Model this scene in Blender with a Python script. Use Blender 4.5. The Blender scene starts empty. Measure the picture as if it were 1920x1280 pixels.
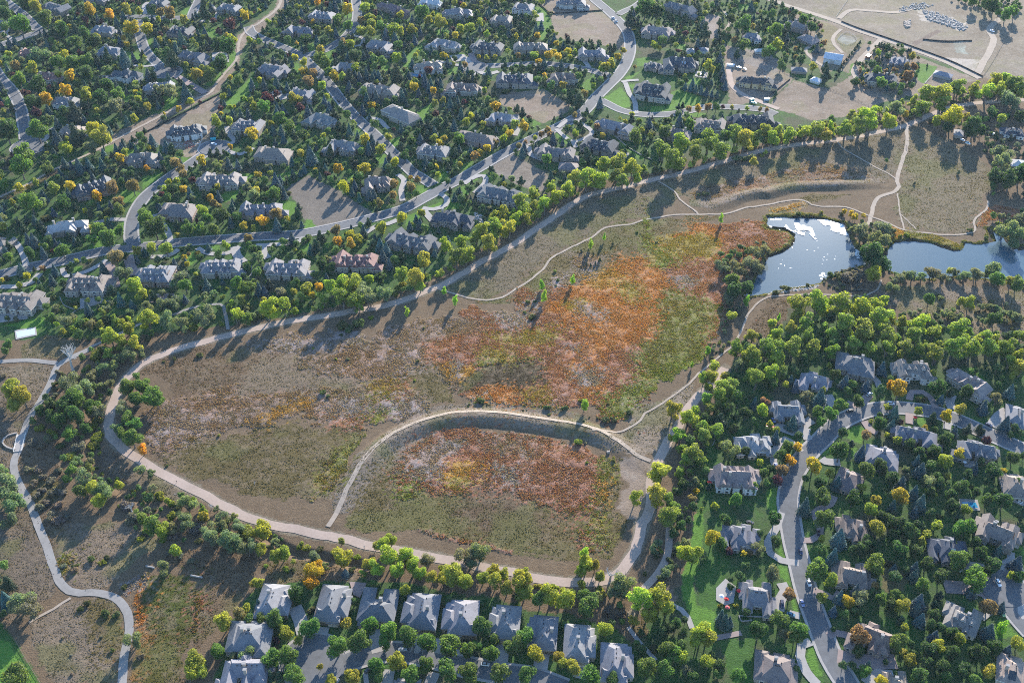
import bpy, math, random
import numpy as np
from mathutils import Vector, Matrix, Quaternion
random.seed(7); RNG = np.random.RandomState(7)
SC = bpy.context.scene
C = SC.collection
# ------------------------------------------------------------ camera, sky, sun, exposure
F, PITCH, CAMH = 2000.0, math.radians(38.7), 473.0      # focal length in photo pixels, downward pitch, height in m
cam_d = bpy.data.cameras.new('camera'); cam = bpy.data.objects.new('camera', cam_d); C.objects.link(cam)
cam_d.sensor_width = 36.0; cam_d.lens = 36.0 * F / 1920.0
cam_d.clip_start = 1.0; cam_d.clip_end = 20000.0
cam.location = (0, 0, CAMH); cam.rotation_euler = (math.pi / 2 - PITCH, 0, 0)
SC.camera = cam
SUN_AZ, SUN_EL = math.radians(18.0), math.radians(18.5)   # azimuth measured clockwise from the view direction (+Y)
world = bpy.data.worlds.new('World'); SC.world = world; world.use_nodes = True
wn = world.node_tree.nodes; wl = world.node_tree.links
sky = wn.new('ShaderNodeTexSky'); sky.sky_type = 'NISHITA'; sky.sun_disc = False
sky.sun_elevation = SUN_EL; sky.sun_rotation = SUN_AZ; sky.altitude = 1700
sky.air_density = 1.3; sky.dust_density = 0.6; sky.ozone_density = 4.0
wl.new(sky.outputs[0], wn['Background'].inputs[0]); wn['Background'].inputs[1].default_value = 0.15
sun_d = bpy.data.lights.new('sun', 'SUN'); sun_d.energy = 5.0; sun_d.angle = math.radians(0.53); sun_d.color = (1.0, 0.91, 0.78)
sun = bpy.data.objects.new('sun', sun_d); C.objects.link(sun)
sd = Vector((math.sin(SUN_AZ) * math.cos(SUN_EL), math.cos(SUN_AZ) * math.cos(SUN_EL), math.sin(SUN_EL)))
sun.rotation_euler = sd.to_track_quat('Z', 'Y').to_euler(); sun.location = sd * 1500
SC.view_settings.view_transform = 'Standard'; SC.view_settings.look = 'None'
SC.view_settings.exposure = 1.5; SC.view_settings.gamma = 1.0
SC.render.engine = 'CYCLES'; SC.cycles.use_denoising = False
SC.cycles.max_bounces = 5; SC.cycles.diffuse_bounces = 2; SC.cycles.transmission_bounces = 3; SC.cycles.volume_bounces = 0
SC.cycles.transparent_max_bounces = 4; SC.cycles.use_light_tree = False; SC.cycles.use_adaptive_sampling = False; SC.cycles.filter_width = 1.0; SC.cycles.volume_step_rate = 10
# ------------------------------------------------------------ photo pixel -> point on the ground
SP, CP = math.sin(PITCH), math.cos(PITCH)
def P(x, y, z=0.0):
    u, v = (x - 960.0) / F, -(y - 640.0) / F
    dz = -SP + v * CP
    t = (CAMH - z) / -dz
    return (u * t, (CP + v * SP) * t, z)
def proj(X, Y, Z=0.0):
    zc = Z - CAMH
    d = Y * CP - zc * SP; up = Y * SP + zc * CP
    return 960 + F * X / d, 640 - F * up / d
def mpp(x, y):                                          # metres per photo pixel, across
    v = -(y - 640.0) / F
    return (CAMH / (SP - v * CP)) / F
PAN = {c: (480 * (i % 4), 320 * (i // 4)) for i, c in enumerate('abcdefghijklmnop')}
def px(tok, pan=None):
    if tok[0] in PAN: pan = tok[0]; tok = tok[1:]
    x, y = tok.split(','); x = float(x); y = float(y)
    if pan and pan != '0': o = PAN[pan]; return (o[0] + x / 4, o[1] + y / 4)
    return (x, y)
def pts(s, pan=None): return [px(t, pan) for t in s.split()]
# ------------------------------------------------------------ numpy helpers
def h2(ix, iy, seed):
    a = (ix.astype(np.int64) * 374761393 + iy.astype(np.int64) * 668265263 + seed * 974634777) & 0x7fffffff
    a = ((a ^ (a >> 13)) * 1274126177) & 0x7fffffff
    return ((a ^ (a >> 16)) & 0xffff) / 65535.0
def vnoise(x, y, s, seed=0):
    x = x / s; y = y / s
    ix = np.floor(x); iy = np.floor(y); fx = x - ix; fy = y - iy
    fx = fx * fx * (3 - 2 * fx); fy = fy * fy * (3 - 2 * fy)
    a = h2(ix, iy, seed); b = h2(ix + 1, iy, seed); c = h2(ix, iy + 1, seed); d = h2(ix + 1, iy + 1, seed)
    return (a + (b - a) * fx) * (1 - fy) + (c + (d - c) * fx) * fy
def fbm(x, y, s, o=4, seed=0):
    r = 0; a = 0.5; t = 0
    for i in range(o): r = r + a * vnoise(x, y, s / 2 ** i, seed + i * 17); t += a; a *= 0.55
    return r / t
def inpoly(x, y, poly):
    c = np.zeros(np.shape(x), bool); n = len(poly)
    for i in range(n):
        x1, y1 = poly[i]; x2, y2 = poly[(i + 1) % n]
        if y1 == y2: continue
        c ^= ((y1 > y) != (y2 > y)) & (x < (x2 - x1) * (y - y1) / (y2 - y1) + x1)
    return c
def dline(x, y, line):
    """unsigned distance, signed side, to a polyline"""
    best = np.full(np.shape(x), 1e9)
    for i in range(len(line) - 1):
        ax, ay = line[i]; bx, by = line[i + 1]
        dx, dy = bx - ax, by - ay; L = dx * dx + dy * dy + 1e-9
        t = np.clip(((x - ax) * dx + (y - ay) * dy) / L, 0, 1)
        best = np.minimum(best, np.hypot(x - ax - t * dx, y - ay - t * dy))
    return best
def spline(p, step=4.0):
    p = [Vector((q[0], q[1])) for q in p]
    if len(p) < 3:
        n = max(1, int((p[1] - p[0]).length / step)); return [tuple(p[0].lerp(p[1], i / n)) for i in range(n + 1)]
    q = [2 * p[0] - p[1]] + p + [2 * p[-1] - p[-2]]; out = []
    for i in range(1, len(q) - 2):
        a, b, c, d = q[i - 1:i + 3]; n = max(1, int((c - b).length / step))
        for k in range(n):
            t = k / n
            out.append(tuple(0.5 * ((2 * b) + (c - a) * t + (2 * a - 5 * b + 4 * c - d) * t * t + (3 * b - a - 3 * c + d) * t ** 3)))
    out.append(tuple(p[-1])); return out
def W(s, pan=None, z=0.0): return [P(x, y, z)[:2] for x, y in pts(s, pan)]
# berms and banks: (crest polyline, crest half width, foot distance, height)
BERMS = [
 (spline(W('j600,1290 j680,1120 j760,980 j830,880 j950,760 j1100,670 j1300,590 j1500,550 j1700,545 j1920,560 k250,600 k450,630 k640,680 k800,760 k950,865 k1060,900', None, 3.0), 6), 1.9, 9.6, 2.8),
 (spline(W('g1380,255 g1480,253 g1600,225 g1700,180 g1850,145 h0,150 h200,100 h500,90 h800,75 h900,72', None, 3.0), 6), 1.8, 9.2, 2.7),
 (spline(W('m1150,190 m1050,300 m960,400 m880,450'), 6), .8, 6.0, 1.1),
]
WATER_Z = -0.9
POND = [W('h20,355 h100,350 h270,350 h420,365 h560,400 h600,490 h640,560 h700,620 h715,690 h560,730 h430,790 h380,830 h260,850 h130,870 h0,905 g1740,925 g1800,880 g1850,800 g1900,720 h0,650 h100,620 h190,560 h215,500 h150,450 h0,430 h5,380'),
        W('h900,640 h910,590 h960,540 h1100,525 h1220,540 h1390,602 h1470,590 h1490,545 h1600,560 h1680,540 h1660,440 h1760,500 h1830,600 h1930,580 h2300,560 h2500,900 h1920,830 h1800,800 h1640,795 h1440,775 h1200,795 h1000,765 h920,735 h890,690')]
DITCH = [(spline(W('n80,180 n250,290 n480,330 n700,380 n830,400'), 6), 0.8, 4.5, -2.2), (spline(W('i760,260 i720,330 i700,900 i740,980 i900,1100 i1100,1190'), 6), 1.0, 6.0, -1.6)]
def hgt(X, Y):
    X = np.asarray(X, float); Y = np.asarray(Y, float)
    z = 1.1 * (fbm(X, Y, 60, 3, 5) - 0.5) * np.clip((Y - 250) / 200, 0, 1)
    for line, hw, foot, H in BERMS + DITCH:
        d = dline(X, Y, line)
        if H > 2:
            e = np.minimum(np.hypot(X - line[0][0], Y - line[0][1]), np.hypot(X - line[-1][0], Y - line[-1][1])); H = H * np.clip(e / 45, 0, 1)
        t = np.clip((foot - d) / (foot - hw), 0, 1)
        z = z + H * (t * 0.85 + 0.15 * t * t * (3 - 2 * t))
    for pl in POND:
        cx = np.array(pl); m = (X > cx[:, 0].min() - 20) & (X < cx[:, 0].max() + 20) & (Y > cx[:, 1].min() - 20) & (Y < cx[:, 1].max() + 20)
        if m.any():
            xx = X[m] if X.ndim else X; yy = Y[m] if Y.ndim else Y
            wx = xx + 3 * (fbm(xx, yy, 9, 2, 71) - .5); wy = yy + 3 * (fbm(xx, yy, 9, 2, 72) - .5)
            d = dline(wx, wy, pl + [pl[0]]); s = np.where(inpoly(wx, wy, pl), d, -d)
            k = np.clip((s + 3.5) / 5.0, 0, 1)
            if X.ndim: z[m] = z[m] * (1 - k) + (-2.2) * k
            else: z = z * (1 - k) + (-2.2) * k
    return z
def hz(x, y): return float(hgt(np.array([x]), np.array([y]))[0])
# ------------------------------------------------------------ object helpers
def mesh(name, v, f, mats=(), mi=None, smooth=False):
    m = bpy.data.meshes.new(name); v = np.asarray(v, np.float32)
    if isinstance(f, np.ndarray) and f.ndim == 2:
        n, k = f.shape; m.vertices.add(len(v)); m.vertices.foreach_set('co', v.ravel())
        m.loops.add(n * k); m.loops.foreach_set('vertex_index', f.astype(np.int32).ravel())
        m.polygons.add(n); m.polygons.foreach_set('loop_start', np.arange(0, n * k, k, dtype=np.int32))
        m.update(calc_edges=True)
    else:
        m.from_pydata(v.tolist(), [], [list(q) for q in f]); m.update()
    for q in mats: m.materials.append(q)
    if mi is not None: m.polygons.foreach_set('material_index', np.asarray(mi, np.int32))
    if smooth: m.polygons.foreach_set('use_smooth', np.ones(len(m.polygons), bool))
    return m
def obj(name, m, parent=None, loc=None, rot=0.0, scale=None, color=None):
    o = bpy.data.objects.new(name, m); C.objects.link(o)
    if parent is not None: o.parent = parent
    if loc is not None: o.location = loc
    if rot: o.rotation_euler = (0, 0, rot)
    if scale is not None: o.scale = scale
    if color is not None: o.color = (*color, 1)
    return o
def struct(name, m, color=None):
    o = obj(name, m, color=color); o['kind'] = 'structure'; return o
def tag(o, label, cat, group=None, kind=None):
    o['label'] = label
    if cat: o['category'] = cat
    if group: o['group'] = group
    if kind: o['kind'] = kind
    return o
class MB:
    """collects verts/faces with material slots"""
    def __init__(s): s.v = []; s.f = []; s.m = []
    def add(s, v, f, m=0):
        n = len(s.v); s.v += [tuple(q) for q in v]; s.f += [tuple(i + n for i in q) for q in f]; s.m += [m] * len(f); return s
    def box(s, c, sz, rot=0.0, m=0, taper=1.0):
        cx, cy, z0 = c; hx, hy, H = sz[0] / 2, sz[1] / 2, sz[2]; cr, sr = math.cos(rot), math.sin(rot); v = []
        for z, k in ((z0, 1.0), (z0 + H, taper)):
            for a, b in ((-hx, -hy), (hx, -hy), (hx, hy), (-hx, hy)):
                a *= k; b *= k; v.append((cx + a * cr - b * sr, cy + a * sr + b * cr, z))
        return s.add(v, [(0, 3, 2, 1), (4, 5, 6, 7), (0, 1, 5, 4), (1, 2, 6, 5), (2, 3, 7, 6), (3, 0, 4, 7)], m)
    def tube(s, a, b, r1, r2, n=6, m=0):
        a = Vector(a); b = Vector(b); d = (b - a).normalized(); u = d.orthogonal().normalized(); w = d.cross(u); v = []
        for p, r in ((a, r1), (b, r2)):
            for i in range(n):
                t = 2 * math.pi * i / n; v.append(p + (u * math.cos(t) + w * math.sin(t)) * r)
        f = [(i, (i + 1) % n, n + (i + 1) % n, n + i) for i in range(n)] + [tuple(range(n - 1, -1, -1)), tuple(range(n, 2 * n))]
        return s.add(v, f, m)
    def ell(s, c, r, n=8, k=5, m=0):
        v = [(c[0], c[1], c[2] - r[2])]
        for j in range(1, k):
            t = math.pi * j / k
            for i in range(n):
                a = 2 * math.pi * i / n; v.append((c[0] + r[0] * math.sin(t) * math.cos(a), c[1] + r[1] * math.sin(t) * math.sin(a), c[2] - r[2] * math.cos(t)))
        v.append((c[0], c[1], c[2] + r[2])); f = []
        for i in range(n):
            f.append((0, 1 + (i + 1) % n, 1 + i)); f.append((len(v) - 1, 1 + (k - 2) * n + i, 1 + (k - 2) * n + (i + 1) % n))
            for j in range(k - 2):
                a = 1 + j * n; f.append((a + i, a + (i + 1) % n, a + n + (i + 1) % n, a + n + i))
        return s.add(v, f, m)
    def mesh(s, name, mats, smooth=False): return mesh(name, s.v, s.f, mats, s.m, smooth)
# ------------------------------------------------------------ materials
def mat(name, col=(.5, .5, .5), rough=.85, noise=None, objcol=False, var=0.0, bump=None, spec=0.3, trans=0.0, metal=0.0, attr=None):
    """noise=[(scale, strength)...] brightness variation in object space; objcol: base from the object's own colour"""
    m = bpy.data.materials.new(name); m.use_nodes = True; t = m.node_tree; N = t.nodes; L = t.links
    b = N['Principled BSDF']; b.inputs['Roughness'].default_value = rough; b.inputs['Specular IOR Level'].default_value = spec; b.inputs['Metallic'].default_value = metal
    if attr: s = N.new('ShaderNodeVertexColor'); s.layer_name = attr; cur = s.outputs[0]
    elif objcol: s = N.new('ShaderNodeObjectInfo'); cur = s.outputs['Color']
    else: s = N.new('ShaderNodeRGB'); s.outputs[0].default_value = (*col, 1); cur = s.outputs[0]
    g = N.new('ShaderNodeNewGeometry')
    for sc, st in noise or ():
        n = N.new('ShaderNodeTexNoise'); n.inputs['Scale'].default_value = sc; n.inputs['Detail'].default_value = 3; L.new(g.outputs['Position'], n.inputs['Vector'])
        mr = N.new('ShaderNodeMapRange'); mr.inputs[1].default_value = .25; mr.inputs[2].default_value = .75; mr.inputs[3].default_value = 1 - st; mr.inputs[4].default_value = 1 + st
        L.new(n.outputs[0], mr.inputs[0]); mx = N.new('ShaderNodeVectorMath'); mx.operation = 'SCALE'; L.new(cur, mx.inputs[0]); L.new(mr.outputs[0], mx.inputs['Scale']); cur = mx.outputs[0]
    if var:
        oi = N.new('ShaderNodeObjectInfo'); mr = N.new('ShaderNodeMapRange'); mr.inputs[3].default_value = 1 - var; mr.inputs[4].default_value = 1 + var; L.new(oi.outputs['Random'], mr.inputs[0])
        mx = N.new('ShaderNodeVectorMath'); mx.operation = 'SCALE'; L.new(cur, mx.inputs[0]); L.new(mr.outputs[0], mx.inputs['Scale']); cur = mx.outputs[0]
    L.new(cur, b.inputs['Base Color'])
    if bump:
        n = N.new('ShaderNodeTexNoise'); n.inputs['Scale'].default_value = bump[0]; n.inputs['Detail'].default_value = 4; L.new(g.outputs['Position'], n.inputs['Vector'])
        bp = N.new('ShaderNodeBump'); bp.inputs['Strength'].default_value = bump[1]; bp.inputs['Distance'].default_value = bump[2]; L.new(n.outputs[0], bp.inputs['Height']); L.new(bp.outputs[0], b.inputs['Normal'])
    if trans:
        tr = N.new('ShaderNodeBsdfTranslucent'); mxs = N.new('ShaderNodeMixShader'); mxs.inputs[0].default_value = trans
        v = N.new('ShaderNodeVectorMath'); v.operation = 'MULTIPLY'; v.inputs[1].default_value = (1.32, 1.32, .65); L.new(cur, v.inputs[0]); L.new(v.outputs[0], tr.inputs[0])
        L.new(b.outputs[0], mxs.inputs[1]); L.new(tr.outputs[0], mxs.inputs[2]); L.new(mxs.outputs[0], N['Material Output'].inputs[0])
    return m
M = {}; HAZE = .000022
M['asphalt'] = mat('asphalt', (.115, .118, .125), .9, [(.04, .16), (.3, .16), (3, .14)])
M['concrete'] = mat('concrete', (.30, .28, .265), .9, [(.3, .1), (2.5, .1)])
M['parkpath'] = mat('park_path', (.235, .22, .205), .92, [(.08, .14), (.5, .12), (3, .12)])
M['brickpave'] = mat('brick_paving', (.26, .20, .185), .9, [(.4, .12), (3, .15)])
M['gravel'] = mat('gravel_trail', (.34, .262, .215), .95, [(.06, .12), (.8, .12), (4, .12)])
M['dirtpath'] = mat('dirt_path', (.30, .245, .195), .95, [(.2, .15), (2, .15)])
M['cleaf'] = mat('leaves', objcol=True, rough=.6, noise=[(.25, .3), (1.3, .35)], var=.12, trans=.55, spec=.25)
M['needle'] = mat('needles', objcol=True, rough=.7, noise=[(.4, .2), (1.5, .3)], var=.15, trans=.12, spec=.2)
M['bark'] = mat('bark', (.16, .13, .11), .9, [(2, .25)])
M['rubble'] = mat('broken_concrete', (.30, .29, .28), .9, [(1, .25)])
M['palebark'] = mat('pale_bark', (.46, .44, .42), .9, [(2, .2)])
M['shingle'] = mat('roof_shingles', objcol=True, rough=.75, noise=[(.12, .12), (.45, .15), (2.2, .18)], bump=(2.5, .35, .25), spec=.3)
M['wall'] = mat('house_wall', objcol=True, rough=.85, noise=[(.8, .1), (3, .1)])
M['glass'] = mat('window_glass', (.03, .04, .05), .15, spec=.6)
M['trim'] = mat('white_trim', (.72, .70, .66), .6)
M['stone'] = mat('chimney_stone', (.34, .29, .25), .9, [(2.5, .25)])
M['garage'] = mat('garage_door', (.42, .38, .34), .6, [(1.5, .06)])
M['paint'] = mat('paint', objcol=True, rough=.3, spec=.6)
M['rubber'] = mat('rubber', (.02, .02, .022), .8)
M['metal'] = mat('metal', (.45, .46, .48), .35, metal=.6)
M['wood'] = mat('timber', (.22, .17, .13), .85, [(3, .2)])
M['cloth'] = mat('cloth', objcol=True, rough=.8)
M['skin'] = mat('skin', (.45, .3, .22), .6)
# ------------------------------------------------------------ roads, pavements, paths (centre lines in photo coordinates; letters name a 4x panel)
def RD(w, s): return (w, spline(W(s), 4.0))
STREETS = [
 RD(10.0, '-60,525 e0,780 e200,730 e450,680 e750,610 e900,590 e1150,565 e1300,545 e1500,525 e1920,495 f300,478 f600,422 f850,362 f1100,290 f1250,212 f1400,130 f1540,60 f1640,0 c0,1120 c480,880 c640,720 c800,560 c870,440 c885,330 c855,225 c740,100 c620,0 1085,-30'),
 RD(9.5, 'e1000,575 e985,470 e1000,350 e1060,230 e1150,140 e1300,30 a1400,1250 a1500,1180 a1600,1110'),
 RD(9.0, 'a1860,200 b0,270 b300,400 b420,500 b520,600 b700,830 b900,1020 b1150,1270 f1220,40 f1330,110'),
 RD(8.5, 'b360,420 b440,400 b520,375 b660,290 b740,190 b760,100 b750,0 b770,-60'),
 RD(8.0, 'c740,570 c500,510 c240,480 b1900,490 b1640,500'),
 RD(8.0, 'c640,740 c720,780 c830,830 c1000,860 c1200,855 c1330,830 c1500,800 c1850,820 d60,860'),
 RD(9.0, 'a-40,-60 a50,20 a170,110 a260,200 a330,250'),
 RD(9.0, 'a-60,380 a0,340 a200,270 a340,220'),
 RD(8.5, 'a900,130 a1080,130 a1250,140 a1420,130 a1450,90 a1490,10 a1520,-40'),
 RD(8.5, 'a1060,150 a1040,200 a1050,260 a1090,380 a1180,480 a1250,540'),
 RD(9.0, 'a-60,480 a0,580 a90,680 a150,800 a180,950 a200,1100'),
 RD(10.5, 'p610,1330 p590,1280 p480,1100 p380,850 p290,600 p240,400 p190,200 p160,0 l150,1180 l190,1000 l290,850 l400,740 l520,620 l640,555 l760,515 l920,497 l1060,503 l1250,530 l1420,590 l1600,670 l1800,760 l2000,850'),
 RD(10.5, 'n430,1110 n520,1180 n640,1150 n700,1118 n850,1068 n1050,1045 n1300,1085 n1550,1150 n1900,1215 o160,1240 o400,1330'),
 RD(10.5, 'n640,1150 n560,1200 n500,1290'),
 RD(13.0, 'p1740,520 p1800,650 p1900,790 p2000,900'),
 RD(7.0, 'c790,110 c850,80 c920,50 c990,0 c1040,-40'),
]
SACS = [(P(*px('a1610,1110')), 14), (P(*px('a1255,540')), 14), (P(*px('a215,1100')), 15), (P(*px('n425,1110')), 16), (P(*px('b1640,505')), 12), (P(*px('p1760,570')), 13)]
TRAILS = [
 RD(6.2, 'd2000,740 d1920,750 d1600,770 d1400,800 d1250,850 d1040,940 d800,1000 d500,1050 d0,1120 c1370,1275 g1000,80 g850,120 g620,170 g500,220 g380,300 g250,390 g100,490 f1920,560 f1700,680 f1450,830 f1250,915 f1050,990 f700,1060 f300,1120 f0,1180 i1500,10 i1300,70 i1100,150 i980,240 i900,340 i850,450 i820,560 i820,660 i860,740 i960,830 i1100,920 i1280,1020 i1500,1130 i1750,1270 n100,90 n400,150 n700,210 n900,260 n1300,330 n1700,410 n1920,450 o200,500 o450,525 o700,510 o820,430 o900,330 o950,200 o980,80 k1040,1240 k1045,1060 k1130,820 k1220,680 k1340,480 k1430,380 k1530,300 k1600,200'),
]
PATHS = [
 ('conc', 4.6, 'i680,60 i620,85 i520,130 i430,190 i400,260 i370,330 i300,450 i220,580 i180,680 i150,800 i110,880 i100,940 i140,1060 i230,1220 m260,30 m330,200 m400,400 m450,520 m520,590 m600,605 m680,600 m820,620 m930,700 m970,820 m960,950 m930,1100 m910,1330'),
 ('conc', 4.0, 'i-60,165 i0,152 i120,145 i250,145 i430,165'),
 ('conc', 2.6, 'e670,1330 e800,1270 e1100,1130 e1300,1080 e1450,1030 e1650,1005 e1690,1080 e1710,1190'),
 ('dirt', 3.0, 'j540,1390 j600,1290 j680,1120 j760,980 j830,880 j950,760 j1100,670 j1300,590 j1500,550 j1700,545 j1920,560 k250,600 k450,630 k640,680 k800,760 k950,870 k1040,900'),
 ('dirt', 1.8, 'f1340,880 f1500,930 f1680,970 f1850,950 g0,905 g120,830 g230,740 g290,660 g450,570 g600,500 g700,430 g900,400 g980,370 g1200,335 g1400,328 g1600,325 g1750,280 g1920,255 h120,230 h250,220 h330,255 h400,270 h580,275 h750,335 h900,395 h1000,440 h1060,455 h1350,480 h1540,460 h1550,370 h1640,290 h1650,230'),
 ('dirt', 1.6, 'g1100,80 g1220,160 g1260,220 g1400,325'),
 ('dirt', 3.4, 'd1040,950 d1040,1100 d1000,1220 h970,60 h980,120 h930,165 h830,200 h790,260 h770,350 h750,400 h680,415'),
 ('dirt', 1.3, 'h970,170 h980,240 h990,320 h1020,440'),
 ('dirt', 1.0, 'h990,320 h1050,380 h1110,440'),
 ('dirt', 1.5, 'd520,1060 d560,1110 d640,1160 d800,1250 h900,20 h965,65'),
 ('dirt', 1.5, 'k600,690 k700,685 k780,688 k880,650 k960,590 k1000,540 k1100,480 k1300,340 k1400,240 k1600,80 g1680,1280 g1740,1150 g1770,1080 g1820,1010 g1880,970 h0,950 h200,930 h500,930 h700,940 h820,890 h850,820'),
 ('dirt', 1.6, 'm530,640 m400,720 m220,830'),
 ('dirt', 3.0, 'a1900,190 a1820,260 a1790,330 a1770,450 a1640,600 a1570,700 a1400,770 a1150,900 a900,1030 a780,1100 a500,1230 e380,0 e250,80 e0,200'),
 ('dirt', 3.5, 'a1880,200 b0,190 b150,80 b190,0'),
 ('dirt', 8.0, 'd-200,-60 d100,30 d480,150 d700,240 d1050,360 d1300,450 d1590,590'),
 ('dirt', 6.0, 'd850,290 d760,380 d680,470 d645,530 d660,590'),
 ('dirt', 7.0, 'd1560,560 d1600,500 d1690,310 d1660,220 d1740,140'),
 ('dirt', 6.0, 'd530,140 d620,80 d780,85 d950,95 d1100,60'),
 ('dirt', 4.0, 'd550,220 d490,280 d500,340 d560,400'),
 ('dirt', 4.0, 'd320,350 d280,380 d340,450 d420,500'),
 ('gravel', 4.2, 'o1190,-20 o1180,130 o1170,300 o1120,420 o1050,510 o980,580'),
 ('conc', 3.0, 'o1190,690 o1270,730 o1320,790 o1350,870'),
 ('conc', 2.4, 'o870,860 o960,980 o1080,1110'),
 ('brick', 3.2, 'o1520,945 o1620,925 o1720,905'),
 ('gravel', 6.0, 'c1620,480 c1650,640 c1750,720 c1850,760 d80,820'),
 ('dirt', 3.0, 'c1600,240 c1630,160 c1590,90'),
 # drives that can be traced
 ('conc', 5.0, 'c850,620 c880,700 c920,760 c930,850'), ('conc', 4.5, 'c820,615 c870,605 c950,600'),
 ('conc', 4.5, 'c340,960 c450,900 c600,990 c520,1050 c440,1060 c330,970'), ('conc', 4.5, 'c450,1050 c480,1110'),
 ('conc', 5.0, 'f1560,100 f1640,50 f1710,40 f1720,90 f1640,170'), ('conc', 5.0, 'f1250,280 f1330,290 f1420,260 f1430,210 f1390,180'),
 ('conc', 6.0, 'f1260,300 f1320,370 f1370,410'), ('conc', 5.0, 'f820,470 f900,420 f990,400 f1060,370'),
 ('conc', 5.0, 'f0,560 f60,560 f300,540 f360,500'), ('conc', 6.0, 'f50,560 f60,620 f90,660'),
 ('conc', 5.0, 'e1480,580 e1560,620 e1700,620 e1800,570'), ('conc', 7.0, 'e1760,570 e1780,640 e1830,690'),
 ('conc', 5.0, 'e1130,650 e1260,640 e1340,590'), ('brick', 8.0, 'e960,640 e990,740 e1020,780'),
 ('conc', 4.5, 'e470,730 e500,790 e640,760 e760,700 e800,670'), ('brick', 9.0, 'e810,690 e840,800 e860,880'),
 ('conc', 5.5, 'e0,870 e100,870 e230,840 e300,770'), ('conc', 5.0, 'e120,540 e170,620 e200,720'),
 ('conc', 5.0, 'e1280,540 e1260,460 e1210,390 e1160,330'), ('conc', 5.0, 'e950,370 e820,370 e700,400'),
 ('conc', 5.0, 'f1100,230 f1090,150 f1110,70 f1060,30'), ('conc', 5.0, 'b830,885 b920,900 b990,970'),
 ('conc', 4.5, 'b730,270 b800,290 b790,340 b740,350'), ('conc', 7.0, 'b980,430 b1060,390'),
 ('conc', 7.0, 'b1480,430 b1580,440 b1600,480'), ('brick', 7.0, 'b1610,400 b1640,460 b1720,490'),
 ('conc', 5.0, 'b1350,460 b1460,480 b1560,500'), ('conc', 6.0, 'b1650,520 b1720,560 b1820,540'),
 ('conc', 5.0, 'c480,430 c540,460 c580,510'), ('conc', 6.0, 'c30,860 c40,960 c20,1020'), ('conc', 6.0, 'c120,1100 c140,1160 c230,1200'),
 ('conc', 4.5, 'a1580,40 a1630,100 a1600,160 a1500,160'), ('brick', 8.0, 'a1320,570 a1440,640 a1540,700'),
 ('conc', 4.5, 'a270,1080 a350,1040 a360,990 a430,950'), ('conc', 4.5, 'a0,245 a60,220 a40,260 a90,290'),
 ('conc', 5.0, 'a1090,110 a1080,50 a1110,20'), ('conc', 4.0, 'a1180,490 a1080,500 a980,490'), ('conc', 6.0, 'a400,130 a540,110'),
 ('conc', 5.0, 'a1700,950 a1720,1010 a1760,1060 a1700,1090'), ('conc', 5.0, 'a1700,1130 a1800,1160 a1900,1110'),
 ('conc', 4.5, 'p230,380 p100,360 p20,310 p0,220 p60,120 p100,0'), ('conc', 6.0, 'p100,530 p130,590 p90,660 p80,740'), ('conc', 4.5, 'p240,780 p160,760'),
 ('brick', 4.2, 'p240,210 p320,210 p390,170 p390,110 p350,0 l470,1220 l500,1160'), ('brick', 4.5, 'p340,590 p430,620 p500,650 p540,600'),
 ('brick', 4.5, 'p450,930 p500,905 p580,920 p620,960 p620,1050 p600,1090'), ('brick', 9.0, 'p520,1080 p700,1120 p960,1120'),
 ('conc', 5.0, 'p320,970 p250,1000 p240,1080 p290,1200 p370,1290'), ('conc', 5.0, 'p1450,460 p1500,390 p1600,410 p1650,470'),
 ('brick', 9.0, 'p1320,560 p1480,570 p1620,590'), ('conc', 4.5, 'p1820,300 p1820,360 p1750,400 p1770,470'), ('conc', 4.0, 'p1900,560 p1900,650 p1900,760 p1930,800'),
 ('conc', 7.0, 'p740,1290 p820,1220 p940,1230'), ('conc', 3.0, 'p1600,805 p1680,740'),
 ('brick', 4.5, 'l1060,440 l1080,380 l1160,380 l1230,440 l1260,500'), ('conc', 7.0, 'l60,620 l180,680 l290,610 l330,590'), ('conc', 5.5, 'l300,740 l280,690 l290,650'),
 ('conc', 4.5, 'l250,830 l130,730 l60,800 l40,900 l60,950'), ('conc', 4.5, 'l840,365 l820,300 l780,260'), ('conc', 6.0, 'l450,400 l470,440 l430,500 l340,480'),
 ('brick', 6.0, 'l760,400 l700,460 l640,480 l590,460'), ('brick', 5.0, 'l720,600 l760,660 l820,690'), ('brick', 5.0, 'l1060,540 l1060,620'), ('conc', 6.0, 'l1380,510 l1360,460 l1380,400'),
 ('conc', 5.0, 'l1350,590 l1340,660'), ('conc', 6.0, 'l400,880 l430,900 l540,910'), ('conc', 8.0, 'l1680,640 l1740,560 l1800,520'),
 ('conc', 7.5, 'n290,710 n330,800 n370,940 n430,1020'), ('conc', 7.5, 'n500,860 n470,960 n440,1010'), ('conc', 7.0, 'n900,880 n900,970 n920,1050'), ('conc', 7.0, 'n1210,900 n1220,1000 n1200,1060'),
 ('conc', 7.0, 'n1400,950 n1380,1060'), ('conc', 2.5, 'n1510,1080 n1515,1030'), ('conc', 7.0, 'n1850,990 n1840,1120'), ('conc', 7.5, 'o230,1060 o210,1180'), ('conc', 7.5, 'o540,1150 o510,1250'),
 ('conc', 6.0, 'n1000,1180 n980,1290'), ('conc', 6.0, 'n1340,1200 n1300,1290'), ('conc', 2.5, 'n820,1200 n830,1290'),
]
PATHL = [(k, w, spline(W(s), 4.0)) for k, w, s in PATHS]
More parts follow.
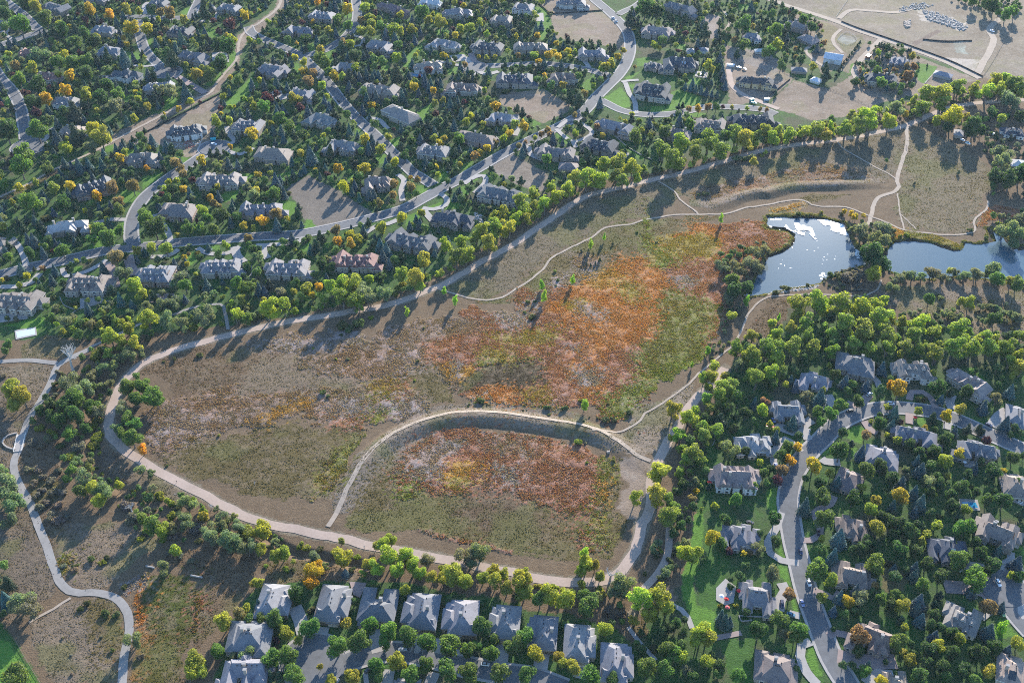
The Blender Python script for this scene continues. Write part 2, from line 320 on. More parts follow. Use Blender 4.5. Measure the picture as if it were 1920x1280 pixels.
# ------------------------------------------------------------ what covers the ground: painter's list of (colour, polygon, edge wobble)
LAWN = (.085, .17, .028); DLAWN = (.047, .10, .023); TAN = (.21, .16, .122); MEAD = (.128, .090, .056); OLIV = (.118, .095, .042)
ORG = (.36, .155, .048); RUST = (.255, .118, .072); YOL = (.24, .18, .035); DOL = (.145, .145, .03); GRN = (.13, .155, .022); LAV = (.235, .19, .178)
PINK = (.20, .14, .108); SAND = (.36, .31, .26); DBR = (.06, .045, .025); SOIL = (.05, .082, .028); GOLD = (.36, .20, .04)
COVER = [
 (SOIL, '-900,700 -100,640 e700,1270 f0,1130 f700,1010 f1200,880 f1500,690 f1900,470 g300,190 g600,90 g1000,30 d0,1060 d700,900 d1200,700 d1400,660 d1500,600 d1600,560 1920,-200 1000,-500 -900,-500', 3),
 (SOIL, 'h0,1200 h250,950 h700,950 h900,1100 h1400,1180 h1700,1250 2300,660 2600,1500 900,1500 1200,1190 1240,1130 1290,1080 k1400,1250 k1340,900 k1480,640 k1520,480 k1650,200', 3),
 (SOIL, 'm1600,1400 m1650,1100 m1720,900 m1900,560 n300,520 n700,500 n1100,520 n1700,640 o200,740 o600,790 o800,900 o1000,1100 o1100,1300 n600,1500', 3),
 (DLAWN, 'm0,830 m100,940 m320,1290 -100,1400 -200,1100', 1),
 (LAWN, 'm-200,900 m60,960 m200,1180 m290,1290 m-100,1400', 1),
 # lots without a house, and the brown fields beyond
 (TAN, 'a1060,1020 a1660,700 a1650,860 a1590,1000 a1560,1160 a1400,1180 a1250,1120 a1080,1030', 2),
 ((0.148, 0.126, 0.104), 'f220,130 f400,30 f560,120 f700,200 f870,310 f800,360 f450,425 f350,360 f300,250', 2),
 (TAN, 'c-100,720 c0,690 c240,670 c470,800 c400,850 c240,930 c0,840 c-80,790', 2),
 (TAN, 'c290,110 c680,85 c840,240 c850,350 c800,370 c600,330 c330,290', 2), (TAN, 'c190,20 c400,-40 c600,0 c670,80 c290,105', 2),
 ((0.178, 0.155, 0.133), 'c-200,1190 c0,1150 c150,1230 c240,1290 g320,110 g200,170 g60,110 g-150,20', 2),
 (TAN, 'd190,600 d450,670 d870,840 d440,890 d330,900 d0,800', 2),
 (TAN, 'c1590,330 c1920,470 d190,590 d0,770 c1640,780 c1590,600', 3), ((0.200, 0.170, 0.148), 'c1640,350 c1920,400 d100,480 d60,560 c1640,440', 3),
 ((0.200, 0.163, 0.122), 'd0,0 d-200,-300 2600,-300 2600,160 1920,152 d1650,590 d1050,380 d480,170', 3),
 ((0.200, 0.155, 0.118), 'd160,100 d480,170 d840,300 d1100,420 d1600,600 d1400,650 d1200,700 d1000,740 d760,800 d460,680 d640,560 d500,520 d420,560 d300,420 d380,330', 3),
 ((0.170, 0.148, 0.067), 'd330,150 d460,180 d540,230 d480,300 d500,380 d420,400 d360,260', 3), ((0.155, 0.141, 0.074), 'd540,240 d720,270 d730,330 d600,420 d560,380 d500,300', 3),
 ((0.244, 0.200, 0.178), 'c1420,180 c1470,100 c1560,130 c1540,300 c1440,280', 2),
 (SAND, 'd1310,430 d1590,450 d1580,500 d1540,540 d1380,480', 2), ((0.252, 0.266, 0.222), 'd1390,320 d1460,310 d1510,410 d1420,400', 3), (SAND, 'd1110,60 d1500,180 d1480,240 d1160,150', 6), ((0.222, 0.222, 0.192), 'd560,260 d650,280 d660,310 d590,340 d520,300', 1),
 ((0.148, 0.111, 0.089), 'd1070,330 d1270,220 d1300,235 d1110,345', 1),
 (TAN, 'a1780,270 a1920,170 b0,170 b140,60 b170,0 b260,0 b200,80 b40,240 b-80,330 a1780,500 a1620,700 a1100,970 a820,1120 a740,1080 a1400,760 a1560,660 a1760,440', 2),
 (TAN, 'a1180,850 a900,980 a760,1060 a700,1110 a760,1150 a920,1080 a1180,960', 2),
 (MEAD, 'e0,180 e300,60 e480,-60 e440,20 e280,110 e0,240', 2),
 (LAWN, 'a1740,380 a1775,400 a1770,480 a1650,590 a1590,650 a1530,640 a1640,560', 1), (LAWN, 'a1680,780 a1920,540 b0,540 b20,640 a1720,840', 1),
 (LAWN, 'b0,100 b140,0 b60,0 a1880,110 a1800,190', 2),
]
def lawns(s):
    for q in s.replace('\n', ';').split(';'):
        if q.strip(): COVER.append((LAWN, q.strip(), 1.0))
# bright lawn patches seen between trees (x,y of corners in 4x panels)
lawns('''a940,390 a1080,400 a1060,440 a970,480;a1500,230 a1660,200 a1640,290 a1580,290;a1380,60 a1440,60 a1400,120 a1350,100;a1210,720 a1360,690 a1330,780 a1240,830;a920,740 a990,700 a1010,720 a930,780;a840,1230 a890,1220 a880,1270 a850,1270
 a760,1100 a860,1080 a840,1140 a770,1140;a950,1130 a1030,1120 a1000,1180 a960,1180;a1340,1170 a1420,1190 a1380,1230 a1310,1210;a1100,290 a1150,290 a1130,340 a1100,330;a50,690 a90,700 a90,820 a40,800;a30,370 a90,380 a60,430 a20,430
 b390,330 b460,320 b430,390 b370,390;b510,400 b580,370 b580,450 b530,480;b290,460 b330,480 b330,540 b270,560;b1100,480 b1280,270 b1300,300 b1130,530;b1120,440 b1230,300 b1150,520 b1090,540;b930,500 b1000,480 b1000,540 b940,560;b1070,680 b1140,680 b1130,710 b1080,720
 b1190,850 b1330,770 b1330,800 b1240,930 b1200,900;b990,1060 b1110,1010 b1100,1060 b1040,1140;b880,1150 b980,1160 b970,1220 b900,1240;b740,960 b790,980 b770,1010 b740,1010;b220,1230 b370,1160 b330,1200 b230,1280;b440,1150 b500,1110 b470,1220 b400,1270;b300,930 b360,930 b330,1000 b290,970
 b1380,1010 b1430,1000 b1400,1060 b1370,1060;b1540,1240 b1640,1200 b1600,1270 b1540,1275;b1470,1190 b1520,1180 b1490,1240 b1460,1240;b1290,110 b1400,60 b1340,130 b1280,140;b1440,510 b1540,500 b1500,560 b1440,560;b1510,390 b1570,400 b1570,430 b1520,410;b640,100 b740,110 b700,140 b650,130;b1340,220 b1480,230 b1430,270 b1340,260;b30,380 b100,350 b60,420
 c170,50 c250,60 c300,180 c230,310 c210,290;c1230,340 c1310,330 c1300,380 c1240,380;c1320,590 c1440,590 c1400,640 c1310,630;c1190,690 c1260,670 c1420,730 c1410,780 c1230,820 c1140,830 c1190,760;c680,740 c820,650 c880,740 c890,800 c820,810;c840,580 c970,530 c900,590 c850,600;c870,640 c920,630 c910,690
 c580,600 c630,590 c600,680 c520,660;c500,650 c620,560 c640,620 c540,690;c320,990 c400,1010 c440,1040 c420,1090 c340,1060;c470,960 c540,970 c520,1000 c470,980;c400,920 c450,910 c460,950 c420,950;c1040,800 c1150,790 c1130,840 c1050,840;c1320,830 c1460,850 c1400,880 c1310,880;c1360,530 c1420,540 c1360,570;c160,900 c230,930 c140,980;c60,850 c100,860 c100,890 c60,880;c930,440 c1030,430 c1010,490 c940,500;c1700,30 c1790,40 c1780,90 c1700,80;c800,1050 c850,1080 c1000,1190 c960,1200 c820,1090
 d1100,470 d1270,500 d1250,540 d1170,630 d1120,600;d700,490 d730,490 d720,540 d700,530;d620,490 d650,470 d640,560 d610,560
 e1060,50 e1240,10 e1180,70 e1070,140;e640,600 e760,500 e780,560 e700,620;e900,160 e950,140 e1050,170 e1000,240 e910,240;e820,480 e940,370 e940,440 e850,500;e1290,90 e1380,40 e1380,90 e1300,110;e1640,210 e1820,20 e1910,30 e1790,200 e1690,240;e1400,640 e1470,600 e1470,680 e1420,720;e560,720 e620,710 e600,750 e560,760;e430,780 e520,770 e500,810 e430,810;e210,880 e290,840 e270,890 e230,900;e1280,650 e1340,640 e1300,680;e1550,570 e1640,560 e1640,600;e0,1170 e340,1090 e340,1150 e290,1200 e110,1170
 f200,220 f290,240 f300,290 f220,420 f190,390;f340,440 f380,360 f420,370 f450,430 f350,450;f120,40 f260,0 f320,10 f150,100;f1130,330 f1230,300 f1240,350 f1170,420 f1120,410;f1200,110 f1260,110 f1290,160 f1240,190;f1290,270 f1390,230 f1390,260 f1310,290;f1430,230 f1530,240 f1550,280 f1420,290;f1530,120 f1590,120 f1600,180 f1550,180;f340,570 f410,520 f390,600 f340,610;f640,480 f690,460 f690,500;f1370,30 f1430,0 f1440,50 f1380,90;f1580,90 f1640,50 f1670,60 f1610,110;f1700,20 f1820,50 f1760,90;f640,60 f740,30 f700,80;f1610,310 f1640,310 f1650,340;f500,540 f560,540 f590,590 f520,570
 l560,680 l690,620 l740,660 l700,770 l600,740;l1110,580 l1180,560 l1200,620 l1120,620;l400,840 l520,740 l500,790 l430,860;l610,800 l670,800 l640,890;l1480,200 l1560,190 l1660,330 l1590,290;l1690,760 l1740,770 l1720,820;l0,1100 l90,1080 l80,1280 l0,1250;l1370,610 l1430,620 l1400,650
 o1370,0 o1430,0 o1440,120 o1390,430 o1360,560 o1380,700 o1530,740 o1530,920 o1480,900 o1440,830 o1380,860 o1280,640 o1270,480 o1330,300;o1600,980 o1660,970 o1640,1200 o1600,1150;p90,200 p130,340 p80,320;p80,380 p150,420 p190,550 p100,480;p280,1020 p330,1010 p410,1230 p350,1230 p290,1120;p180,620 p230,740 p210,760 p170,700;p1700,850 p1740,790 p1880,920 p1750,950 p1690,930;p1880,250 p1920,270 p1920,340;p1030,1020 p1080,1040 p1060,1090''')
COVER += [
 (DLAWN, 'o1440,120 o1560,150 o1640,320 o1560,620 o1540,940 o1530,740 o1400,700 o1380,520 o1430,300', 1.5), (DLAWN, 'o1540,960 o1820,950 o1830,1280 o1640,1290 o1600,1100', 1.5), (DLAWN, 'e540,1100 e620,1050 e800,1000 e930,990 e900,1060 e700,1140', 1),
 (DLAWN, 'k1480,700 k1560,700 k1560,1000 k1480,1130 k1440,1280 k1380,1280 k1400,1000', 2), (DLAWN, 'c1190,580 c1260,570 c1290,650 c1190,680', 1), (DLAWN, 'p880,800 p1080,760 p1200,900 p1060,1060 p930,900', 1),
 ((0.104, 0.092, 0.044), 'p860,380 p940,370 p1060,460 p1020,580 p900,600 p840,520', 2), (DLAWN, 'p250,260 p440,260 p440,380 p290,380', 1), (DLAWN, 'l1480,550 l1640,600 l1580,640 l1500,600', 1),
 # open space: meadow tones
 (OLIV, 'g120,800 g300,640 g700,420 g1000,360 g1400,335 g1600,330 g1400,420 g1000,620 g700,800 g500,760 g300,900 g100,960 g0,980 f1700,1010 f1600,960 f1850,960 g0,910', 5),
 ((0.148, 0.126, 0.089), 'f1300,920 g0,580 g500,240 g900,130 g1380,20 d600,1050 d1000,970 d1030,1200 h900,60 h300,90 g1500,250 g1300,200 g1000,340 g700,410 g300,620 g0,880 f1700,960', 5),
 ((.16, .135, .09), 'd1060,960 d1250,1000 d1500,1150 d1700,1280 h1650,200 h1540,440 h1350,470 h1030,440 h980,300 h1000,100', 6),
 (PINK, 'g1350,200 g1500,100 g1920,20 h400,-60 h700,0 h800,60 h400,80 h0,110 g1700,170 g1500,230', 5), ((0.222, 0.126, 0.074), 'g1560,200 g1700,110 g1920,60 h300,20 h650,30 h300,70 g1700,160', 6),
 (PINK, 'i1050,700 i1080,560 i1300,400 i1700,300 i1900,200 j0,130 j500,60 j900,0 f900,1230 f1250,1090 g0,1150 g100,1260 k0,200 j1500,370 j1300,480 j900,620 j700,680 j520,640 j300,560 j0,640 i1600,700 i1300,800 i1100,800', 8),
 (MEAD, 'i1300,60 j0,20 j600,-60 j700,60 j200,160 j0,260 i1700,300 i1350,420 i1240,300 i1050,200', 7),
 (OLIV, 'i1150,820 i1500,740 i1800,700 j0,640 j300,600 j500,680 j850,660 j780,780 j640,1000 j560,1200 i1900,1160 i1500,1000 i1200,880', 6),
 ((0.178, 0.141, 0.100), 'j0,160 j200,120 j500,250 j900,250 j850,330 j400,370 j0,420 i1700,420 i1800,300', 7),
 (LAV, 'j420,420 j700,410 j1100,400 j1300,440 j1200,520 j850,560 j700,650 j540,640 j480,540', 5), (LAV, 'i1250,640 i1350,520 i1600,540 i1620,680 i1400,750 i1100,720', 6), (LAV, 'j-100,0 j600,-100 j900,20 j500,60 j200,110', 8), (LAV, 'j900,100 j1200,60 j1250,160 j1200,260 j1050,240', 6),
 (OLIV, 'j1080,260 j1280,160 j1450,300 j1500,460 j1300,460 j1200,380', 5), (YOL, 'j800,320 j1000,285 j1120,310 j1100,380 j950,405 j860,370', 2.5), (GRN, 'j840,550 j900,500 j1010,500 j990,580 j900,610 j840,600', 2), (GRN, 'j780,400 j900,400 j1000,430 j930,450', 2), (RUST, 'j520,560 j700,600 j850,540 j820,640 j640,660 j540,650', 4), (GOLD, 'j-60,600 j200,500 j420,410 j440,440 j240,560 j0,620', 4), (RUST, 'j1130,280 j1180,290 j1120,400 j950,420 j1050,395', 3),
 # orange marsh
 (RUST, 'k0,-40 k0,-420 g200,900 g480,880 g600,820 g780,680 g1000,640 g1060,600 g1400,420 g1700,380 g1920,380 h150,430 h215,520 h100,620 h0,650 g1900,700 g1600,740 g1580,880 g1640,1080 g1600,1200 g1520,1270 k1480,100 k1200,260 k1060,380 k900,520 k820,600 k700,620 k560,470 k400,520 k200,470 j1680,460 j1500,420 j1640,280 j1300,140 j1250,20 f1700,1200 f1480,1060 f1600,1020 g0,1120', 6),
 (ORG, 'g480,880 g780,690 g900,650 g1050,700 g1150,820 g1250,800 g1240,960 g1100,1100 g1000,1280 k640,160 k700,400 k560,440 k400,300 k400,100 g600,1250 g250,1050', 9),
 (ORG, 'g1060,560 g1150,500 g1400,400 g1560,440 g1620,560 g1560,680 g1300,640 g1000,640', 6), (YOL, 'g1090,520 g1250,480 g1450,450 g1540,500 g1600,560 g1500,660 g1360,640 g1200,690 g1100,740 g960,660 g1100,590', 7),
 (GRN, 'g980,200 g990,640 g1120,600 g1160,560 g1230,690 g1120,760', 4), (LAV, 'g1200,800 g1350,780 g1420,850 g1300,880 g1240,870', 4), (DOL, 'g1080,980 g1200,900 g1400,940 g1580,1000 g1600,1180 g1500,1280 k1400,100 k1200,230 k1000,320 k860,330 k900,200 g1060,1200 g1150,1150', 8),
 (YOL, 'g800,800 g950,860 g1000,960 g900,1000 g780,900', 6), (YOL, 'g350,1000 g550,960 g560,1040 g420,1060', 5), (YOL, 'g0,1230 g200,1170 g380,1190 k380,-50 k300,40 k100,30 k0,20 j1700,-10 j1800,-60', 5), (GOLD, 'g480,860 g800,700 g820,780 g700,880', 7),
 (GRN, 'k700,560 k720,430 k860,330 k1100,230 k1250,130 k1460,60 k1480,100 k1250,240 k1050,370 k880,500 k800,580 k740,560', 4), (DOL, 'k640,400 k720,400 k780,560 k700,600', 3),
 (LAV, 'k430,200 k560,170 k660,260 k640,370 k500,350 k440,280', 5), (LAV, 'k380,30 k520,20 k500,100 k420,90', 4), (RUST, 'k320,60 k620,60 k640,160 k400,140 k360,250 k240,220', 5), (RUST, 'k280,340 k450,350 k480,470 k400,480 k280,440', 4), (LAV, 'g500,1000 g620,1000 g700,1080 g600,1100 g480,1060', 5),
 (DOL, 'j1650,120 j1800,160 k0,120 k150,130 k250,200 k230,260 k50,260 j1850,300 j1700,300', 3), (DBR, 'j1640,230 j1700,180 j1900,170 k150,160 k240,200 k290,330 k160,370 k60,360 j1880,330 j1700,340 j1500,400 j1480,370', 3),
 (YOL, 'j1650,60 j1920,40 j1920,150 j1800,150 j1680,120', 4), (YOL, 'k40,400 k180,340 k280,350 k260,440 k150,460', 3), (LAV, 'j1480,120 j1550,140 j1560,240 j1500,280 j1440,200', 4), (GOLD, 'j1380,180 j1440,160 j1500,290 j1600,170 j1650,230 j1580,290 j1460,290', 2),
 (ORG, 'j1700,380 j1800,320 j1920,350 k0,360 k60,450 j1900,460 j1600,460 j1560,420', 4), (LAV, 'j1640,400 j1740,390 j1720,450 j1640,440', 2),
 (GRN, 'j1600,440 j1700,450 j1750,475 j1640,470', 1.5), (DOL, 'k-20,470 k300,490 k420,500 k420,520 k200,505', 1.5),
 # basin in front of the bank
 (OLIV, 'j700,1290 j780,1000 j880,920 j1100,800 j1300,680 j1480,650 j1920,670 k400,740 k620,850 k800,880 k830,980 k780,1180 k720,1280 o900,60 o820,200 o760,330 o500,380 o0,290 n1300,130 n800,140 n650,100', 3),
 (RUST, 'j1020,960 j1120,800 j1280,690 j1420,650 j1900,660 k300,740 k500,800 k640,860 k680,960 k640,1200 k580,1280 o440,20 k300,1270 k100,1180 j1900,1190 j1600,1170 j1350,1130 j1060,1080', 5),
 (LAV, 'j1100,900 j1250,800 j1420,720 j1600,760 j1500,840 j1400,900 j1340,1060 j1180,1040 j1080,960', 4), (LAV, 'j1700,900 j1900,940 k60,1120 j1900,1100', 4), (GOLD, 'j1380,980 j1500,900 j1720,920 j1700,1000 j1500,1050 j1380,1020', 4), (YOL, 'j1380,1060 j1560,1010 j1640,1060 j1500,1120', 2),
 (PINK, 'j1700,700 k0,700 k250,820 k100,880 j1800,800', 6), (GRN, 'j1000,1080 j1180,1060 j1180,1200 j1060,1180', 5),
 (MEAD, 'j1650,1120 j1920,1150 k100,1180 k200,1260 o300,120 o0,60 n1600,80 n1500,0', 8),
 (DOL, 'k640,880 k720,840 k780,920 k760,1050 k700,1150 k690,1280 o680,60 o760,200 o740,280 o640,300 o560,280 o580,160 o600,0 k600,1200 k620,1000', 3), (GOLD, 'k640,1060 k700,980 k720,1080 k680,1220 k640,1200', 3), (RUST, 'o500,180 o590,30 o580,250 o700,300 o560,290', 3), (RUST, 'n1210,120 n1350,150 n1920,290 n1920,310 n1500,220 n1230,140', 1.2), (DBR, 'o0,290 o300,350 o520,370 o300,360 o0,310', 1),
 (TAN, 'k800,880 k950,860 k1010,900 k980,1280 o950,60 o860,40 k760,1280 k850,1060', 4), ((0.222, 0.185, 0.148), 'k900,500 k1100,440 k1300,310 k1380,300 k1300,480 k1200,640 k1080,820 k1000,880 k860,800 k700,700 k850,670', 3),
 # banks themselves
 ((0.200, 0.167, 0.137), 'j560,1280 j620,1080 j760,860 j950,700 j1250,510 j1480,470 j1900,475 k250,500 k480,540 k640,620 k760,670 k900,760 k1010,870 k980,900 k800,830 k620,780 k300,690 k0,640 j1700,620 j1420,640 j1150,770 j980,900 j860,1000 j760,1120 j700,1280', 2),
 (DOL, 'j640,800 j760,760 j820,700 j850,680 j740,830 j600,1080 j420,1200 j420,1050', 4),
 ((0.207, 0.174, 0.148), 'g1330,220 g1480,220 g1700,160 g1920,110 h300,70 h800,50 h900,90 h500,130 h0,170 g1800,190 g1500,290 g1340,260', 1.5),
 ((0.266, 0.215, 0.148), 'h0,280 h260,235 h320,255 h240,300 h60,330 h0,330', 2), (GOLD, 'h0,300 h240,240 h280,260 h60,320', 1.5), (OLIV, 'h300,180 h640,180 h300,250 h200,220', 3), (DOL, 'h30,340 h200,310 h420,330 h440,355 h250,345 h100,352', 1.5), (DOL, 'h1030,450 h1250,480 h1470,560 h1480,590 h1390,600 h1220,540 h1040,520', 1.2), (RUST, 'h1700,260 h1920,300 h1850,350 h1650,380 h1570,420 h1560,380', 3), (GOLD, 'h900,400 h1020,460 h960,540 h900,520', 3), (GRN, 'h150,440 h215,520 h100,620 h0,650 h-20,620 h80,580 h170,500', 1.5), (SAND, 'h0,880 h150,855 h400,850 h340,880 h0,930', 1.2), (RUST, 'h0,430 h140,490 h140,560 h0,610', 1.5), (MEAD, 'h-160,1200 h0,960 h160,960 h130,1120 h-40,1250', 3),
 (LAV, 'g500,600 g680,660 g640,700 g520,760 g460,700', 3), (LAV, 'g0,1080 g150,960 g340,760 g600,780 g560,810 g300,900 g100,1150 g0,1200 f1700,1060 f1600,1040', 4),
 ((0.200, 0.163, 0.126), 'h830,860 h1300,840 h1900,900 h2100,1300 h1700,1280 h1400,1160 h1000,1060 h860,960', 4), (OLIV, 'h1500,980 h1900,1000 h1900,1200 h1650,1130', 5),
 # south-west park
 ((0.141, 0.115, 0.089), 'i-400,200 i400,200 i360,330 i150,680 i80,900 i200,1270 m300,200 m440,560 m200,830 m0,800 m-200,300', 4), ((0.170, 0.141, 0.104), 'i0,180 i340,180 i330,340 i200,380 i0,280', 3), (MEAD, 'i160,840 i420,740 i500,860 i480,1250 m600,300 m500,500 m380,200 i240,1260', 4),
 ((0.178, 0.141, 0.107), 'm430,120 m1000,60 m1200,200 m900,420 m640,590 m520,540 m430,330', 5), ((0.200, 0.163, 0.126), 'm1050,230 m1180,190 m1200,240 m980,400 m800,560 m640,570 m820,460', 2), (MEAD, 'm1250,250 m1900,280 m1900,480 m1720,760 m1500,1050 m1480,1280 m1370,1290 m1500,900 m1520,560 m1400,430 m1200,400', 3),
 ((0.170, 0.137, 0.104), 'm200,860 m440,700 m620,640 m820,650 m920,760 m930,950 m880,1280 m400,1290 m260,1000', 3), (OLIV, 'm600,680 m740,650 m900,720 m930,900 m900,1050 m740,1140 m700,1000 m650,860', 4), (DOL, 'm440,340 m500,260 m560,340 m480,520', 4),
 ((.085, .08, .022), 'm1060,640 m1150,480 m1390,460 m1500,560 m1520,640 m1480,900 m1380,1080 m1380,1300 m1040,1300 m1060,900', 2.5), ((.075, .09, .022), 'm1180,520 m1380,480 m1420,760 m1300,900 m1150,800', 5), (ORG, 'm1010,620 m1130,480 m1060,640 m1070,840 m1020,860', 2), (RUST, 'm1410,560 m1500,640 m1490,860 m1440,960 m1480,760', 2.5), ((0.222, 0.118, 0.044), 'm1030,860 m1120,840 m1080,1300 m990,1300', 3), (LAV, 'm870,560 m1040,480 m1130,460 m1060,540 m960,640', 2.5),
 ((0.126, 0.100, 0.074), 'i720,820 i820,780 i960,880 i1040,1000 i900,1100 i740,980', 3), ((0.155, 0.126, 0.092), 'i920,980 i1100,960 i1400,1120 i1500,1220 i1100,1180', 3), (MEAD, 'n0,380 n120,400 n400,360 n760,420 n760,500 n400,520 n60,500', 3), ((0.185, 0.148, 0.104), 'n520,410 n740,440 n760,500 n520,480', 2),
 (TAN, 'o880,600 o1060,620 o1180,560 o1260,640 o1200,720 o900,800', 3), (OLIV, 'o870,860 o1000,830 o1010,940 o930,960', 2), ((0.133, 0.118, 0.067), 'i350,-60 i640,-20 i500,110 i150,130 i150,30', 3),
]
# gravel shoulders beside the trail get painted from its centre line
def build_ground():
    def axis(a, b, s, far):
        c = list(np.arange(a, b, s)); lo = []; hi = []; k = s; x = a
        while x > -far: k *= 1.35; x -= k; lo.append(x)
        k = s; x = c[-1]
        while x < far: k *= 1.35; x += k; hi.append(x)
        return np.array(lo[::-1] + c + hi)
    S = 1.15
    xs = axis(-640, 650, S, 9000); ys = axis(285, 1290, S, 9000)
    X, Y = np.meshgrid(xs, ys); sh = X.shape; X = X.ravel(); Y = Y.ravel()
    col = np.empty((len(X), 3)); col[:] = MEAD; amp = np.zeros(len(X))
    n1 = fbm(X, Y, 14, 3, 11) - .5; n2 = fbm(X, Y, 14, 3, 12) - .5; n3 = fbm(X, Y, 4, 2, 13) - .5; n4 = fbm(X, Y, 4, 2, 14) - .5
    reed = {ORG, RUST, YOL, DOL, GRN, LAV, PINK, GOLD}
    opn = next(i for i, q in enumerate(COVER) if q[0] is OLIV and q[2] == 5)
    for ci, (c, s, wob) in enumerate(COVER):
        pl = W(s); a = np.array(pl)
        m = np.where((X > a[:, 0].min() - 25) & (X < a[:, 0].max() + 25) & (Y > a[:, 1].min() - 25) & (Y < a[:, 1].max() + 25))[0]
        if not len(m): continue
        wx = X[m] + (n1[m] * 2.2 + n3[m] * 1.6) * wob; wy = Y[m] + (n2[m] * 2.2 + n4[m] * 1.6) * wob
        k = m[inpoly(wx, wy, pl)]
        col[k] = c; amp[k] = 1.0 if c in reed else (0.35 if c in (OLIV, MEAD) or (ci >= opn and c not in (SAND, TAN, LAWN, DLAWN)) else 0.0)
    # neighbouring plants mingle: every point takes its colour from somewhere nearby
    Rg = np.random.RandomState(9); ii = np.arange(len(X)); sd = np.where(amp > .9, 3.2, np.where(amp > .2, 4.0, 0)) * (.25 + 1.5 * vnoise(X, Y, 16, 61))
    r2 = np.clip(ii // sh[1] + np.round(Rg.normal(size=len(X)) * sd).astype(int), 0, sh[0] - 1); c2 = np.clip(ii % sh[1] + np.round(Rg.normal(size=len(X)) * sd).astype(int), 0, sh[1] - 1); jj = r2 * sh[1] + c2
    ok = (amp > .2) & (amp[jj] > .2); col[ok] = col[jj[ok]]
    # patchy tints: reeds mingle, meadow greens and browns
    t1 = .5 * fbm(X, Y, 9, 4, 31) + .5 * vnoise(X, Y, 1.9, 39) * 1.0; t2 = fbm(X, Y, 30, 4, 33); t3 = vnoise(X, Y, 2.3, 35)
    r = amp > .9
    def mixto(sel, w, c): col[sel] += (np.array(c) - col[sel]) * w[:, None]
    mixto(r, np.clip((t1[r] - .47) * 5, 0, .3), (.24, .175, .145)); mixto(r, np.clip((.40 - t1[r]) * 4, 0, .5), (.16, .12, .06)); mixto(r, np.clip((t2[r] - .56) * 5, 0, .12), ORG); mixto(r, np.clip((t3[r] - .8) * 1.5, 0, .2), (.32, .28, .25))
    q = (amp > .2) & (amp < .9); mixto(q, np.clip((t1[q] - .52) * 5, 0, .5), (.19, .15, .105)); mixto(q, np.clip((.46 - t2[q]) * 5, 0, .55), (.12, .125, .045))
    g = amp < .1; lawn = g & (np.abs(col - np.array(SOIL)).sum(1) < .01)
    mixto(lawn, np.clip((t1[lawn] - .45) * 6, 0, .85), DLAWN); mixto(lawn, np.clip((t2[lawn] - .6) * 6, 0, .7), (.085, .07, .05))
    ot = g & ~lawn & (col[:, 0] > .15); mixto(ot, np.clip((t2[ot] - .48) * 4, 0, .5), (.15, .115, .08)); mixto(ot, np.clip((.42 - t2[ot]) * 5, 0, .4), (.16, .145, .07)); mixto(ot, np.clip((t1[ot] - .58) * 4, 0, .35), (.27, .23, .19))
    for w, line in TRAILS:
        a = np.array(line); m = np.where((X > a[:, 0].min() - 12) & (X < a[:, 0].max() + 12) & (Y > a[:, 1].min() - 12) & (Y < a[:, 1].max() + 12))[0]
        d = dline(X[m], Y[m], line); e = w / 2 + .7 + 1.4 * (n1[m] + n3[m] + .4)
        k = m[d < e]; col[k] = (.17, .14, .10); amp[k] = 0
    op = (amp > .2) & (amp < .9); col[op] *= np.array([.86, .82, .78])
    for pl in POND:
        a = np.array(pl); m = np.where((X > a[:, 0].min() - 12) & (X < a[:, 0].max() + 12) & (Y > a[:, 1].min() - 12) & (Y < a[:, 1].max() + 12))[0]
        d = dline(X[m], Y[m], pl + [pl[0]]) + 5 * (n1[m] + n3[m]); k = m[d < 2.6]; col[k] = (.055, .045, .03); k = m[(d > 2.2) & (d < 4.5)]; col[k] = (.13, .125, .035); amp[k] = 1
    Z = hgt(X, Y)
    Z = Z + amp * (vnoise(X, Y, 2.6, 41) * .55 + vnoise(X, Y, 7, 43) * .5 + h2(np.round(X * 3), np.round(Y * 3), 5) * .25 - .55)
    Z[np.hypot(X, Y) > 2500] -= 3
    n, k = sh; i = np.arange(n * k).reshape(sh)
    f = np.stack([i[:-1, :-1], i[:-1, 1:], i[1:, 1:], i[1:, :-1]], -1).reshape(-1, 4)
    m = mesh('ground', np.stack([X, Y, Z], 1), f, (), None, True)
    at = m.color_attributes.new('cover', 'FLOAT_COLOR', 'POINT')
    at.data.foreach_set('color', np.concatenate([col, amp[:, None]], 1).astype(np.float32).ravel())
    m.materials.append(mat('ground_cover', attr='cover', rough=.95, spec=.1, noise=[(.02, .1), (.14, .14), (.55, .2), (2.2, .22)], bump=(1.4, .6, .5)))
    struct('ground', m)
    return X, Y, col, amp
GX, GY, GC, GA = build_ground()
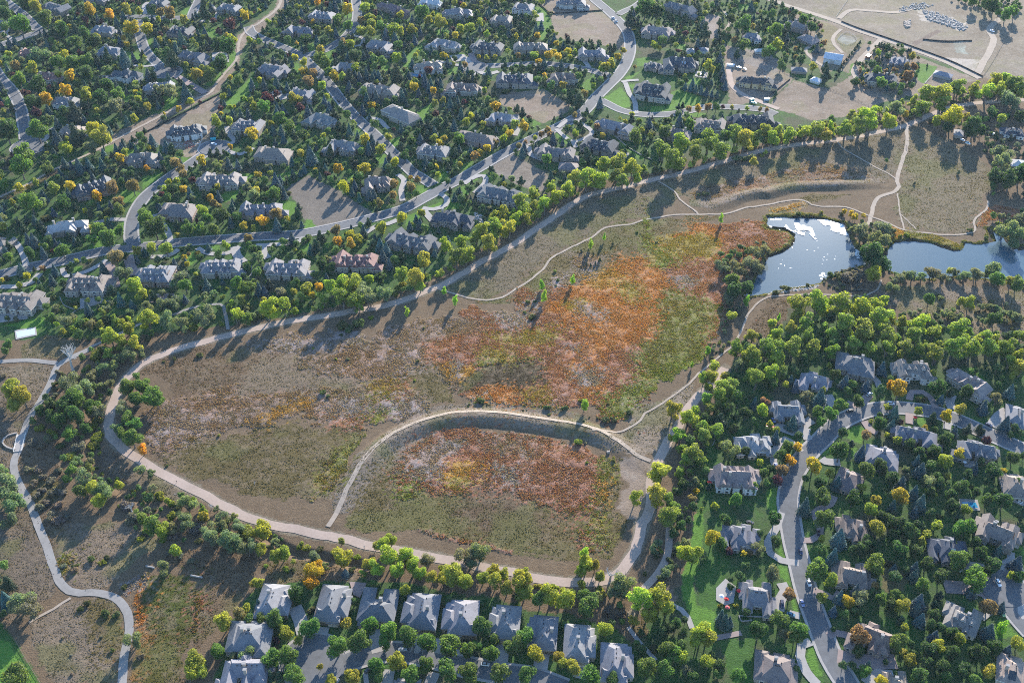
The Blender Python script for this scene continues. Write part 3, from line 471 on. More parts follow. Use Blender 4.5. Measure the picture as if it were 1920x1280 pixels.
# ------------------------------------------------------------ strips
def offs(line):
    a = np.array(line); t = np.gradient(a, axis=0); t /= np.maximum(np.linalg.norm(t, axis=1, keepdims=True), 1e-6)
    return a, np.stack([-t[:, 1], t[:, 0]], 1)
def strip(name, line, o1, o2, lift, material, thick=0.0, cut=None, wob=0.0, kind='structure'):
    a, n = offs(line)
    K = max(2, int(abs(o2 - o1) / 2.5) + 1); os_ = np.linspace(o1, o2, K); V = []; Fc = []
    jj = (vnoise(a[:, 0], a[:, 1], 5, 3) - .5) * wob
    for j in range(len(a)):
        for i, o in enumerate(os_):
            e = jj[j] if i in (0, K - 1) else 0
            V.append((a[j, 0] + n[j, 0] * (o + e), a[j, 1] + n[j, 1] * (o + e)))
    V = np.array(V); z = hgt(V[:, 0], V[:, 1]) + lift; V3 = np.column_stack([V, z])
    for j in range(len(a) - 1):
        if cut is not None and cut[j]: continue
        for i in range(K - 1): Fc.append((j * K + i, j * K + i + 1, (j + 1) * K + i + 1, (j + 1) * K + i))
    if not Fc: return None
    if o2 > o1: Fc = [q[::-1] for q in Fc]
    if thick:
        n0 = len(V3); B = V3.copy(); B[:, 2] -= thick; V3 = np.vstack([V3, B]); E = []
        for j in range(len(a) - 1):
            if cut is not None and cut[j]: continue
            E.append((j * K, (j + 1) * K, n0 + (j + 1) * K, n0 + j * K)); E.append((j * K + K - 1, n0 + j * K + K - 1, n0 + (j + 1) * K + K - 1, (j + 1) * K + K - 1))
        Fc = Fc + E
    m = mesh(name, V3, Fc, [material]); return struct(name, m)
def disc(name, c, r, lift, material, n=40):
    v = [(c[0], c[1])] + [(c[0] + r * math.cos(2 * math.pi * i / n), c[1] + r * math.sin(2 * math.pi * i / n)) for i in range(n)]
    V = np.array(v); z = hgt(V[:, 0], V[:, 1]) + lift
    return struct(name, mesh(name, np.column_stack([V, z]), [(0, i + 1, (i + 1) % n + 1) for i in range(n)], [material]))
for i, (w, line) in enumerate(STREETS):
    strip('road', line, -w / 2, w / 2, .16 + .015 * i, M['asphalt'])
    a = np.array(line); cut = np.zeros(len(a), bool)
    for sgn in (1, -1):
        _, nn = offs(line); q = a + nn * sgn * (w / 2 + .75); cut = np.zeros(len(a), bool)
        for j, (w2, l2) in enumerate(STREETS):
            if j != i: cut |= dline(q[:, 0], q[:, 1], l2) < w2 / 2 + 1.0
        for c, r in SACS: cut |= np.hypot(q[:, 0] - c[0], q[:, 1] - c[1]) < r + .6
        cut[:-1] |= cut[1:]
        if sgn > 0: strip('pavement', line, w / 2, w / 2 + 1.5, .30, M['concrete'], .3, cut)
        else: strip('pavement', line, -w / 2 - 1.5, -w / 2, .30, M['concrete'], .3, cut)
for i, (c, r) in enumerate(SACS):
    disc('pavement', c, r + 1.8, .13, M['concrete']); disc('road', c, r, .46 + .01 * i, M['asphalt'])
for w, line in TRAILS: strip('trail', line, -w / 2, w / 2, .14, M['gravel'], 0, None, 1.5)
KM = {'conc': M['concrete'], 'dirt': M['dirtpath'], 'gravel': M['gravel'], 'brick': M['brickpave']}
for i, (k, w, line) in enumerate(PATHL):
    strip('path' if k in ('dirt', 'gravel') or i < 3 else 'driveway', line, -w / 2, w / 2, .20 + .012 * (i % 6) + (.14 if i > 25 else 0), KM[k] if i > 2 else M['parkpath'], 0, None, 1.1 if k == 'dirt' else .5 if i < 3 else 0)
# ------------------------------------------------------------ water
wm = bpy.data.materials.new('pond_water'); wm.use_nodes = True; b = wm.node_tree.nodes['Principled BSDF']
b.inputs['Base Color'].default_value = (.06, .10, .125, 1); b.inputs['Roughness'].default_value = .12; b.inputs['IOR'].default_value = 1.33; b.inputs['Specular IOR Level'].default_value = .9
nt = wm.node_tree; g = nt.nodes.new('ShaderNodeNewGeometry'); n = nt.nodes.new('ShaderNodeTexNoise'); n.inputs['Scale'].default_value = .7; n.inputs['Detail'].default_value = 3
bp = nt.nodes.new('ShaderNodeBump'); bp.inputs['Strength'].default_value = .12; bp.inputs['Distance'].default_value = .1
nt.links.new(g.outputs['Position'], n.inputs['Vector']); nt.links.new(n.outputs[0], bp.inputs['Height']); nt.links.new(bp.outputs[0], b.inputs['Normal'])
for pl in POND:
    a = np.array(pl); c = a.mean(0); d = a - c; e = c + d * (1 + 6 / np.maximum(np.linalg.norm(d, axis=1, keepdims=True), 20))
    struct('water', mesh('water', np.column_stack([e, np.full(len(e), WATER_Z)]), [tuple(range(len(e)))[::-1]] if np.cross(e[1] - e[0], e[2] - e[1]) < 0 and False else [tuple(range(len(e)))], [wm]))
M['glare'] = mat('painted_glare', (.75, .78, .78), .5, [(.8, .15)])  # plain white that stands in for bright glare on the pond surface
# ------------------------------------------------------------ houses
GRY = (.15, .155, .172); LGR = (.19, .192, .205); SLA = (.06, .07, .085); BRN = (.185, .162, .152); RED = (.20, .11, .095); TN = (.22, .18, .15); PNK = (.165, .132, .122); WHR = (.42, .44, .46)
STN = (.26, .22, .185); WHT = (.62, .60, .57); BRK = (.30, .22, .185); CRM = (.37, .32, .265); GWL = (.38, .37, .36)
# ends of the long axis at roof level (4x panel coordinates), depth m, roof, wall, short name, extra look, options
HOUSES = [
 ('a330,35', 'a500,75', 15, LGR, STN, 'pale-roofed house topping the far northwest street', 'grey hip roofs and a wide concrete apron', ''),
 ('a-40,150', 'a45,170', 13, GRY, STN, 'half-seen house at the northwest edge', 'dark grey roof', ''),
 ('a690,210', 'a860,225', 16, LGR, CRM, 'light-roofed house among northwest pines', 'stepped pale roofs', ''),
 ('a1255,220', 'a1450,235', 17, SLA, BRK, 'dark-roofed brick house at the street bend', 'slate roof with white dormer', 'd'),
 ('a1345,405', 'a1560,440', 17, GRY, STN, 'blue-grey L-shaped house beside the tan greenbelt', 'steep cross gables', 'w'),
 ('a740,370', 'a905,385', 17, LGR, CRM, 'pale many-ridged house above the white mansion', 'stepped hip roofs', ''),
 ('a140,375', 'a275,375', 15, RED, STN, 'small red-roofed house furthest northwest', 'terracotta hip roof', ''),
 ('a255,560', 'a430,575', 16, RED, CRM, 'wider red-roofed house amid yellow trees', 'terracotta roof over cream walls', ''),
 ('a850,540', 'a1050,565', 16, SLA, WHT, 'white mansion with black slate roof', 'tall white walls and balconies', 'wt'),
 ('a1080,650', 'a1320,640', 14, GRY, STN, 'grey house beside the brick cul-de-sac drive', 'long blue-grey roof', ''),
 ('a395,755', 'a590,760', 16, LGR, WHT, 'blue-grey house by the western curve', 'white bay under pale roof', ''),
 ('a450,955', 'a610,950', 16, TN, CRM, 'sandy-roofed house with bright stone terrace', 'light brown roof', 't'),
 ('a1260,990', 'a1530,960', 17, SLA, WHT, 'unfinished white mansion on bare dirt', 'new slate roof, three gables, no planting', 'dw'),
 ('a950,1190', 'a1190,1175', 17, BRN, STN, 'brown stone house below the dirt lot', 'tall chimneys and steep gables', 'w'),
 ('a1745,930', 'b60,945', 18, GRY, CRM, 'large house uphill of the truck cul-de-sac', 'grey cross-gabled roofs', 'd'),
 ('a1640,45', 'a1805,65', 15, GRY, STN, 'grey house with curved drive up north', 'low hip roofs', ''),
 ('a1125,10', 'a1265,25', 14, GRY, BRK, 'far house over the yellow pair of trees', 'dim grey roof', ''),
 ('a650,-25', 'a800,-10', 14, GRY, STN, 'northernmost house cut by the frame edge', 'dark roof', ''),
 ('b400,105', 'b595,120', 16, GRY, STN, 'grey-gabled house above the T junction', 'steep small gables', 'd'),
 ('b215,215', 'b435,235', 14, GRY, BRK, 'long dark house above the fork', 'low grey roof behind shrubs', ''),
 ('b935,25', 'b1135,95', 13, (.17, .12, .13), BRK, 'maroon-roofed long house by the bend', 'dark purple-brown roof', ''),
 ('b965,190', 'b1065,200', 14, BRN, CRM, 'small tan-roofed house in yellow birches', 'half-hidden roof', ''),
 ('b835,330', 'b1020,350', 19, LGR, STN, 'pale house with big concrete car court', 'light grey crossing roofs', 'w'),
 ('b1405,85', 'b1620,90', 15, LGR, CRM, 'bright-roofed house in the upper middle', 'several pale gables', ''),
 ('b1765,140', 'b1925,150', 17, BRN, STN, 'brown house over the twin-tree drive', 'large plain brown roof', ''),
 ('b1310,310', 'b1510,345', 17, LGR, CRM, 'fan-roofed house with semicircular terrace', 'pale slopes stepping down', 't'),
 ('b1620,335', 'b1865,360', 17, SLA, STN, 'wide slate house with brick forecourt', 'row of small dormers', 'd'),
 ('b15,505', 'b220,535', 21, GRY, STN, 'large dark house left of the main fork', 'deep crossing roofs', 'w'),
 ('b590,475', 'b735,495', 17, LGR, STN, 'grey house below the fork lawn', 'simple hip roofs', ''),
 ('b1190,490', 'b1395,490', 15, TN, WHT, 'white villa with the blue lap pool', 'tan tiled roofs and terraces', ''),
 ('b775,650', 'b1075,690', 17, BRN, STN, 'long brown stone house facing the straight street', 'three stepped gables', 'd'),
 ('b1415,650', 'b1670,660', 17, PNK, CRM, 'arched-window villa with pinkish hips', 'tall lit windows toward the lawn', 'w'),
 ('b1790,590', 'c175,595', 18, SLA, STN, 'slate mansion beside the pale motor court', 'long slate roof with white trim', 'd'),
 ('b245,685', 'b430,715', 16, LGR, STN, 'grey house with rock garden court', 'low hipped roof', ''),
 ('b400,865', 'b570,915', 19, (.19, .205, .205), CRM, 'pale green-grey roofed house west of street', 'broad light roof', ''),
 ('b975,800', 'b1205,890', 18, BRN, CRM, 'huge plain hip roof east of straight street', 'long ridge falling to the right', 'h'),
 ('b0,1135', 'b265,1150', 20, (.20, .175, .155), STN, 'broad beige-roofed mansion above the bare lot', 'wide beige hips and turret', 'h'),
 ('b530,1080', 'b755,1105', 18, LGR, STN, 'fan-gabled house near the orange tree', 'pale radiating hips', ''),
 ('b1515,1000', 'b1800,1045', 15, PNK, BRK, 'pink-brown roofed house inside the road bend', 'long slope with white terrace wall', 'h'),
 ('b1215,1110', 'b1455,1135', 16, LGR, CRM, 'three-gabled cream house with parked white car', 'pointed front gables', 'd'),
 ('b1745,865', 'b1925,890', 15, LGR, STN, 'grey house left of the shaded dirt lot', 'hip roof with dormer', ''),
 ('b1230,5', 'b1390,20', 15, WHR, WHT, 'flat white house at the top edge', 'white roof and patio', ''),
 ('c5,45', 'c165,60', 18, LGR, WHT, 'pale modern house beside the green strip', 'shed roofs and a white deck', ''),
 ('c350,15', 'c565,20', 16, GRY, GWL, 'house being framed on the top dirt lot', 'broken up roof planes', 'w'),
 ('c0,345', 'c285,350', 15, BRN, STN, 'long stone house behind three yellow trees', 'tall chimney and small gables', 'd'),
 ('c490,395', 'c715,400', 15, GRY, STN, 'grey house below the big bare lot', 'hip roofs around a car court', ''),
 ('c280,570', 'c480,580', 15, PNK, CRM, 'pink-roofed house with covered porch', 'deep columned porch', ''),
 ('b1925,565', 'c60,560', 12, SLA, CRM, 'guest wing beside the slate mansion', 'low roof and pale columns', ''),
 ('c975,215', 'c1205,245', 20, BRN, STN, 'rambling house across from the bare lot', 'many small brown gables', 'w'),
 ('c1120,470', 'c1380,480', 25, SLA, STN, 'black-roofed estate with courtyard', 'big slate gables and skylights', 'w'),
 ('c1000,470', 'c1130,480', 14, SLA, STN, 'low slate carriage house beside the estate', 'single long ridge', ''),
 ('c930,655', 'c1190,690', 27, SLA, CRM, 'cream estate on its own green lawn', 'clustered turrets and gables', 'wd'),
 ('c1150,30', 'c1385,90', 16, GRY, STN, 'sprawling house right of the upper road', 'low grey roofs', ''),
 ('c1315,350', 'c1375,355', 8, LGR, WHT, 'small square pool pavilion', 'pale pyramid roof', 'p'),
 ('c1410,345', 'c1475,350', 9, LGR, WHT, 'second pavilion with wider porch', 'pale hip roof', 'p'),
 ('c1745,255', 'c1865,265', 15, GRY, WHT, 'blue-roofed house at the woodland edge', 'white dormers', ''),
 ('c1825,355', 'c1925,355', 7, WHR, GWL, 'long pale shed by the power line', 'low metal roof', 'p'),
 ('c1700,585', 'd60,620', 13, (.05, .055, .06), (.5, .36, .2), 'half-built timber house on the graded lot', 'raw wood walls, black roof felt', 'w'),
 ('c640,915', 'c930,985', 16, GRY, STN, 'long grey house with the oval garden', 'stepping slate gables', 'w'),
 ('c520,1055', 'c795,1110', 18, SLA, STN, 'dark house below the formal round garden', 'big slate slope with dormers', 'd'),
 ('c185,1120', 'c490,1150', 15, BRN, STN, 'brown-roofed house by the fountain garden', 'line of cross gables', 'w'),
 ('c355,1215', 'c495,1225', 13, BRN, STN, 'guest house in front of the brown roofs', 'small gabled roof', 'p'),
 ('c1155,975', 'c1345,1005', 16, PNK, STN, 'low brown-roofed house above the cottonwoods', 'wide flat-pitched slopes', 'h'),
 ('c1365,915', 'c1615,945', 17, BRN, CRM, 'cream stone house over the cottonwood row', 'two small gables', 'd'),
 ('c1640,890', 'd70,900', 17, SLA, STN, 'long slate manor at the end of the lane', 'many matching steep gables', 'wd'),
 ('d130,165', 'd290,205', 14, BRN, BRK, 'wooded brown house in the upper right', 'dim brown roof', ''),
 ('d250,250', 'd375,295', 15, BRN, BRK, 'purple-brown roofed wing near the garden hoops', 'long hip roof', 'h'),
 ('d430,405', 'd560,425', 17, (.50, .53, .56), (.55, .56, .57), 'metal-roofed horse barn', 'bright ribbed gable roof', 'g'),
 ('d925,430', 'd1055,450', 18, GRY, STN, 'grey house beside the bright ranch lawn', 'steep hips', ''),
 ('d740,570', 'd985,600', 17, SLA, CRM, 'slate ranch house ringed by trees', 'low wings with a pale gable', 'w'),
 ('d1765,960', 'd1930,975', 14, SLA, WHT, 'white farmhouse at the right edge', 'black roof and white walls', 'd'),
 ('d1405,965', 'd1470,975', 12, LGR, STN, 'small cottage under the golden tree', 'grey gable roof', 'p'),
 ('d180,495', 'd295,505', 10, GRY, STN, 'low outbuilding among the ranch trees', 'long grey roof', 'p'),
 ('d335,565', 'd400,585', 9, WHR, WHT, 'tiny white cottage in the windbreak', 'white roof', 'p'),
 ('d1830,1190', 'd1930,1200', 13, WHR, STN, 'pale-roofed place near the far-right woods', 'half hidden roof', 'p'),
 ('d1255,520', 'd1385,550', 10, (.2, .2, .22), GWL, 'dark open hay shelter', 'flat shed roof', 'p'),
 ('e545,155', 'e865,85', 17, SLA, BRK, 'slate house with two red garage doors', 'long ridge with small white dormers', 'dr'),
 ('e345,430', 'e660,395', 16, (.26, .25, .25), STN, 'angled grey house with the red car', 'three pale hips behind the ridge', ''),
 ('e-60,520', 'e75,540', 18, BRN, STN, 'brown-roofed house at the left edge street', 'steep lit gable', ''),
 ('e1205,280', 'e1465,285', 19, BRN, BRK, 'brown-roofed house inside the branch road', 'bright rear slopes, round vent', 'h'),
 ('e1485,65', 'e1815,65', 17, BRN, CRM, 'cream turreted house above the branch road', 'arched gables and a round tower', 'wd'),
 ('e-40,955', 'e300,985', 19, BRN, CRM, 'mansion with the pale backyard pool', 'long row of dormers and columned rear', 'wd'),
 ('e500,835', 'e820,840', 19, BRN, CRM, 'mansion with white columned loggia', 'arched rear windows', 'wd'),
 ('e1030,765', 'e1305,775', 19, LGR, BRK, 'brick mansion between silver-green trees', 'three rear gables and patio', 'wd'),
 ('e1510,715', 'e1820,715', 16, GRY, CRM, 'cream mansion with curved retaining wall', 'three front pyramids and chimneys', 'wd'),
 ('e1780,290', 'f215,275', 14, GRY, STN, 'long grey house above the bare corner lot', 'two gables by the orange tree', 'd'),
 ('f75,720', 'f410,730', 18, (.22, .215, .215), CRM, 'mansion with four tall loggia windows', 'steep lit roof hips', 'wd'),
 ('f575,665', 'f925,680', 16, RED, CRM, 'terracotta mansion with arched dormers', 'red roof and white arches', 'wd'),
 ('f990,490', 'f1345,560', 18, GRY, STN, 'rambling grey stone mansion by the spruces', 'many gables and stone chimneys', 'wd'),
 ('f1335,325', 'f1625,370', 18, SLA, STN, 'new slate mansion with oval drive', 'angled wings and stone chimneys', 'w'),
 ('f1670,140', 'g75,200', 19, GRY, CRM, 'radiating grey-hipped house with looped drive', 'fan of grey hips', 'w'),
 ('f805,95', 'f1005,80', 19, PNK, STN, 'rosy-roofed house beside the side street', 'brick-brown steep gables', 'w'),
 ('k1680,745', 'l20,740', 18, LGR, CRM, 'house with the red boat in its drive', 'pale slopes and conservatory', 'w'),
 ('k1510,1000', 'k1850,1010', 17, PNK, WHT, 'rosy-grey mansion with red garden umbrellas', 'broad lit hip roofs', 'w'),
 ('l235,250', 'l460,300', 17, LGR, CRM, 'sage-roofed house at the crescent start', 'light green-grey hips', 'w'),
 ('l515,135', 'l800,185', 20, GRY, STN, 'biggest blue-grey roof on the crescent', 'long garage wing toward the street', 'wh'),
 ('l960,195', 'l1235,205', 17, BRN, WHT, 'manor with white chimneys behind the gold tree', 'row of white dormers', 'wd'),
 ('l1370,215', 'l1670,385', 15, BRN, CRM, 'long stepped house at the crescent east', 'lit gables along a diagonal', 'w'),
 ('l1800,510', 'l1940,540', 19, LGR, STN, 'grey roof cut off at the right edge', 'wide plain hips', 'h'),
 ('l35,490', 'l280,500', 18, GRY, STN, 'grey-roofed house at the inner bend', 'pale crossing hips', 'w'),
 ('l955,670', 'l1285,735', 14, GRY, STN, 'low grey house inside the crescent', 'long roof with four short gables', ''),
 ('l745,815', 'l985,865', 18, GRY, STN, 'grey house with the bright rear slope', 'strongly lit left hip', 'h'),
 ('l525,975', 'l710,1045', 17, PNK, STN, 'rosy house tucked in the inner corner', 'two crossing ridges', 'h'),
 ('l1410,775', 'l1720,835', 14, GRY, STN, 'three-peaked grey house with stone patio', 'steep triangular gables', ''),
 ('l1765,1040', 'l1960,1060', 18, TN, CRM, 'beige-roofed house with poolside loungers', 'tan hips and terrace', 'h'),
 ('m1710,930', 'n110,930', 20, GRY, STN, 'grey house west of the patio-home row', 'plain lit ridge', 'h'),
 ('m1650,1200', 'n90,1200', 19, GRY, STN, 'lower-left corner house under willows', 'crossing grey ridges', 'w'),
 ('n0,640', 'n265,660', 25, LGR, STN, 'first patio home beside the cul-de-sac', 'tall narrow hip roof', 'v'),
 ('n450,650', 'n710,670', 26, LGR, STN, 'patio home right of the golden tree', 'long ridge running uphill', 'v'),
 ('n770,670', 'n1060,690', 26, GRY, STN, 'U-shaped patio home with notched rear', 'open rear courtyard', 'v'),
 ('n1090,710', 'n1380,730', 25, GRY, STN, 'patio home with rear timber porch', 'shade-dappled ridge', 'v'),
 ('n1390,760', 'n1680,770', 24, LGR, STN, 'patio home with the arched gable vent', 'bright square rear slope', 'v'),
 ('n1740,790', 'o70,810', 23, LGR, STN, 'patio home with glass sunroom', 'pale blue rear glasshouse', 'v'),
 ('o105,870', 'o350,890', 23, GRY, STN, 'patio home dappled by tree shade', 'grey twin hips', 'v'),
 ('o380,950', 'o635,970', 25, LGR, STN, 'patio home with two front hips', 'paired low front gables', 'v'),
 ('o655,1095', 'o920,1115', 25, LGR, STN, 'last patio home in the row', 'rear deck and lit middle slope', 'v'),
 ('o1580,130', 'o1850,170', 18, GRY, CRM, 'gabled house beside the big dark lawn', 'triangular west gable', 'w'),
 ('o1730,590', 'p45,620', 21, LGR, CRM, 'house with red-cushioned terrace', 'grey hips beside a curved patio', 'w'),
 ('o1830,1120', 'p230,1180', 19, PNK, STN, 'rosy-roofed house low on the right street', 'long ridge down to the kerb', 'h'),
 ('p530,75', 'p745,105', 18, PNK, CRM, 'rosy four-gabled house right of the street', 'steep triangular gables', 'w'),
 ('p510,420', 'p795,475', 18, TN, CRM, 'tan-roofed house facing the parked white car', 'pale lit square hips', 'w'),
 ('p645,870', 'p935,985', 18, PNK, STN, 'rosy house behind the rust-coloured tree', 'spine ridge with front hip', 'w'),
 ('p1215,235', 'p1490,265', 18, SLA, BRK, 'blue slate house with skylights', 'two glass skylights', 'w'),
 ('p1575,85', 'p1885,205', 18, BRN, STN, 'big brown-grey house at the upper right corner', 'turret and stepped hips', 'w'),
 ('p1345,720', 'p1610,835', 16, (.19, .18, .165), WHT, 'cream two-storey house with dormer row', 'white arched rear windows', 'd'),
 ('p1735,1130', 'p1960,1200', 19, TN, CRM, 'beige house with rooftop solar panels', 'dark solar array', 'hs'),
 ('p900,1260', 'p1070,1275', 14, TN, STN, 'tan roof on the bottom edge', 'parked pickup beside it', ''),
 ('n1000,1330', 'n1230,1340', 18, GRY, STN, 'roof just under the bottom edge', 'shaded grey slope', 'v'),
]
def winmesh():
    b = MB(); b.box((0, 0, 0), (1, .14, 1), 0, 1); b.box((0, -.09, .08), (.84, .06, .84), 0, 0)
    return b.mesh('window', [M['glass'], M['trim']])
WIN = winmesh()
def garmesh():
    b = MB(); b.box((0, 0, 0), (1, .16, 1), 0, 0); return b.mesh('garage_door', [M['garage']])
GAR = garmesh()
def roof_block(b, cx, cy, w, d, h, pitch, kind, wallb=None, o=.6):
    """rectangular roof: hip or gable, ridge along the longer side"""
    W2, D2 = w / 2 + o, d / 2 + o; fl = w < d
    if fl: W2, D2 = D2, W2
    rh = D2 * pitch; ins = D2 if kind == 'hip' else (0 if kind == 'gable' else D2 * .45)
    ins = min(ins, W2 - .01); t = .28
    V = [(-W2, -D2, h), (W2, -D2, h), (W2, D2, h), (-W2, D2, h), (-W2 + ins, 0, h + rh), (W2 - ins, 0, h + rh)]
    V += [(x, y, z - t) for x, y, z in V[:4]]
    if fl: V = [(-y, x, z) for x, y, z in V]
    V = [(x + cx, y + cy, z) for x, y, z in V]
    Fm = [((0, 1, 5, 4), 0), ((2, 3, 4, 5), 0), ((1, 2, 5), 0), ((3, 0, 4), 0), ((9, 8, 7, 6), 1), ((0, 6, 7, 1), 1), ((1, 7, 8, 2), 1), ((2, 8, 9, 3), 1), ((3, 9, 6, 0), 1)]
    for q, m in Fm: b.add([V[i] for i in q], [tuple(range(len(q)))], m)
    return rh
HB = []           # footprints for keeping trees off: (cx, cy, ux, uy, L/2, D/2)
KEYS = []         # (photo x, y, short name)
def split2(s): return px(s)
def house(i, rec):
    p1, p2, D, roof, wall, key, extra, opt = rec
    R = random.Random(i * 31 + 5); q1, q2 = px(p1), px(p2); D = D * (.94 if 'v' in opt or 'p' in opt or 'g' in opt else 1.14)
    A = P(*q1, 6.5); B = P(*q2, 6.5); cx, cy = (A[0] + B[0]) / 2, (A[1] + B[1]) / 2
    L = math.hypot(B[0] - A[0], B[1] - A[1]); rot = math.atan2(B[1] - A[1], B[0] - A[0])
    near = (q1[1] + q2[1]) / 2 > 330
    zg = min(hz(cx + dx, cy + dy) for dx, dy in ((0, 0), (L / 3, 0), (-L / 3, 0))) - .1
    root = obj('house', None, None, (cx, cy, zg), rot); root.name = 'barn' if 'barn' in key else 'pavilion' if 'pavilion' in key else 'shed' if ('shed' in key or 'shelter' in key or 'greenhouse' in key) else 'house'
    cat = root.name.split('.')[0]
    lab = (key + ', ' + extra).split(); 
    tag(root, ' '.join(lab[:16]), cat, 'houses of the neighbourhood' if cat == 'house' else None)
    HB.append((cx, cy, math.cos(rot), math.sin(rot), L / 2, D / 2)); KEYS.append(((q1[0] + q2[0]) / 2, (q1[1] + q2[1]) / 2, key))
    two = L > 22; H0 = 5.9 if two else 3.6
    if 'p' in opt: H0 = 3.0
    if 'v' in opt: H0 = 4.4
    if 'g' in opt: H0 = 5.0
    blocks = []
    def blk(x, y, w, d, h, kind, pitch=.72): blocks.append((x, y, w, d, h + R.uniform(-.12, .12), kind, pitch * R.uniform(.95, 1.06)))
    if 'p' in opt: blk(0, 0, L, D, H0, 'hip', .55)
    elif 'g' in opt: blk(0, 0, L, D, H0, 'gable', .42)
    elif 'v' in opt:
        s = R.choice((-1, 1))
        if 'U-shaped' in key:
            blk(0, -D * .12, L * .92, D * .55, H0, 'hip', .66); blk(-L * .3, D * .22, L * .3, D * .5, H0, 'hip', .7); blk(L * .27, D * .2, L * .36, D * .52, H0, 'hip', .7); blk(-L * .28, -D * .4, L * .28, D * .2, H0 - 1, 'half', .7)
        else:
            blk(s * L * .08, 0, L * .72, D * .95, H0, 'hip', .68); blk(-s * L * .25, -D * .05, L * .42, D * .55, H0 - .3, 'hip', .7)
            blk(s * L * .2, -D * .3, L * .46, D * .35, H0 - .5, 'half', .72); blk(-s * L * .22, D * .27, L * .36, D * .3, H0 - .4, 'hip', .6)
            blk(-s * L * .1, -D * .38, L * .3, D * .22, H0 - 1.0, 'gable', .75)
    elif 'h' in opt:
        blk(0, 0, L * .8, D * .72, H0, 'hip', .58); blk(L * .33, -D * .12, L * .32, D * .78, H0 - .6, 'hip', .62); blk(-L * .35, D * .05, L * .3, D * .8, H0 - .4, 'hip', .6)
        blk(-L * .02, -D * .33, L * .3, D * .34, H0 - .2, 'hip', .62); blk(L * .12, D * .33, L * .34, D * .3, H0 - 1.2, 'hip', .55)
    elif i % 3 == 1 and 'd' not in opt:            # L-shaped plan
        s = R.choice((-1, 1)); blk(-s * L * .06, D * .14, L * .78, D * .46, H0, 'half', .8); blk(s * L * .29, -D * .1, L * .3, D * .86, H0 - .2, R.choice(('hip', 'half')), .82)
        blk(-s * L * .34, D * .05, L * .27, D * .62, H0 - .5, 'hip', .8); blk(-s * L * .08, -D * .16, L * .18, D * .36, H0 - .3, 'gable', .95); blk(-s * L * .24, -D * .2, L * .12, D * .3, H0 - .9, 'gable', 1.0)
        blk(s * L * .06, D * .38, L * .24, D * .3, H0 - .4, 'hip', .8); blk(s * L * .48, -D * .3, L * .2, D * .42, 3.5, 'hip', .7); blk(-s * L * .5, D * .2, L * .16, D * .34, H0 - 1.8, 'hip', .75)
    elif i % 3 == 2 and 'd' not in opt:            # stepped cluster of hips
        s = R.choice((-1, 1)); blk(0, 0, L * .46, D * .66, H0 + .3, 'hip', .78); blk(s * L * .28, D * .1, L * .4, D * .46, H0 - .2, 'hip', .8); blk(-s * L * .28, -D * .08, L * .4, D * .52, H0 - .5, 'half', .8)
        blk(s * L * .1, -D * .3, L * .2, D * .4, H0 - .1, 'gable', .92); blk(-s * L * .16, D * .3, L * .24, D * .36, H0 - .6, 'hip', .8); blk(s * L * .42, -D * .18, L * .2, D * .5, 3.6, 'half', .75)
        blk(-s * L * .42, -D * .28, L * .16, D * .34, H0 - 1.0, 'gable', .9); blk(-s * L * .46, D * .16, L * .18, D * .36, 3.4, 'hip', .7)
    else:
        k = 'half' if 'w' in opt else 'hip'
        blk(0, 0, L * .74, D * .5, H0, k, .8); blk(-L * .32, R.uniform(-.05, .05) * D, L * .26, D * R.uniform(.75, .95), H0 - .3, R.choice(('gable', 'half', 'hip')), .85)
        blk(L * .3, R.uniform(-.08, .08) * D, L * .25, D * R.uniform(.8, 1), H0 - .2, R.choice(('gable', 'half', 'hip')), .82)
        n = 3 if L > 26 else 2
        for j in range(n):
            x = (j - (n - 1) / 2) * L * .42 / max(n - 1, 1) * 1.0 + R.uniform(-1, 1); blk(x, -D * .28, L * R.uniform(.13, .17), D * .34, H0 - R.uniform(0, .8), R.choice(('gable', 'gable', 'half')), .95)
        for j in range(n):
            x = (j - (n - 1) / 2) * L * .4 / max(n - 1, 1) + R.uniform(-2, 2); blk(x, D * .27, L * R.uniform(.14, .2), D * .36, H0 - R.uniform(0, .9), R.choice(('hip', 'half')), .85)
        s = R.choice((-1, 1)); blk(s * L * .47, -D * .2 * s, L * .2, D * .45, 3.4, 'hip', .7)
        if 'w' in opt: blk(-s * L * .46, D * .18, L * .2, D * .42, H0 - 1.4, 'hip', .75)
    wb, rb = MB(), MB()
    for (x, y, w, d, h, kind, pitch) in blocks:
        wb.box((x, y, -1.2), (w, d, h + 1.0))
        roof_block(rb, x, y, w, d, h, pitch, kind, o=.55)
        if kind != 'hip':                      # gable triangles
            W2, D2 = w / 2, d / 2; rh = (min(W2, D2) + .55) * pitch; g = 1.0 if kind == 'gable' else .62
            if w >= d:
                for sx in (-1, 1): wb.add([(x + sx * W2, y - D2, h - .25), (x + sx * W2, y + D2, h - .25), (x + sx * W2, y + D2 * (1 - g), h + rh * g - .4), (x + sx * W2, y - D2 * (1 - g), h + rh * g - .4)], [(0, 1, 2, 3)])
            else:
                for sy in (-1, 1): wb.add([(x - W2, y + sy * D2, h - .25), (x + W2, y + sy * D2, h - .25), (x + W2 * (1 - g), y + sy * D2, h + rh * g - .4), (x - W2 * (1 - g), y + sy * D2, h + rh * g - .4)], [(0, 1, 2, 3)])
    obj('wall', wb.mesh('wall', [M['wall']]), root, color=wall)
    rk = R.uniform(.82, 1.2); roof = tuple(c * rk * t for c, t in zip(roof, (R.uniform(.98, 1.06), 1, R.uniform(.95, 1.05))))
    ro = obj('roof', rb.mesh('roof', [M['shingle'], M['trim'] if wall in (WHT, CRM) else M['stone']]), root, color=roof)
    if 'p' in opt and not near: return root
    main = blocks[0]
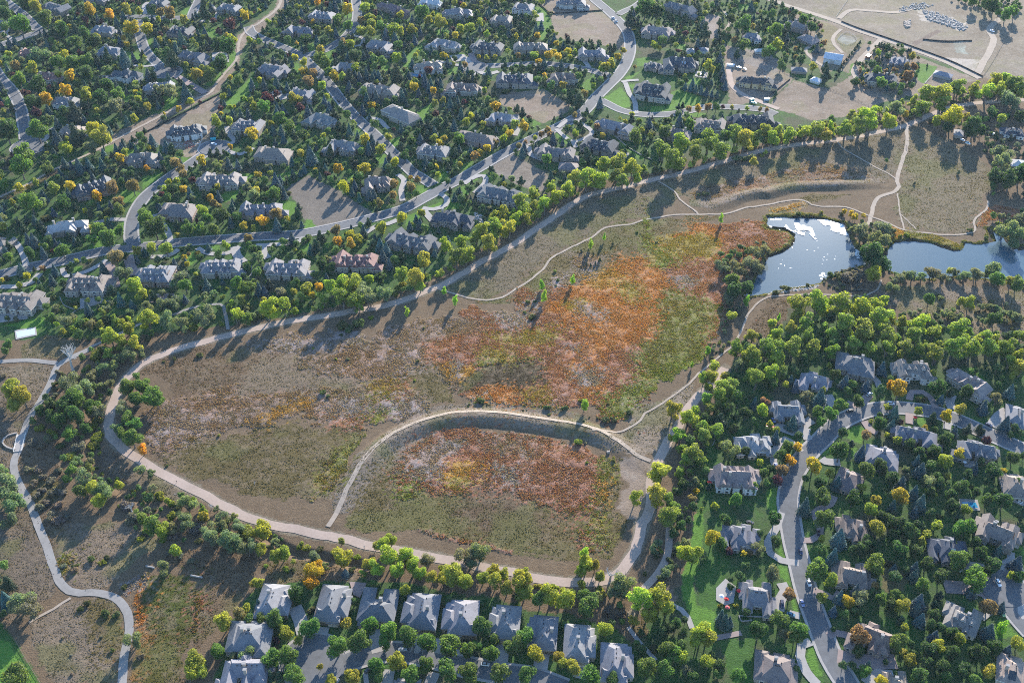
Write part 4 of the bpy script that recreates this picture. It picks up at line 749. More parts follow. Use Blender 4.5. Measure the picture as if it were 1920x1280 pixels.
    # chimneys, dormers, vents
    if 'g' not in opt and 'p' not in opt:
        for j in range(2 if L > 22 else 1):
            x = R.uniform(-.3, .3) * L; cb = MB(); top = H0 + min(main[2], main[3]) / 2 * main[6] + 1.3
            cb.box((x, R.uniform(-.1, .15) * D, H0 - .5), (1.5, 1.1, top - H0 + .6)); cb.box((cb.v[0][0] + .75, cb.v[0][1] + .55, top + .1), (1.9, 1.5, .35), m=1)
            obj('chimney', cb.mesh('chimney', [M['stone'], M['concrete']]), ro)
    if near and 'p' not in opt and 'g' not in opt:                     # ridge vents and flues
        x, y, w, d, h, k, pt = main; vb = MB(); lw = w >= d; half = (d if lw else w) / 2 + .55; run = max(w, d) / 2 - half * .8
        for j in range(5):
            u = (j / 4 - .5) * 2 * max(run, 1.5); off = R.choice((-1, 1)) * 1.0; zz = h + (half - 1.0) * pt - .05
            vb.box((x + (u if lw else off), y + (off if lw else u), zz), (.5, .5, .45))
        obj('roof_vent', vb.mesh('roof_vent', [M['rubber']]), ro)
    if 'd' in opt:
        nd = 4 if L > 26 else 3
        for j in range(nd):
            x = ((j + .5) / nd - .5) * L * .62 + R.uniform(-.6, .6); y0 = -main[3] * .30; zz = main[4] + (main[3] / 2 + .5 + y0) * main[6] - .8
            db = MB(); db.box((x, y0 + .6, zz), (1.9, 2.2, 1.9)); roof_block(db, x, y0 + .6, 2.0, 3.0, zz + 1.9, .9, 'gable', o=.3)
            # roof_block uses slots 0/1 for roof and fascia
            mi = [2 if k < 6 else db.m[k] for k in range(len(db.m))]; db.m = mi
            do = obj('dormer', db.mesh('dormer', [M['shingle'], M['trim'], M['wall']]), ro, color=roof)
            obj('window', WIN, do, (x, y0 - .55, zz + .45), 0, (1.1, 1, 1.1))
    if 's' in opt:
        sb = MB(); x, y, w, d, h, k, pt = main; Y0, Y1 = -d * .42, -d * .16
        z0 = h + (d / 2 + .55 + Y0) * pt + .18; z1 = h + (d / 2 + .55 + Y1) * pt + .18
        sb.add([(-w * .2, Y0, z0), (w * .12, Y0, z0), (w * .12, Y1, z1), (-w * .2, Y1, z1)], [(0, 1, 2, 3)]); obj('solar_panel', sb.mesh('solar_panel', [M['glass']]), ro)
    if 'skylights' in extra:
        x, y, w, d, h, k, pt = main
        for xx in (.1, .2):
            sb = MB(); Y0, Y1 = -d * .38, -d * .2; z0 = h + (d / 2 + .55 + Y0) * pt + .15; z1 = h + (d / 2 + .55 + Y1) * pt + .15
            sb.add([(w * xx, Y0, z0), (w * xx + 1.4, Y0, z0), (w * xx + 1.4, Y1, z1), (w * xx, Y1, z1)], [(0, 1, 2, 3)]); obj('skylight', sb.mesh('skylight', [M['metal']]), ro)
    # windows on outer faces (front first), sized by storey
    if 'g' in opt:
        obj('garage_door', GAR, root, (0, -D / 2 - .05, 0), 0, (4, 1, 3.6)); return root
    cnt = 0; lim = 26 if near else 9; faces = []
    for bi, (x, y, w, d, h, kind, pt) in enumerate(blocks):
        faces.append((0, x, y - d / 2, w, 0, h, bi))
    for bi, (x, y, w, d, h, kind, pt) in enumerate(blocks):
        faces.append((1, x + w / 2, y, d, math.pi / 2, h, bi)); faces.append((1, x - w / 2, y, d, -math.pi / 2, h, bi))
        if near: faces.append((1, x, y + d / 2, w, math.pi, h, bi))
    gar = False
    for pr, x, y, wd, a, h, bi in faces:
        ca, sa = math.cos(a), math.sin(a); n = max(1, int(wd / 3.2)); nx, ny = sa, -ca
        for k in range(n):
            u = ((k + .5) / n - .5) * wd; X = x + ca * u; Y = y + sa * u
            if any(j != bi and abs(X + nx * .3 - q[0]) < q[2] / 2 + .5 and abs(Y + ny * .3 - q[1]) < q[3] / 2 + .5 for j, q in enumerate(blocks)): continue
            for fl, (z0, hh) in enumerate(((.5, 1.9), (3.5, 1.6))):
                if z0 + hh > h - .35 or cnt >= lim: continue
                obj('window', WIN, root, (X + nx * .06, Y + ny * .06, z0), a, (R.choice((1.3, 1.6, 2.1)), 1, hh)); cnt += 1
    if 'r' in opt or i % 3 == 0:
        x, y, w, d, h, k, pt = blocks[-1]
        for s in (-.23, .23):
            go = obj('garage_door', GAR, root, (x + s * w, y - d / 2 - .12, -.1), 0, (min(2.9, w * .42), 1, 2.3))
    return root
for i, rec in enumerate(HOUSES): house(i, rec)
# ------------------------------------------------------------ tree meshes (unit crown radius)
def quads(Pn, Nn, s, R, asp=1.0):
    """leaf sprays: one quad at every point, facing roughly along its normal"""
    n = len(Pn); a = R.normal(size=(n, 3)); Nj = Nn + .55 * R.normal(size=(n, 3)); Nj /= np.linalg.norm(Nj, axis=1, keepdims=True)
    u = np.cross(Nj, a); u /= np.linalg.norm(u, axis=1, keepdims=True); v = np.cross(Nj, u)
    s = s * R.uniform(.6, 1.3, (n, 1)); V = np.stack([Pn - u * s - v * s * asp, Pn + u * s * .8 - v * s * .6 * asp, Pn + u * s + v * s * asp, Pn - u * s * .7 + v * s * .8 * asp], 1).reshape(-1, 3)
    return V, np.arange(4 * n).reshape(n, 4)
def sph(n, R):
    v = R.normal(size=(n, 3)); return v / np.linalg.norm(v, axis=1, keepdims=True)
def lobes(kind, R):
    L = []
    if kind == 'c':
        for k in range(R.randint(10, 14)):
            a = R.uniform(0, 6.28); r = R.uniform(.15, .72); z = R.uniform(.6, 2.4) ; r *= 1 - .35 * max(0, (z - 1.8)); q = R.uniform(.24, .42)
            L.append((r * math.cos(a), r * math.sin(a), z, q, q * .85))
        L.append((0, 0, 1.5, .5, .6))
    elif kind == 'w':
        for k in range(R.randint(9, 13)):
            a = R.uniform(0, 6.28); r = R.uniform(.2, .7); q = R.uniform(.28, .45); L.append((r * math.cos(a), r * math.sin(a), R.uniform(.5, 1.5), q, q * .9))
    elif kind == 'p':
        for k in range(9):
            z = .55 + k * .23; r = (.62 - .06 * k) * R.uniform(.5, 1); a = R.uniform(0, 6.28); q = max(.2, .52 - .038 * k); L.append((r * .5 * math.cos(a), r * .5 * math.sin(a), z, q, q * .8))
        for k in range(4):
            a = R.uniform(0, 6.28); L.append((.5 * math.cos(a), .5 * math.sin(a), R.uniform(.6, 1.3), .34, .3))
    elif kind == 't':
        for k in range(7): z = .8 + k * .42; q = .62 * (1 - abs(k - 2.5) / 6.5); L.append((R.uniform(-.3, .3), R.uniform(-.3, .3), z, q, .42))
    elif kind == 'b':
        for k in range(6):
            a = R.uniform(0, 6.28); r = R.uniform(.1, .55); q = R.uniform(.3, .5); L.append((r * math.cos(a), r * math.sin(a), R.uniform(.25, .6), q, q * .85))
    else:
        for k in range(R.randint(10, 14)):
            t = R.uniform(-1, 1); a = R.uniform(0, 6.28); r = .60 * math.sqrt(max(0, 1 - t * t * .8)) * R.uniform(.6, 1.05); q = R.uniform(.2, .44)
            L.append((r * math.cos(a), r * math.sin(a), 1.35 + .62 * t, q, q * .9))
        L.append((0, 0, 1.3, .55, .6))
    return L
def crown(kind, seed, lod):
    R = np.random.RandomState(seed); tot = {2: 2300, 1: 950, 0: 330}[lod]; s0 = {2: .050, 1: .074, 0: .118}[lod]
    if kind == 's':
        n = tot; z = R.uniform(0, 1, n) ** 1.25; a = R.uniform(0, 6.28, n); lay = np.floor(z * 11) / 11; fr = z * 11 - np.floor(z * 11)
        r = (1 - lay) * (.98 - .42 * fr) * R.uniform(.7, 1.04, n) * (1 + .12 * np.sin(a * 3 + seed)) + .03
        Pn = np.stack([r * np.cos(a), r * np.sin(a), .3 + 2.9 * z], 1); Nn = np.stack([np.cos(a) * .7, np.sin(a) * .7, np.full(n, .75)], 1)
        V, Q = quads(Pn, Nn, s0 * 1.25, R)
        cb = MB(); cb.tube((0, 0, .3), (0, 0, 3.0), .66, .02, 9); 
    else:
        L = lobes(kind, R); w = np.array([l[3] ** 2 for l in L]); cnt = np.maximum(4, (tot * w / w.sum())).astype(int); PP = []; NN = []
        for l, c in zip(L, cnt):
            d = sph(c * 2, R); d = d[d[:, 2] > -.62][:c]; p = np.array(l[:3]) + d * np.array([l[3], l[3], l[4]]) * R.uniform(.82, 1.16, (len(d), 1))
            keep = np.ones(len(p), bool)
            for m in L:
                if m is not l: q = (p - np.array(m[:3])) / np.array([m[3], m[3], m[4]]); keep &= (q * q).sum(1) > .62
            PP.append(p[keep]); NN.append(d[keep])
        Pn = np.concatenate(PP); Nn = np.concatenate(NN); V, Q = quads(Pn, Nn, s0 * (1.0 if kind != 'w' else .8), R, 1.0)
        cb = MB()
        for l in L: cb.ell(l[:3], (l[3] * .66, l[3] * .66, l[4] * .66), 8, 5)
    n0 = len(V); cv = np.array(cb.v); cv += (R.rand(*cv.shape) - .5) * .07
    return np.vstack([V, cv]), [tuple(q) for q in Q.tolist()] + [tuple(i + n0 for i in f) for f in cb.f]
def trunk(kind, seed):
    R = random.Random(seed); b = MB()
    if kind in ('s', 'p'): b.tube((0, 0, -.1), (0, 0, .6), .085, .07, 6); b.tube((0, 0, .6), (0, 0, 2.6), .07, .01, 5); return b
    top = {'c': 1.5, 't': 2.8, 'b': .5, 'w': .8}.get(kind, 1.2); r = {'c': .085, 't': .06, 'b': .05}.get(kind, .075)
    nst = 2 if kind in 'cw' else 1
    for s in range(nst):
        ox = R.uniform(-.12, .12) * (nst - 1); oy = R.uniform(-.12, .12) * (nst - 1)
        b.tube((ox, oy, -.12), (ox * 2, oy * 2, top * .6), r, r * .7, 7)
        for k in range(4):
            a = R.uniform(0, 6.28); z = top * R.uniform(.35, .6); q = R.uniform(.35, .6); e = (ox * 2 + q * math.cos(a), oy * 2 + q * math.sin(a), top + R.uniform(0, .5))
            b.tube((ox * 1.6, oy * 1.6, z), e, r * .5, r * .22, 5)
            b.tube(e, (e[0] * 1.3, e[1] * 1.3, e[2] + .4), r * .22, r * .06, 4)
    return b
def dead(seed, h=1.0):
    R = random.Random(seed); b = MB()
    def grow(p, d, L, r, k):
        q = p + d * L; b.tube(p, q, r, r * .62, 6 if k < 2 else 4)
        if k == 5: return
        for j in range(3 if k < 3 else 2):
            n = (d + Vector((R.uniform(-1, 1), R.uniform(-1, 1), R.uniform(-.25, .75))) * .75).normalized(); grow(q, n, L * R.uniform(.55, .82), r * .58, k + 1)
    grow(Vector((0, 0, -.1)), Vector((.05, 0, 1)), .8, .14, 0); return b
KIND = {  # code: name, category, crown kind, colour, centre height, vertical stretch, colour word, noun
 'c': ('cottonwood_tree', 'tree', 'c', (.32, .37, .055), 1.4, .88, 'yellow-green', 'cottonwood'),
 'k': ('cottonwood_tree', 'tree', 'c', (.21, .275, .055), 1.4, .88, 'deep green', 'cottonwood'),
 'l': ('ash_tree', 'tree', 'g', (.30, .32, .055), 1.4, 1.0, 'lime-green', 'ash tree'),
 'g': ('broadleaf_tree', 'tree', 'g', (.125, .205, .05), 1.35, .95, 'green', 'broadleaf tree'),
 'd': ('broadleaf_tree', 'tree', 'g', (.066, .12, .038), 1.35, .95, 'dark green', 'broadleaf tree'),
 'y': ('autumn_tree', 'tree', 'g', (.42, .34, .04), 1.4, 1.0, 'yellow', 'autumn tree'),
 'o': ('autumn_tree', 'tree', 'g', (.50, .32, .03), 1.4, 1.0, 'golden orange', 'autumn tree'),
 'r': ('autumn_tree', 'tree', 'g', (.27, .19, .09), 1.4, 1.0, 'rusty peach', 'autumn tree'),
 'm': ('autumn_tree', 'tree', 'g', (.10, .04, .055), 1.3, .9, 'maroon', 'plum tree'),
 's': ('spruce_tree', 'tree', 's', (.075, .125, .12), 1.5, .85, 'blue-grey', 'spruce'),
 'p': ('pine_tree', 'tree', 'p', (.045, .075, .038), 1.4, .9, 'dark', 'pine'),
 'w': ('willow_tree', 'tree', 'w', (.18, .215, .12), 1.0, 1.0, 'silver-green', 'willow'),
 't': ('young_poplar', 'tree', 't', (.26, .40, .045), 2.0, 1.0, 'bright lime', 'young poplar'),
 'b': ('shrub', 'shrub', 'b', (.10, .125, .05), .5, 1.0, 'olive', 'shrub'),
 'q': ('shrub', 'shrub', 'b', (.20, .19, .16), .5, 1.0, 'grey', 'shrub'),
 'v': ('shrub', 'shrub', 'b', (.22, .25, .04), .5, 1.0, 'yellow-green', 'shrub'),
 'x': ('dead_tree', 'tree', 'x', (.4, .4, .4), 1.3, 1.0, 'bare grey', 'dead tree')}
CR, TRK, ONE = {}, {}, {}
for ck in ('c', 'g', 's', 'p', 'w', 't', 'b'):
    lm = M['needle'] if ck in 'sp' else M['cleaf']
    for v in range(9 if ck in 'cg' else 5):
        b = trunk(ck, v); TRK[ck, v] = b.mesh('trunk', [M['bark']])
        for lod in (0, 1, 2):
            V, Q = crown(ck, v * 7 + lod, lod); CR[ck, lod, v] = mesh('crown', V, Q, [lm])
            n = len(V); ONE[ck, lod, v] = mesh(ck, np.vstack([V, np.array(b.v)]), Q + [tuple(i + n for i in f) for f in b.f], [lm, M['bark']], [0] * len(Q) + [1] * len(b.f))
for v in range(3): TRK['x', v] = dead(v + 3).mesh('bare_branches', [M['palebark']])
# ------------------------------------------------------------ trees read off the photo: x,y,crown width (4x panel units), kind
TT = {
'a': '40,100,110d 150,190,130g 335,120,120g 190,30,90d 260,40,100l 670,60,100y 820,100,80o 950,70,90l 1040,80,60l 1205,95,70r 1275,100,90r 1375,145,70l 1530,80,110p 1835,110,80y 1720,195,90m 1735,300,90l 985,200,110y 1100,220,90y 570,300,90g 1250,395,70g 1395,480,50l 1480,540,90l 1650,470,120d 1570,540,110g 490,430,90y 430,460,110g 540,470,100g 650,450,100g 115,500,90r 240,510,90l 145,600,110g 525,560,85y 490,665,100o 435,565,60l 280,640,130d 645,710,100l 340,740,110o 740,630,90p 800,640,100d 760,720,110d 880,700,90g 1280,690,90w 890,800,130w 720,830,60l 1005,880,70l 45,980,150d 275,970,150g 755,1020,150l 700,970,110y 495,1110,90l 900,1180,80o 690,1100,110w 180,1170,150g 150,1240,150g 350,1260,90g 1620,910,90l 1720,910,70l 1890,1000,90y 1725,1090,50y 1300,1210,90r 1350,1160,60g 1355,1260,80r 1515,1200,80y 1780,590,90g 1870,500,60d 1230,850,30y 1400,770,30y 1100,1260,50o 1110,560,60s 1150,560,70p 930,440,90s 900,320,50s 1260,580,50s 610,880,60s 425,920,60s 330,900,60d 480,1220,60s 760,1230,60s 950,910,50s 820,980,50s 1670,1000,60p 1390,690,100s 1190,680,80w 1180,270,60p 1230,320,60p 1320,370,70s 1360,300,70s 640,250,90d 700,300,100d 400,230,80p 460,220,100d 560,220,100p 800,420,90p 720,450,80p 1290,440,110p 1700,350,120d 1640,330,90d 560,1010,130p 420,1030,80s 560,840,130p 490,840,90d 650,540,100d 300,420,130w 340,420,100w 250,760,110d 190,700,80m 270,840,90m 870,1120,50s 910,1110,50s 1290,1120,80p 660,1230,70s 590,1250,80s 1580,1150,70p 1630,1150,70p 1200,1180,60s 1850,1230,70p 1930,550,70p 1890,640,60s 1840,560,50p 1700,880,60p 1030,1010,40p 990,1035,40p 1095,160,60d 1300,40,60d 30,30,70d 30,200,70g 70,330,50s 110,310,50s 1460,580,40y',
'b': '130,250,70d 235,300,60g 250,90,70d 460,20,60o 680,70,90y 615,150,80g 690,190,80g 815,60,80l 785,150,60r 850,130,70l 870,180,80l 790,220,80l 860,240,80l 370,290,80d 455,240,80d 540,220,70l 515,300,60d 480,380,80l 485,440,90g 515,480,90g 545,530,80g 290,430,60y 360,460,70y 355,530,60y 430,555,80r 395,610,80r 655,310,60r 700,330,80l 640,360,90p 745,420,100d 890,445,70g 950,455,70g 1050,430,80l 1065,340,70g 590,560,80y 650,570,80l 700,580,90p 750,500,70l 500,650,70l 525,720,60l 440,740,60p 575,780,50p 330,800,80m 80,730,100m 275,740,90l 320,740,70l 680,860,70g 735,920,50l 890,930,70g 820,1040,90y 935,1110,90l 785,1130,60g 1115,1160,80d 1045,1210,80y 610,1260,80o 810,1260,90y 1180,650,80y 1190,600,50l 1050,560,110p 1030,220,90l 1080,230,80l 1170,220,80l 940,200,80g 1400,410,50y 1430,420,40y 1290,530,70m 1565,490,50r 1725,435,40l 1790,425,40l 1405,750,50l 1340,770,60l 1795,790,70y 1335,1030,70l 1160,1060,80d 990,1030,60l 1090,1100,70p 1380,1070,60y 1520,1030,90g 1860,1040,70l 1730,1110,70y 1640,1170,70r 1685,1140,60l 1790,1060,50r 1530,1230,50l 1420,1200,60w 560,1130,80p 590,870,80p 870,1060,70s 845,1110,70s 410,1170,90s 395,1130,50s 1245,90,100g 1380,170,100l 1290,150,70l 1535,200,70l 1600,200,80l 1540,250,40l 1680,170,60l 1730,250,60l 1085,110,60y 1220,950,70p 1290,940,80p 1360,940,80p 1430,920,60p 1480,900,50p 1540,860,60s 1610,870,60y 830,740,60s 900,740,70s 985,760,50g 1045,745,50g 810,690,70g 250,950,100g 180,900,100g 350,1010,80d 280,1010,70p 60,800,90g 150,620,60s 60,640,60s 30,600,60y 190,980,60s 205,1040,50s 500,1060,70g 440,1040,40g 970,270,60s 1040,290,60s 1110,430,50s 1190,300,50s 1230,240,50s 1270,620,60s 1310,630,50s 1220,700,50s 1250,750,50p 1500,800,50p 1530,800,50p 1700,870,50s 700,650,60s 910,1080,50p 1090,960,50s 560,60,60s 590,50,60s 120,740,50s 160,810,60s 200,820,60s 390,840,60s 550,800,50s 540,840,50s 620,950,60p 660,960,60p 700,980,60s 730,1210,70p 1500,1150,60p 1860,1080,50p 1610,1130,60s 830,560,50s 890,560,50s 920,570,50s 1440,1250,60p 1200,1230,50p',
'c': '690,1260,130c 800,1240,140c 900,1250,130l 1130,1120,150k 1200,1210,170k 1260,1090,150c 1380,1120,130k 1480,1060,150k 1560,1120,150k 1690,1000,150k 1740,1050,140c 1900,980,100l 1150,990,100g 930,1030,110g 1815,1215,70l 1600,1010,90g 190,270,50y 45,420,50r 165,410,60l 275,410,70y 315,390,50y 345,420,60y 470,390,40l 385,640,60l 495,570,60g 610,640,50l 545,690,60r 500,740,90p 430,720,90p 665,600,50g 700,500,80l 745,480,70l 790,420,60y 680,520,60l 470,860,50r 840,380,50y 1470,490,80l 1500,520,60l 1325,820,50r 1400,810,70y 1470,800,60r 1530,800,60g 1580,800,40m 1650,800,40l 1765,810,40l 1860,815,40r 1910,830,40r 270,970,70r 220,1000,50r 170,1030,50l 290,1010,60r 100,1060,40r 50,1090,50r 265,1200,80g 560,1150,100p 880,140,100p 1000,50,120d 1090,80,100d 1130,300,70g 1070,330,60l 1110,350,40y 1740,180,120g 1640,150,80d 1670,290,70r 1740,330,80g 1450,230,100p 1900,400,70g 1250,800,40p 1280,790,40p 1300,650,40s 1340,660,40s 1380,670,40s 1420,680,40s 1460,690,40s 1500,700,40s 1540,710,40s 1560,430,50s 1570,480,50s 1580,530,50s 1590,580,50s 1600,640,50s 660,770,60s 380,1070,35s 425,1080,35s 50,600,60s 190,600,60g 240,480,60s 460,320,40p 510,320,40p 555,330,40p 420,300,50p 735,350,50p 765,360,50p 220,190,50s 180,230,60s 110,250,60p 60,200,60p 30,140,60p 940,250,50p 920,500,30r 900,860,50l 850,910,40l 1050,880,30p 20,930,70l 90,940,90y 130,880,40m 40,810,60p 1300,140,60p 1400,60,60p 1690,400,60p 1200,300,60d 560,840,50p 540,860,50d 640,950,50r 980,950,60w 1340,930,80g 1250,860,60g 1700,830,30p 1000,1150,70d 1050,1000,50w',
'd': '30,1040,110c 80,970,90c 150,1030,110c 280,980,110c 370,970,130c 440,1000,100l 470,970,90c 480,890,60g 580,960,130k 680,960,150k 760,920,160c 800,830,70l 910,900,120l 960,820,110w 1030,850,60y 1090,760,80c 1160,810,130k 1200,700,120c 1310,700,150c 1310,770,120k 1420,650,120k 1550,660,110c 1640,690,130c 1700,620,110c 1740,690,110c 1830,650,130k 1890,690,110k 1800,760,130w 1770,600,100c 1385,870,150y 1265,900,90l 1490,870,80l 1550,950,130d 1500,960,110d 1600,970,80d 1690,830,80g 1750,890,80l 1340,960,80d 1760,1150,130w 1750,1230,130w 1890,870,90d 70,330,90l 60,230,100g 150,190,60g 260,150,80d 330,200,80d 250,440,70d 340,490,70l 440,560,80p 430,510,60p 820,530,80g 830,390,50l 780,480,60d 1090,420,60l 1050,560,90r 1100,500,60r 850,620,80g 740,560,40y 650,610,60d 940,640,60g 1000,650,60g 1040,490,50r 1700,40,100d 1790,100,100g 1850,80,80g 1640,30,90g 1730,90,60g 1540,10,80g 870,350,40p 900,360,60d 850,340,40p 1130,500,30p 1195,490,20p 660,470,30p 510,560,26p 530,530,26p 550,500,26p 570,470,26p 590,445,26p 610,420,26p 630,395,26p 650,370,26p 670,345,26p 690,320,26p 20,380,80g 100,480,70g 60,700,30p 900,420,50d 1000,390,50g 990,700,40g 1080,640,50g 680,480,40d 890,1200,30g 200,100,50d 120,90,60d 30,100,70g',
'e': '400,120,90l 525,110,90y 730,185,90o 845,130,110r 995,110,110r 885,230,90r 895,290,90g 510,170,60s 470,240,110d 565,270,60p 230,240,130g 300,240,90w 30,110,80g 20,410,80l 170,430,80p 65,650,80g 220,620,90d 250,520,80s 290,410,70p 205,510,60s 465,590,100g 735,430,110g 690,510,80g 810,510,120g 895,445,80g 1085,350,130g 1160,420,150d 1205,290,60s 1410,430,90g 1510,430,80g 1605,430,90g 1330,475,40l 1230,490,50g 1370,130,70y 1420,160,60s 1520,290,100l 1560,350,80g 1600,235,70r 1640,260,60r 1660,320,110d 1630,120,60l 1370,20,70r 1730,390,50s 1740,260,50s 1830,410,70y 1780,340,70g 1855,500,70r 1900,430,50l 1250,200,80g 1180,210,60g 1290,140,90d 865,640,120r 320,730,50r 205,790,60y 15,820,40y 410,750,60s 385,820,60s 300,880,60d 540,800,50s 770,730,70s 140,850,60l 1030,600,80l 1135,580,90l 1245,580,100l 1085,610,50s 1030,670,40s 920,770,110w 1010,850,140l 1060,920,100l 840,890,70p 900,970,70s 990,1010,60s 1350,800,100w 1390,860,100g 1320,990,110w 1230,1010,110w 1100,1020,90w 1380,650,50y 1400,700,50y 1560,570,50s 1690,550,70l 1640,620,60g 1415,620,40r 1370,590,50d 1500,650,60d 1780,850,100g 1850,880,120g 1900,840,80g 1890,600,80d 390,1100,80g 480,1130,90w 600,1150,80d 680,1150,80w 1100,1120,150c 960,1170,120c 830,1240,130l 1250,1140,120w 1380,1090,70g 1530,1090,130w 1590,1090,50o 1780,1080,110c 1850,1110,90g 1450,1180,80v 350,1020,60g 1320,850,80w 1310,700,60s 940,640,60d 330,450,80p 360,520,70d 415,540,50s 510,490,60p 1900,180,90w 1850,130,80w 1800,180,60p 1440,70,60m 60,560,60p 470,840,60d 480,870,60p 470,1040,60d 420,1040,60w',
'f': '100,1040,140c 210,1010,130c 290,1040,60c 280,910,60l 180,910,90q 370,880,100l 465,870,80o 560,880,120c 640,830,120c 720,850,150c 640,960,140k 740,970,140k 850,950,130w 960,920,120w 800,880,100w 850,810,80l 1090,770,120l 1190,810,150l 1230,860,90l 930,800,80d 1270,790,60v 1260,680,130l 1380,760,60v 1420,560,110c 1540,540,110c 1580,630,120c 1500,660,120k 1700,460,130c 1740,550,140c 1800,410,120k 1850,320,90c 1890,440,120c 1650,490,110k 1780,340,70c 50,370,90o 150,330,90r 155,410,70s 135,170,90g 150,90,80s 210,170,60s 310,330,90p 320,270,60p 270,510,60s 355,520,40g 480,490,80p 600,440,80r 610,525,70o 705,480,80y 710,545,80y 715,435,40s 805,445,60s 945,430,90l 1090,350,90y 660,110,100y 725,80,50l 925,240,70r 1025,185,70r 1040,100,80r 1210,60,60r 1160,120,90r 1200,170,60g 1365,30,50l 1150,190,40g 720,160,50s 850,180,60s 885,190,60s 905,290,40p 1230,400,60s 1200,360,40s 890,500,40s 930,560,70s 980,600,80s 1000,700,60s 950,650,70s 1040,670,70g 1090,640,70p 490,700,90d 570,720,70d 600,600,60g 340,640,80d 290,590,40l 200,580,50g 410,590,60s 450,560,90p 20,590,60d 530,810,50s 30,120,40p 70,130,50p 1410,900,40t 1495,970,50t 1130,1060,45t 865,1100,45v 650,1160,90b 700,1180,80b 770,1150,90b 640,1230,30b 20,890,70s 60,900,60s 420,940,60y 300,990,60k 770,1020,80k 1060,880,60v 1100,850,60v 1340,620,40s 1310,490,50s 560,60,60g 780,40,70g 840,60,40p 1260,1180,24b 1440,80,50g',
'g': '30,360,100c 100,280,120c 160,170,100c 240,250,120c 300,130,100c 340,190,110c 60,230,110c 430,150,110c 480,60,120c 560,70,130c 640,60,150c 820,80,100k 780,30,110k 940,50,80l 110,360,80c 0,430,60l 190,320,70l 690,495,38t 590,550,44t 1570,360,44t 325,750,34v 455,815,44t 225,850,50t 240,940,60t 150,1090,60b 120,980,40b 345,820,34b 660,665,30p 625,690,22p 575,590,20p 545,640,20p 520,600,20p 610,620,20p 590,700,20p 560,700,20p 755,545,20p 1580,720,90w 1700,740,110w 1840,620,110w 1890,600,100w 1800,700,120w 1660,820,110g 1760,870,110d 1660,890,120d 1620,960,80w 1850,730,90w 1760,970,60t 1650,1080,80l 1640,980,60w 1800,1240,110c 95,1060,34b 170,980,30b 330,860,26b 940,460,26b 1085,530,24q 1450,170,60b 1400,180,40b',
'h': '575,300,44y 625,320,50y 660,340,50y 720,330,44y 640,350,50y 860,440,140w 820,540,150w 700,460,120w 780,620,150d 740,520,110q 640,440,70w 850,700,120d 800,680,100d 930,450,60b 1045,480,50v 995,490,34v 1790,420,150w 1860,470,150w 1900,380,110w 1850,540,90w 1740,400,70v 1640,500,50b 1520,440,50b 1720,30,120d 1820,60,140d 1900,20,140d 1690,110,60d 1100,90,20p 1430,10,26p 1215,130,14b 590,800,120q 530,790,90b 670,790,110q 480,780,70b 790,770,110l 1230,760,100w 1080,790,100w 1000,800,80w 1300,800,80w 1370,740,60l 1470,790,90w 1560,780,100w 1700,740,120w 1730,800,110g 1820,830,80l 1870,850,110g 870,970,90l 1210,970,90g 1450,980,80l 1510,990,100l 930,880,90w 60,910,50b 150,880,50b 1400,770,60w 1640,780,60w 1150,800,70w 950,820,70w 1600,1020,50w 1640,1020,50w 1680,1020,50w 1720,1030,50w 1760,1060,60w 1800,1070,60w 1850,1090,70w 1890,1110,70w 1260,1090,60w 1320,1080,60w 1380,1090,60w 1440,1110,80w 1510,1110,70w 1700,1110,90d 1620,1130,60w 1180,1090,60w 1080,1090,70w 1350,1060,50w 1780,1120,60w 240,1000,150c 380,1000,170c 420,1070,90y 560,1000,170c 700,1010,170c 820,1010,120c 300,1150,160k 580,1150,170k 850,1110,160c 730,1200,170k 170,1180,100l 30,1150,80l 80,1100,40t 900,1230,150k 1130,1150,140c 1240,1200,120c 1430,1200,150c 470,1090,90d 1010,1130,90l 1700,1260,90c 1560,1270,80c 1200,1110,70l 470,1230,100k 300,1260,130k 60,1240,110c 1100,1230,120k 200,1090,90l 120,860,50b 300,850,40b 550,320,40b 230,320,50b 400,310,40v 300,330,50b',
'i': '710,100,110v 760,60,70v 960,90,110w 750,200,90w 700,250,90w 1060,90,70w 850,180,80w 820,310,70w 70,350,150l 170,410,150l 100,470,110l 520,310,150w 620,350,140w 560,430,150g 680,480,120g 740,520,100w 480,480,140d 560,560,140d 450,590,120d 720,580,90v 950,340,120g 1060,330,120g 1130,400,150g 1170,440,110g 1020,430,110g 920,500,120w 960,570,110g 1000,620,100g 990,720,130g 880,650,90w 920,690,90g 1070,800,80o 1020,255,60g 300,640,90v 380,680,90v 520,690,100g 680,620,100v 720,700,110v 690,760,100v 590,780,120q 450,780,70b 530,850,80v 570,910,90w 540,970,80g 640,1040,130w 700,1090,130l 600,1120,110g 780,1130,140w 740,1190,110l 890,1070,80l 870,1020,50v 1060,960,80w 1130,990,70w 1040,1090,50g 995,1110,44v 1190,1150,90v 1260,1200,90v 1400,1220,120w 1330,1240,80b 960,1220,120q 500,1030,70g 1500,100,50b 1230,150,24b 1640,700,30v 1310,130,50b 1250,930,28b 40,1120,200w 20,1000,110w 100,1200,150w 220,960,90q 290,960,80q 330,1010,80q 380,1040,80q 250,1060,80q 320,1110,80q 400,1130,80q 270,1160,80q 350,1200,80q 440,960,70q 300,1240,80q 430,1220,80q 470,1120,80q 240,760,80q 300,780,70q 40,70,60g 60,20,70g 430,230,60q 470,250,60b 820,380,60d 640,640,90d 380,560,90d 300,520,80d 380,480,90d 800,60,60w 880,130,80w 20,260,50q 410,400,60q 690,330,80d 760,330,60w 850,250,60w',
'j': '1680,440,50b 1700,450,50b 1590,485,20b 1700,505,14b 430,50,24v 600,130,24v 690,130,30q 1210,150,30b 1190,290,24v 500,380,50b 540,410,40b 1440,610,12v',
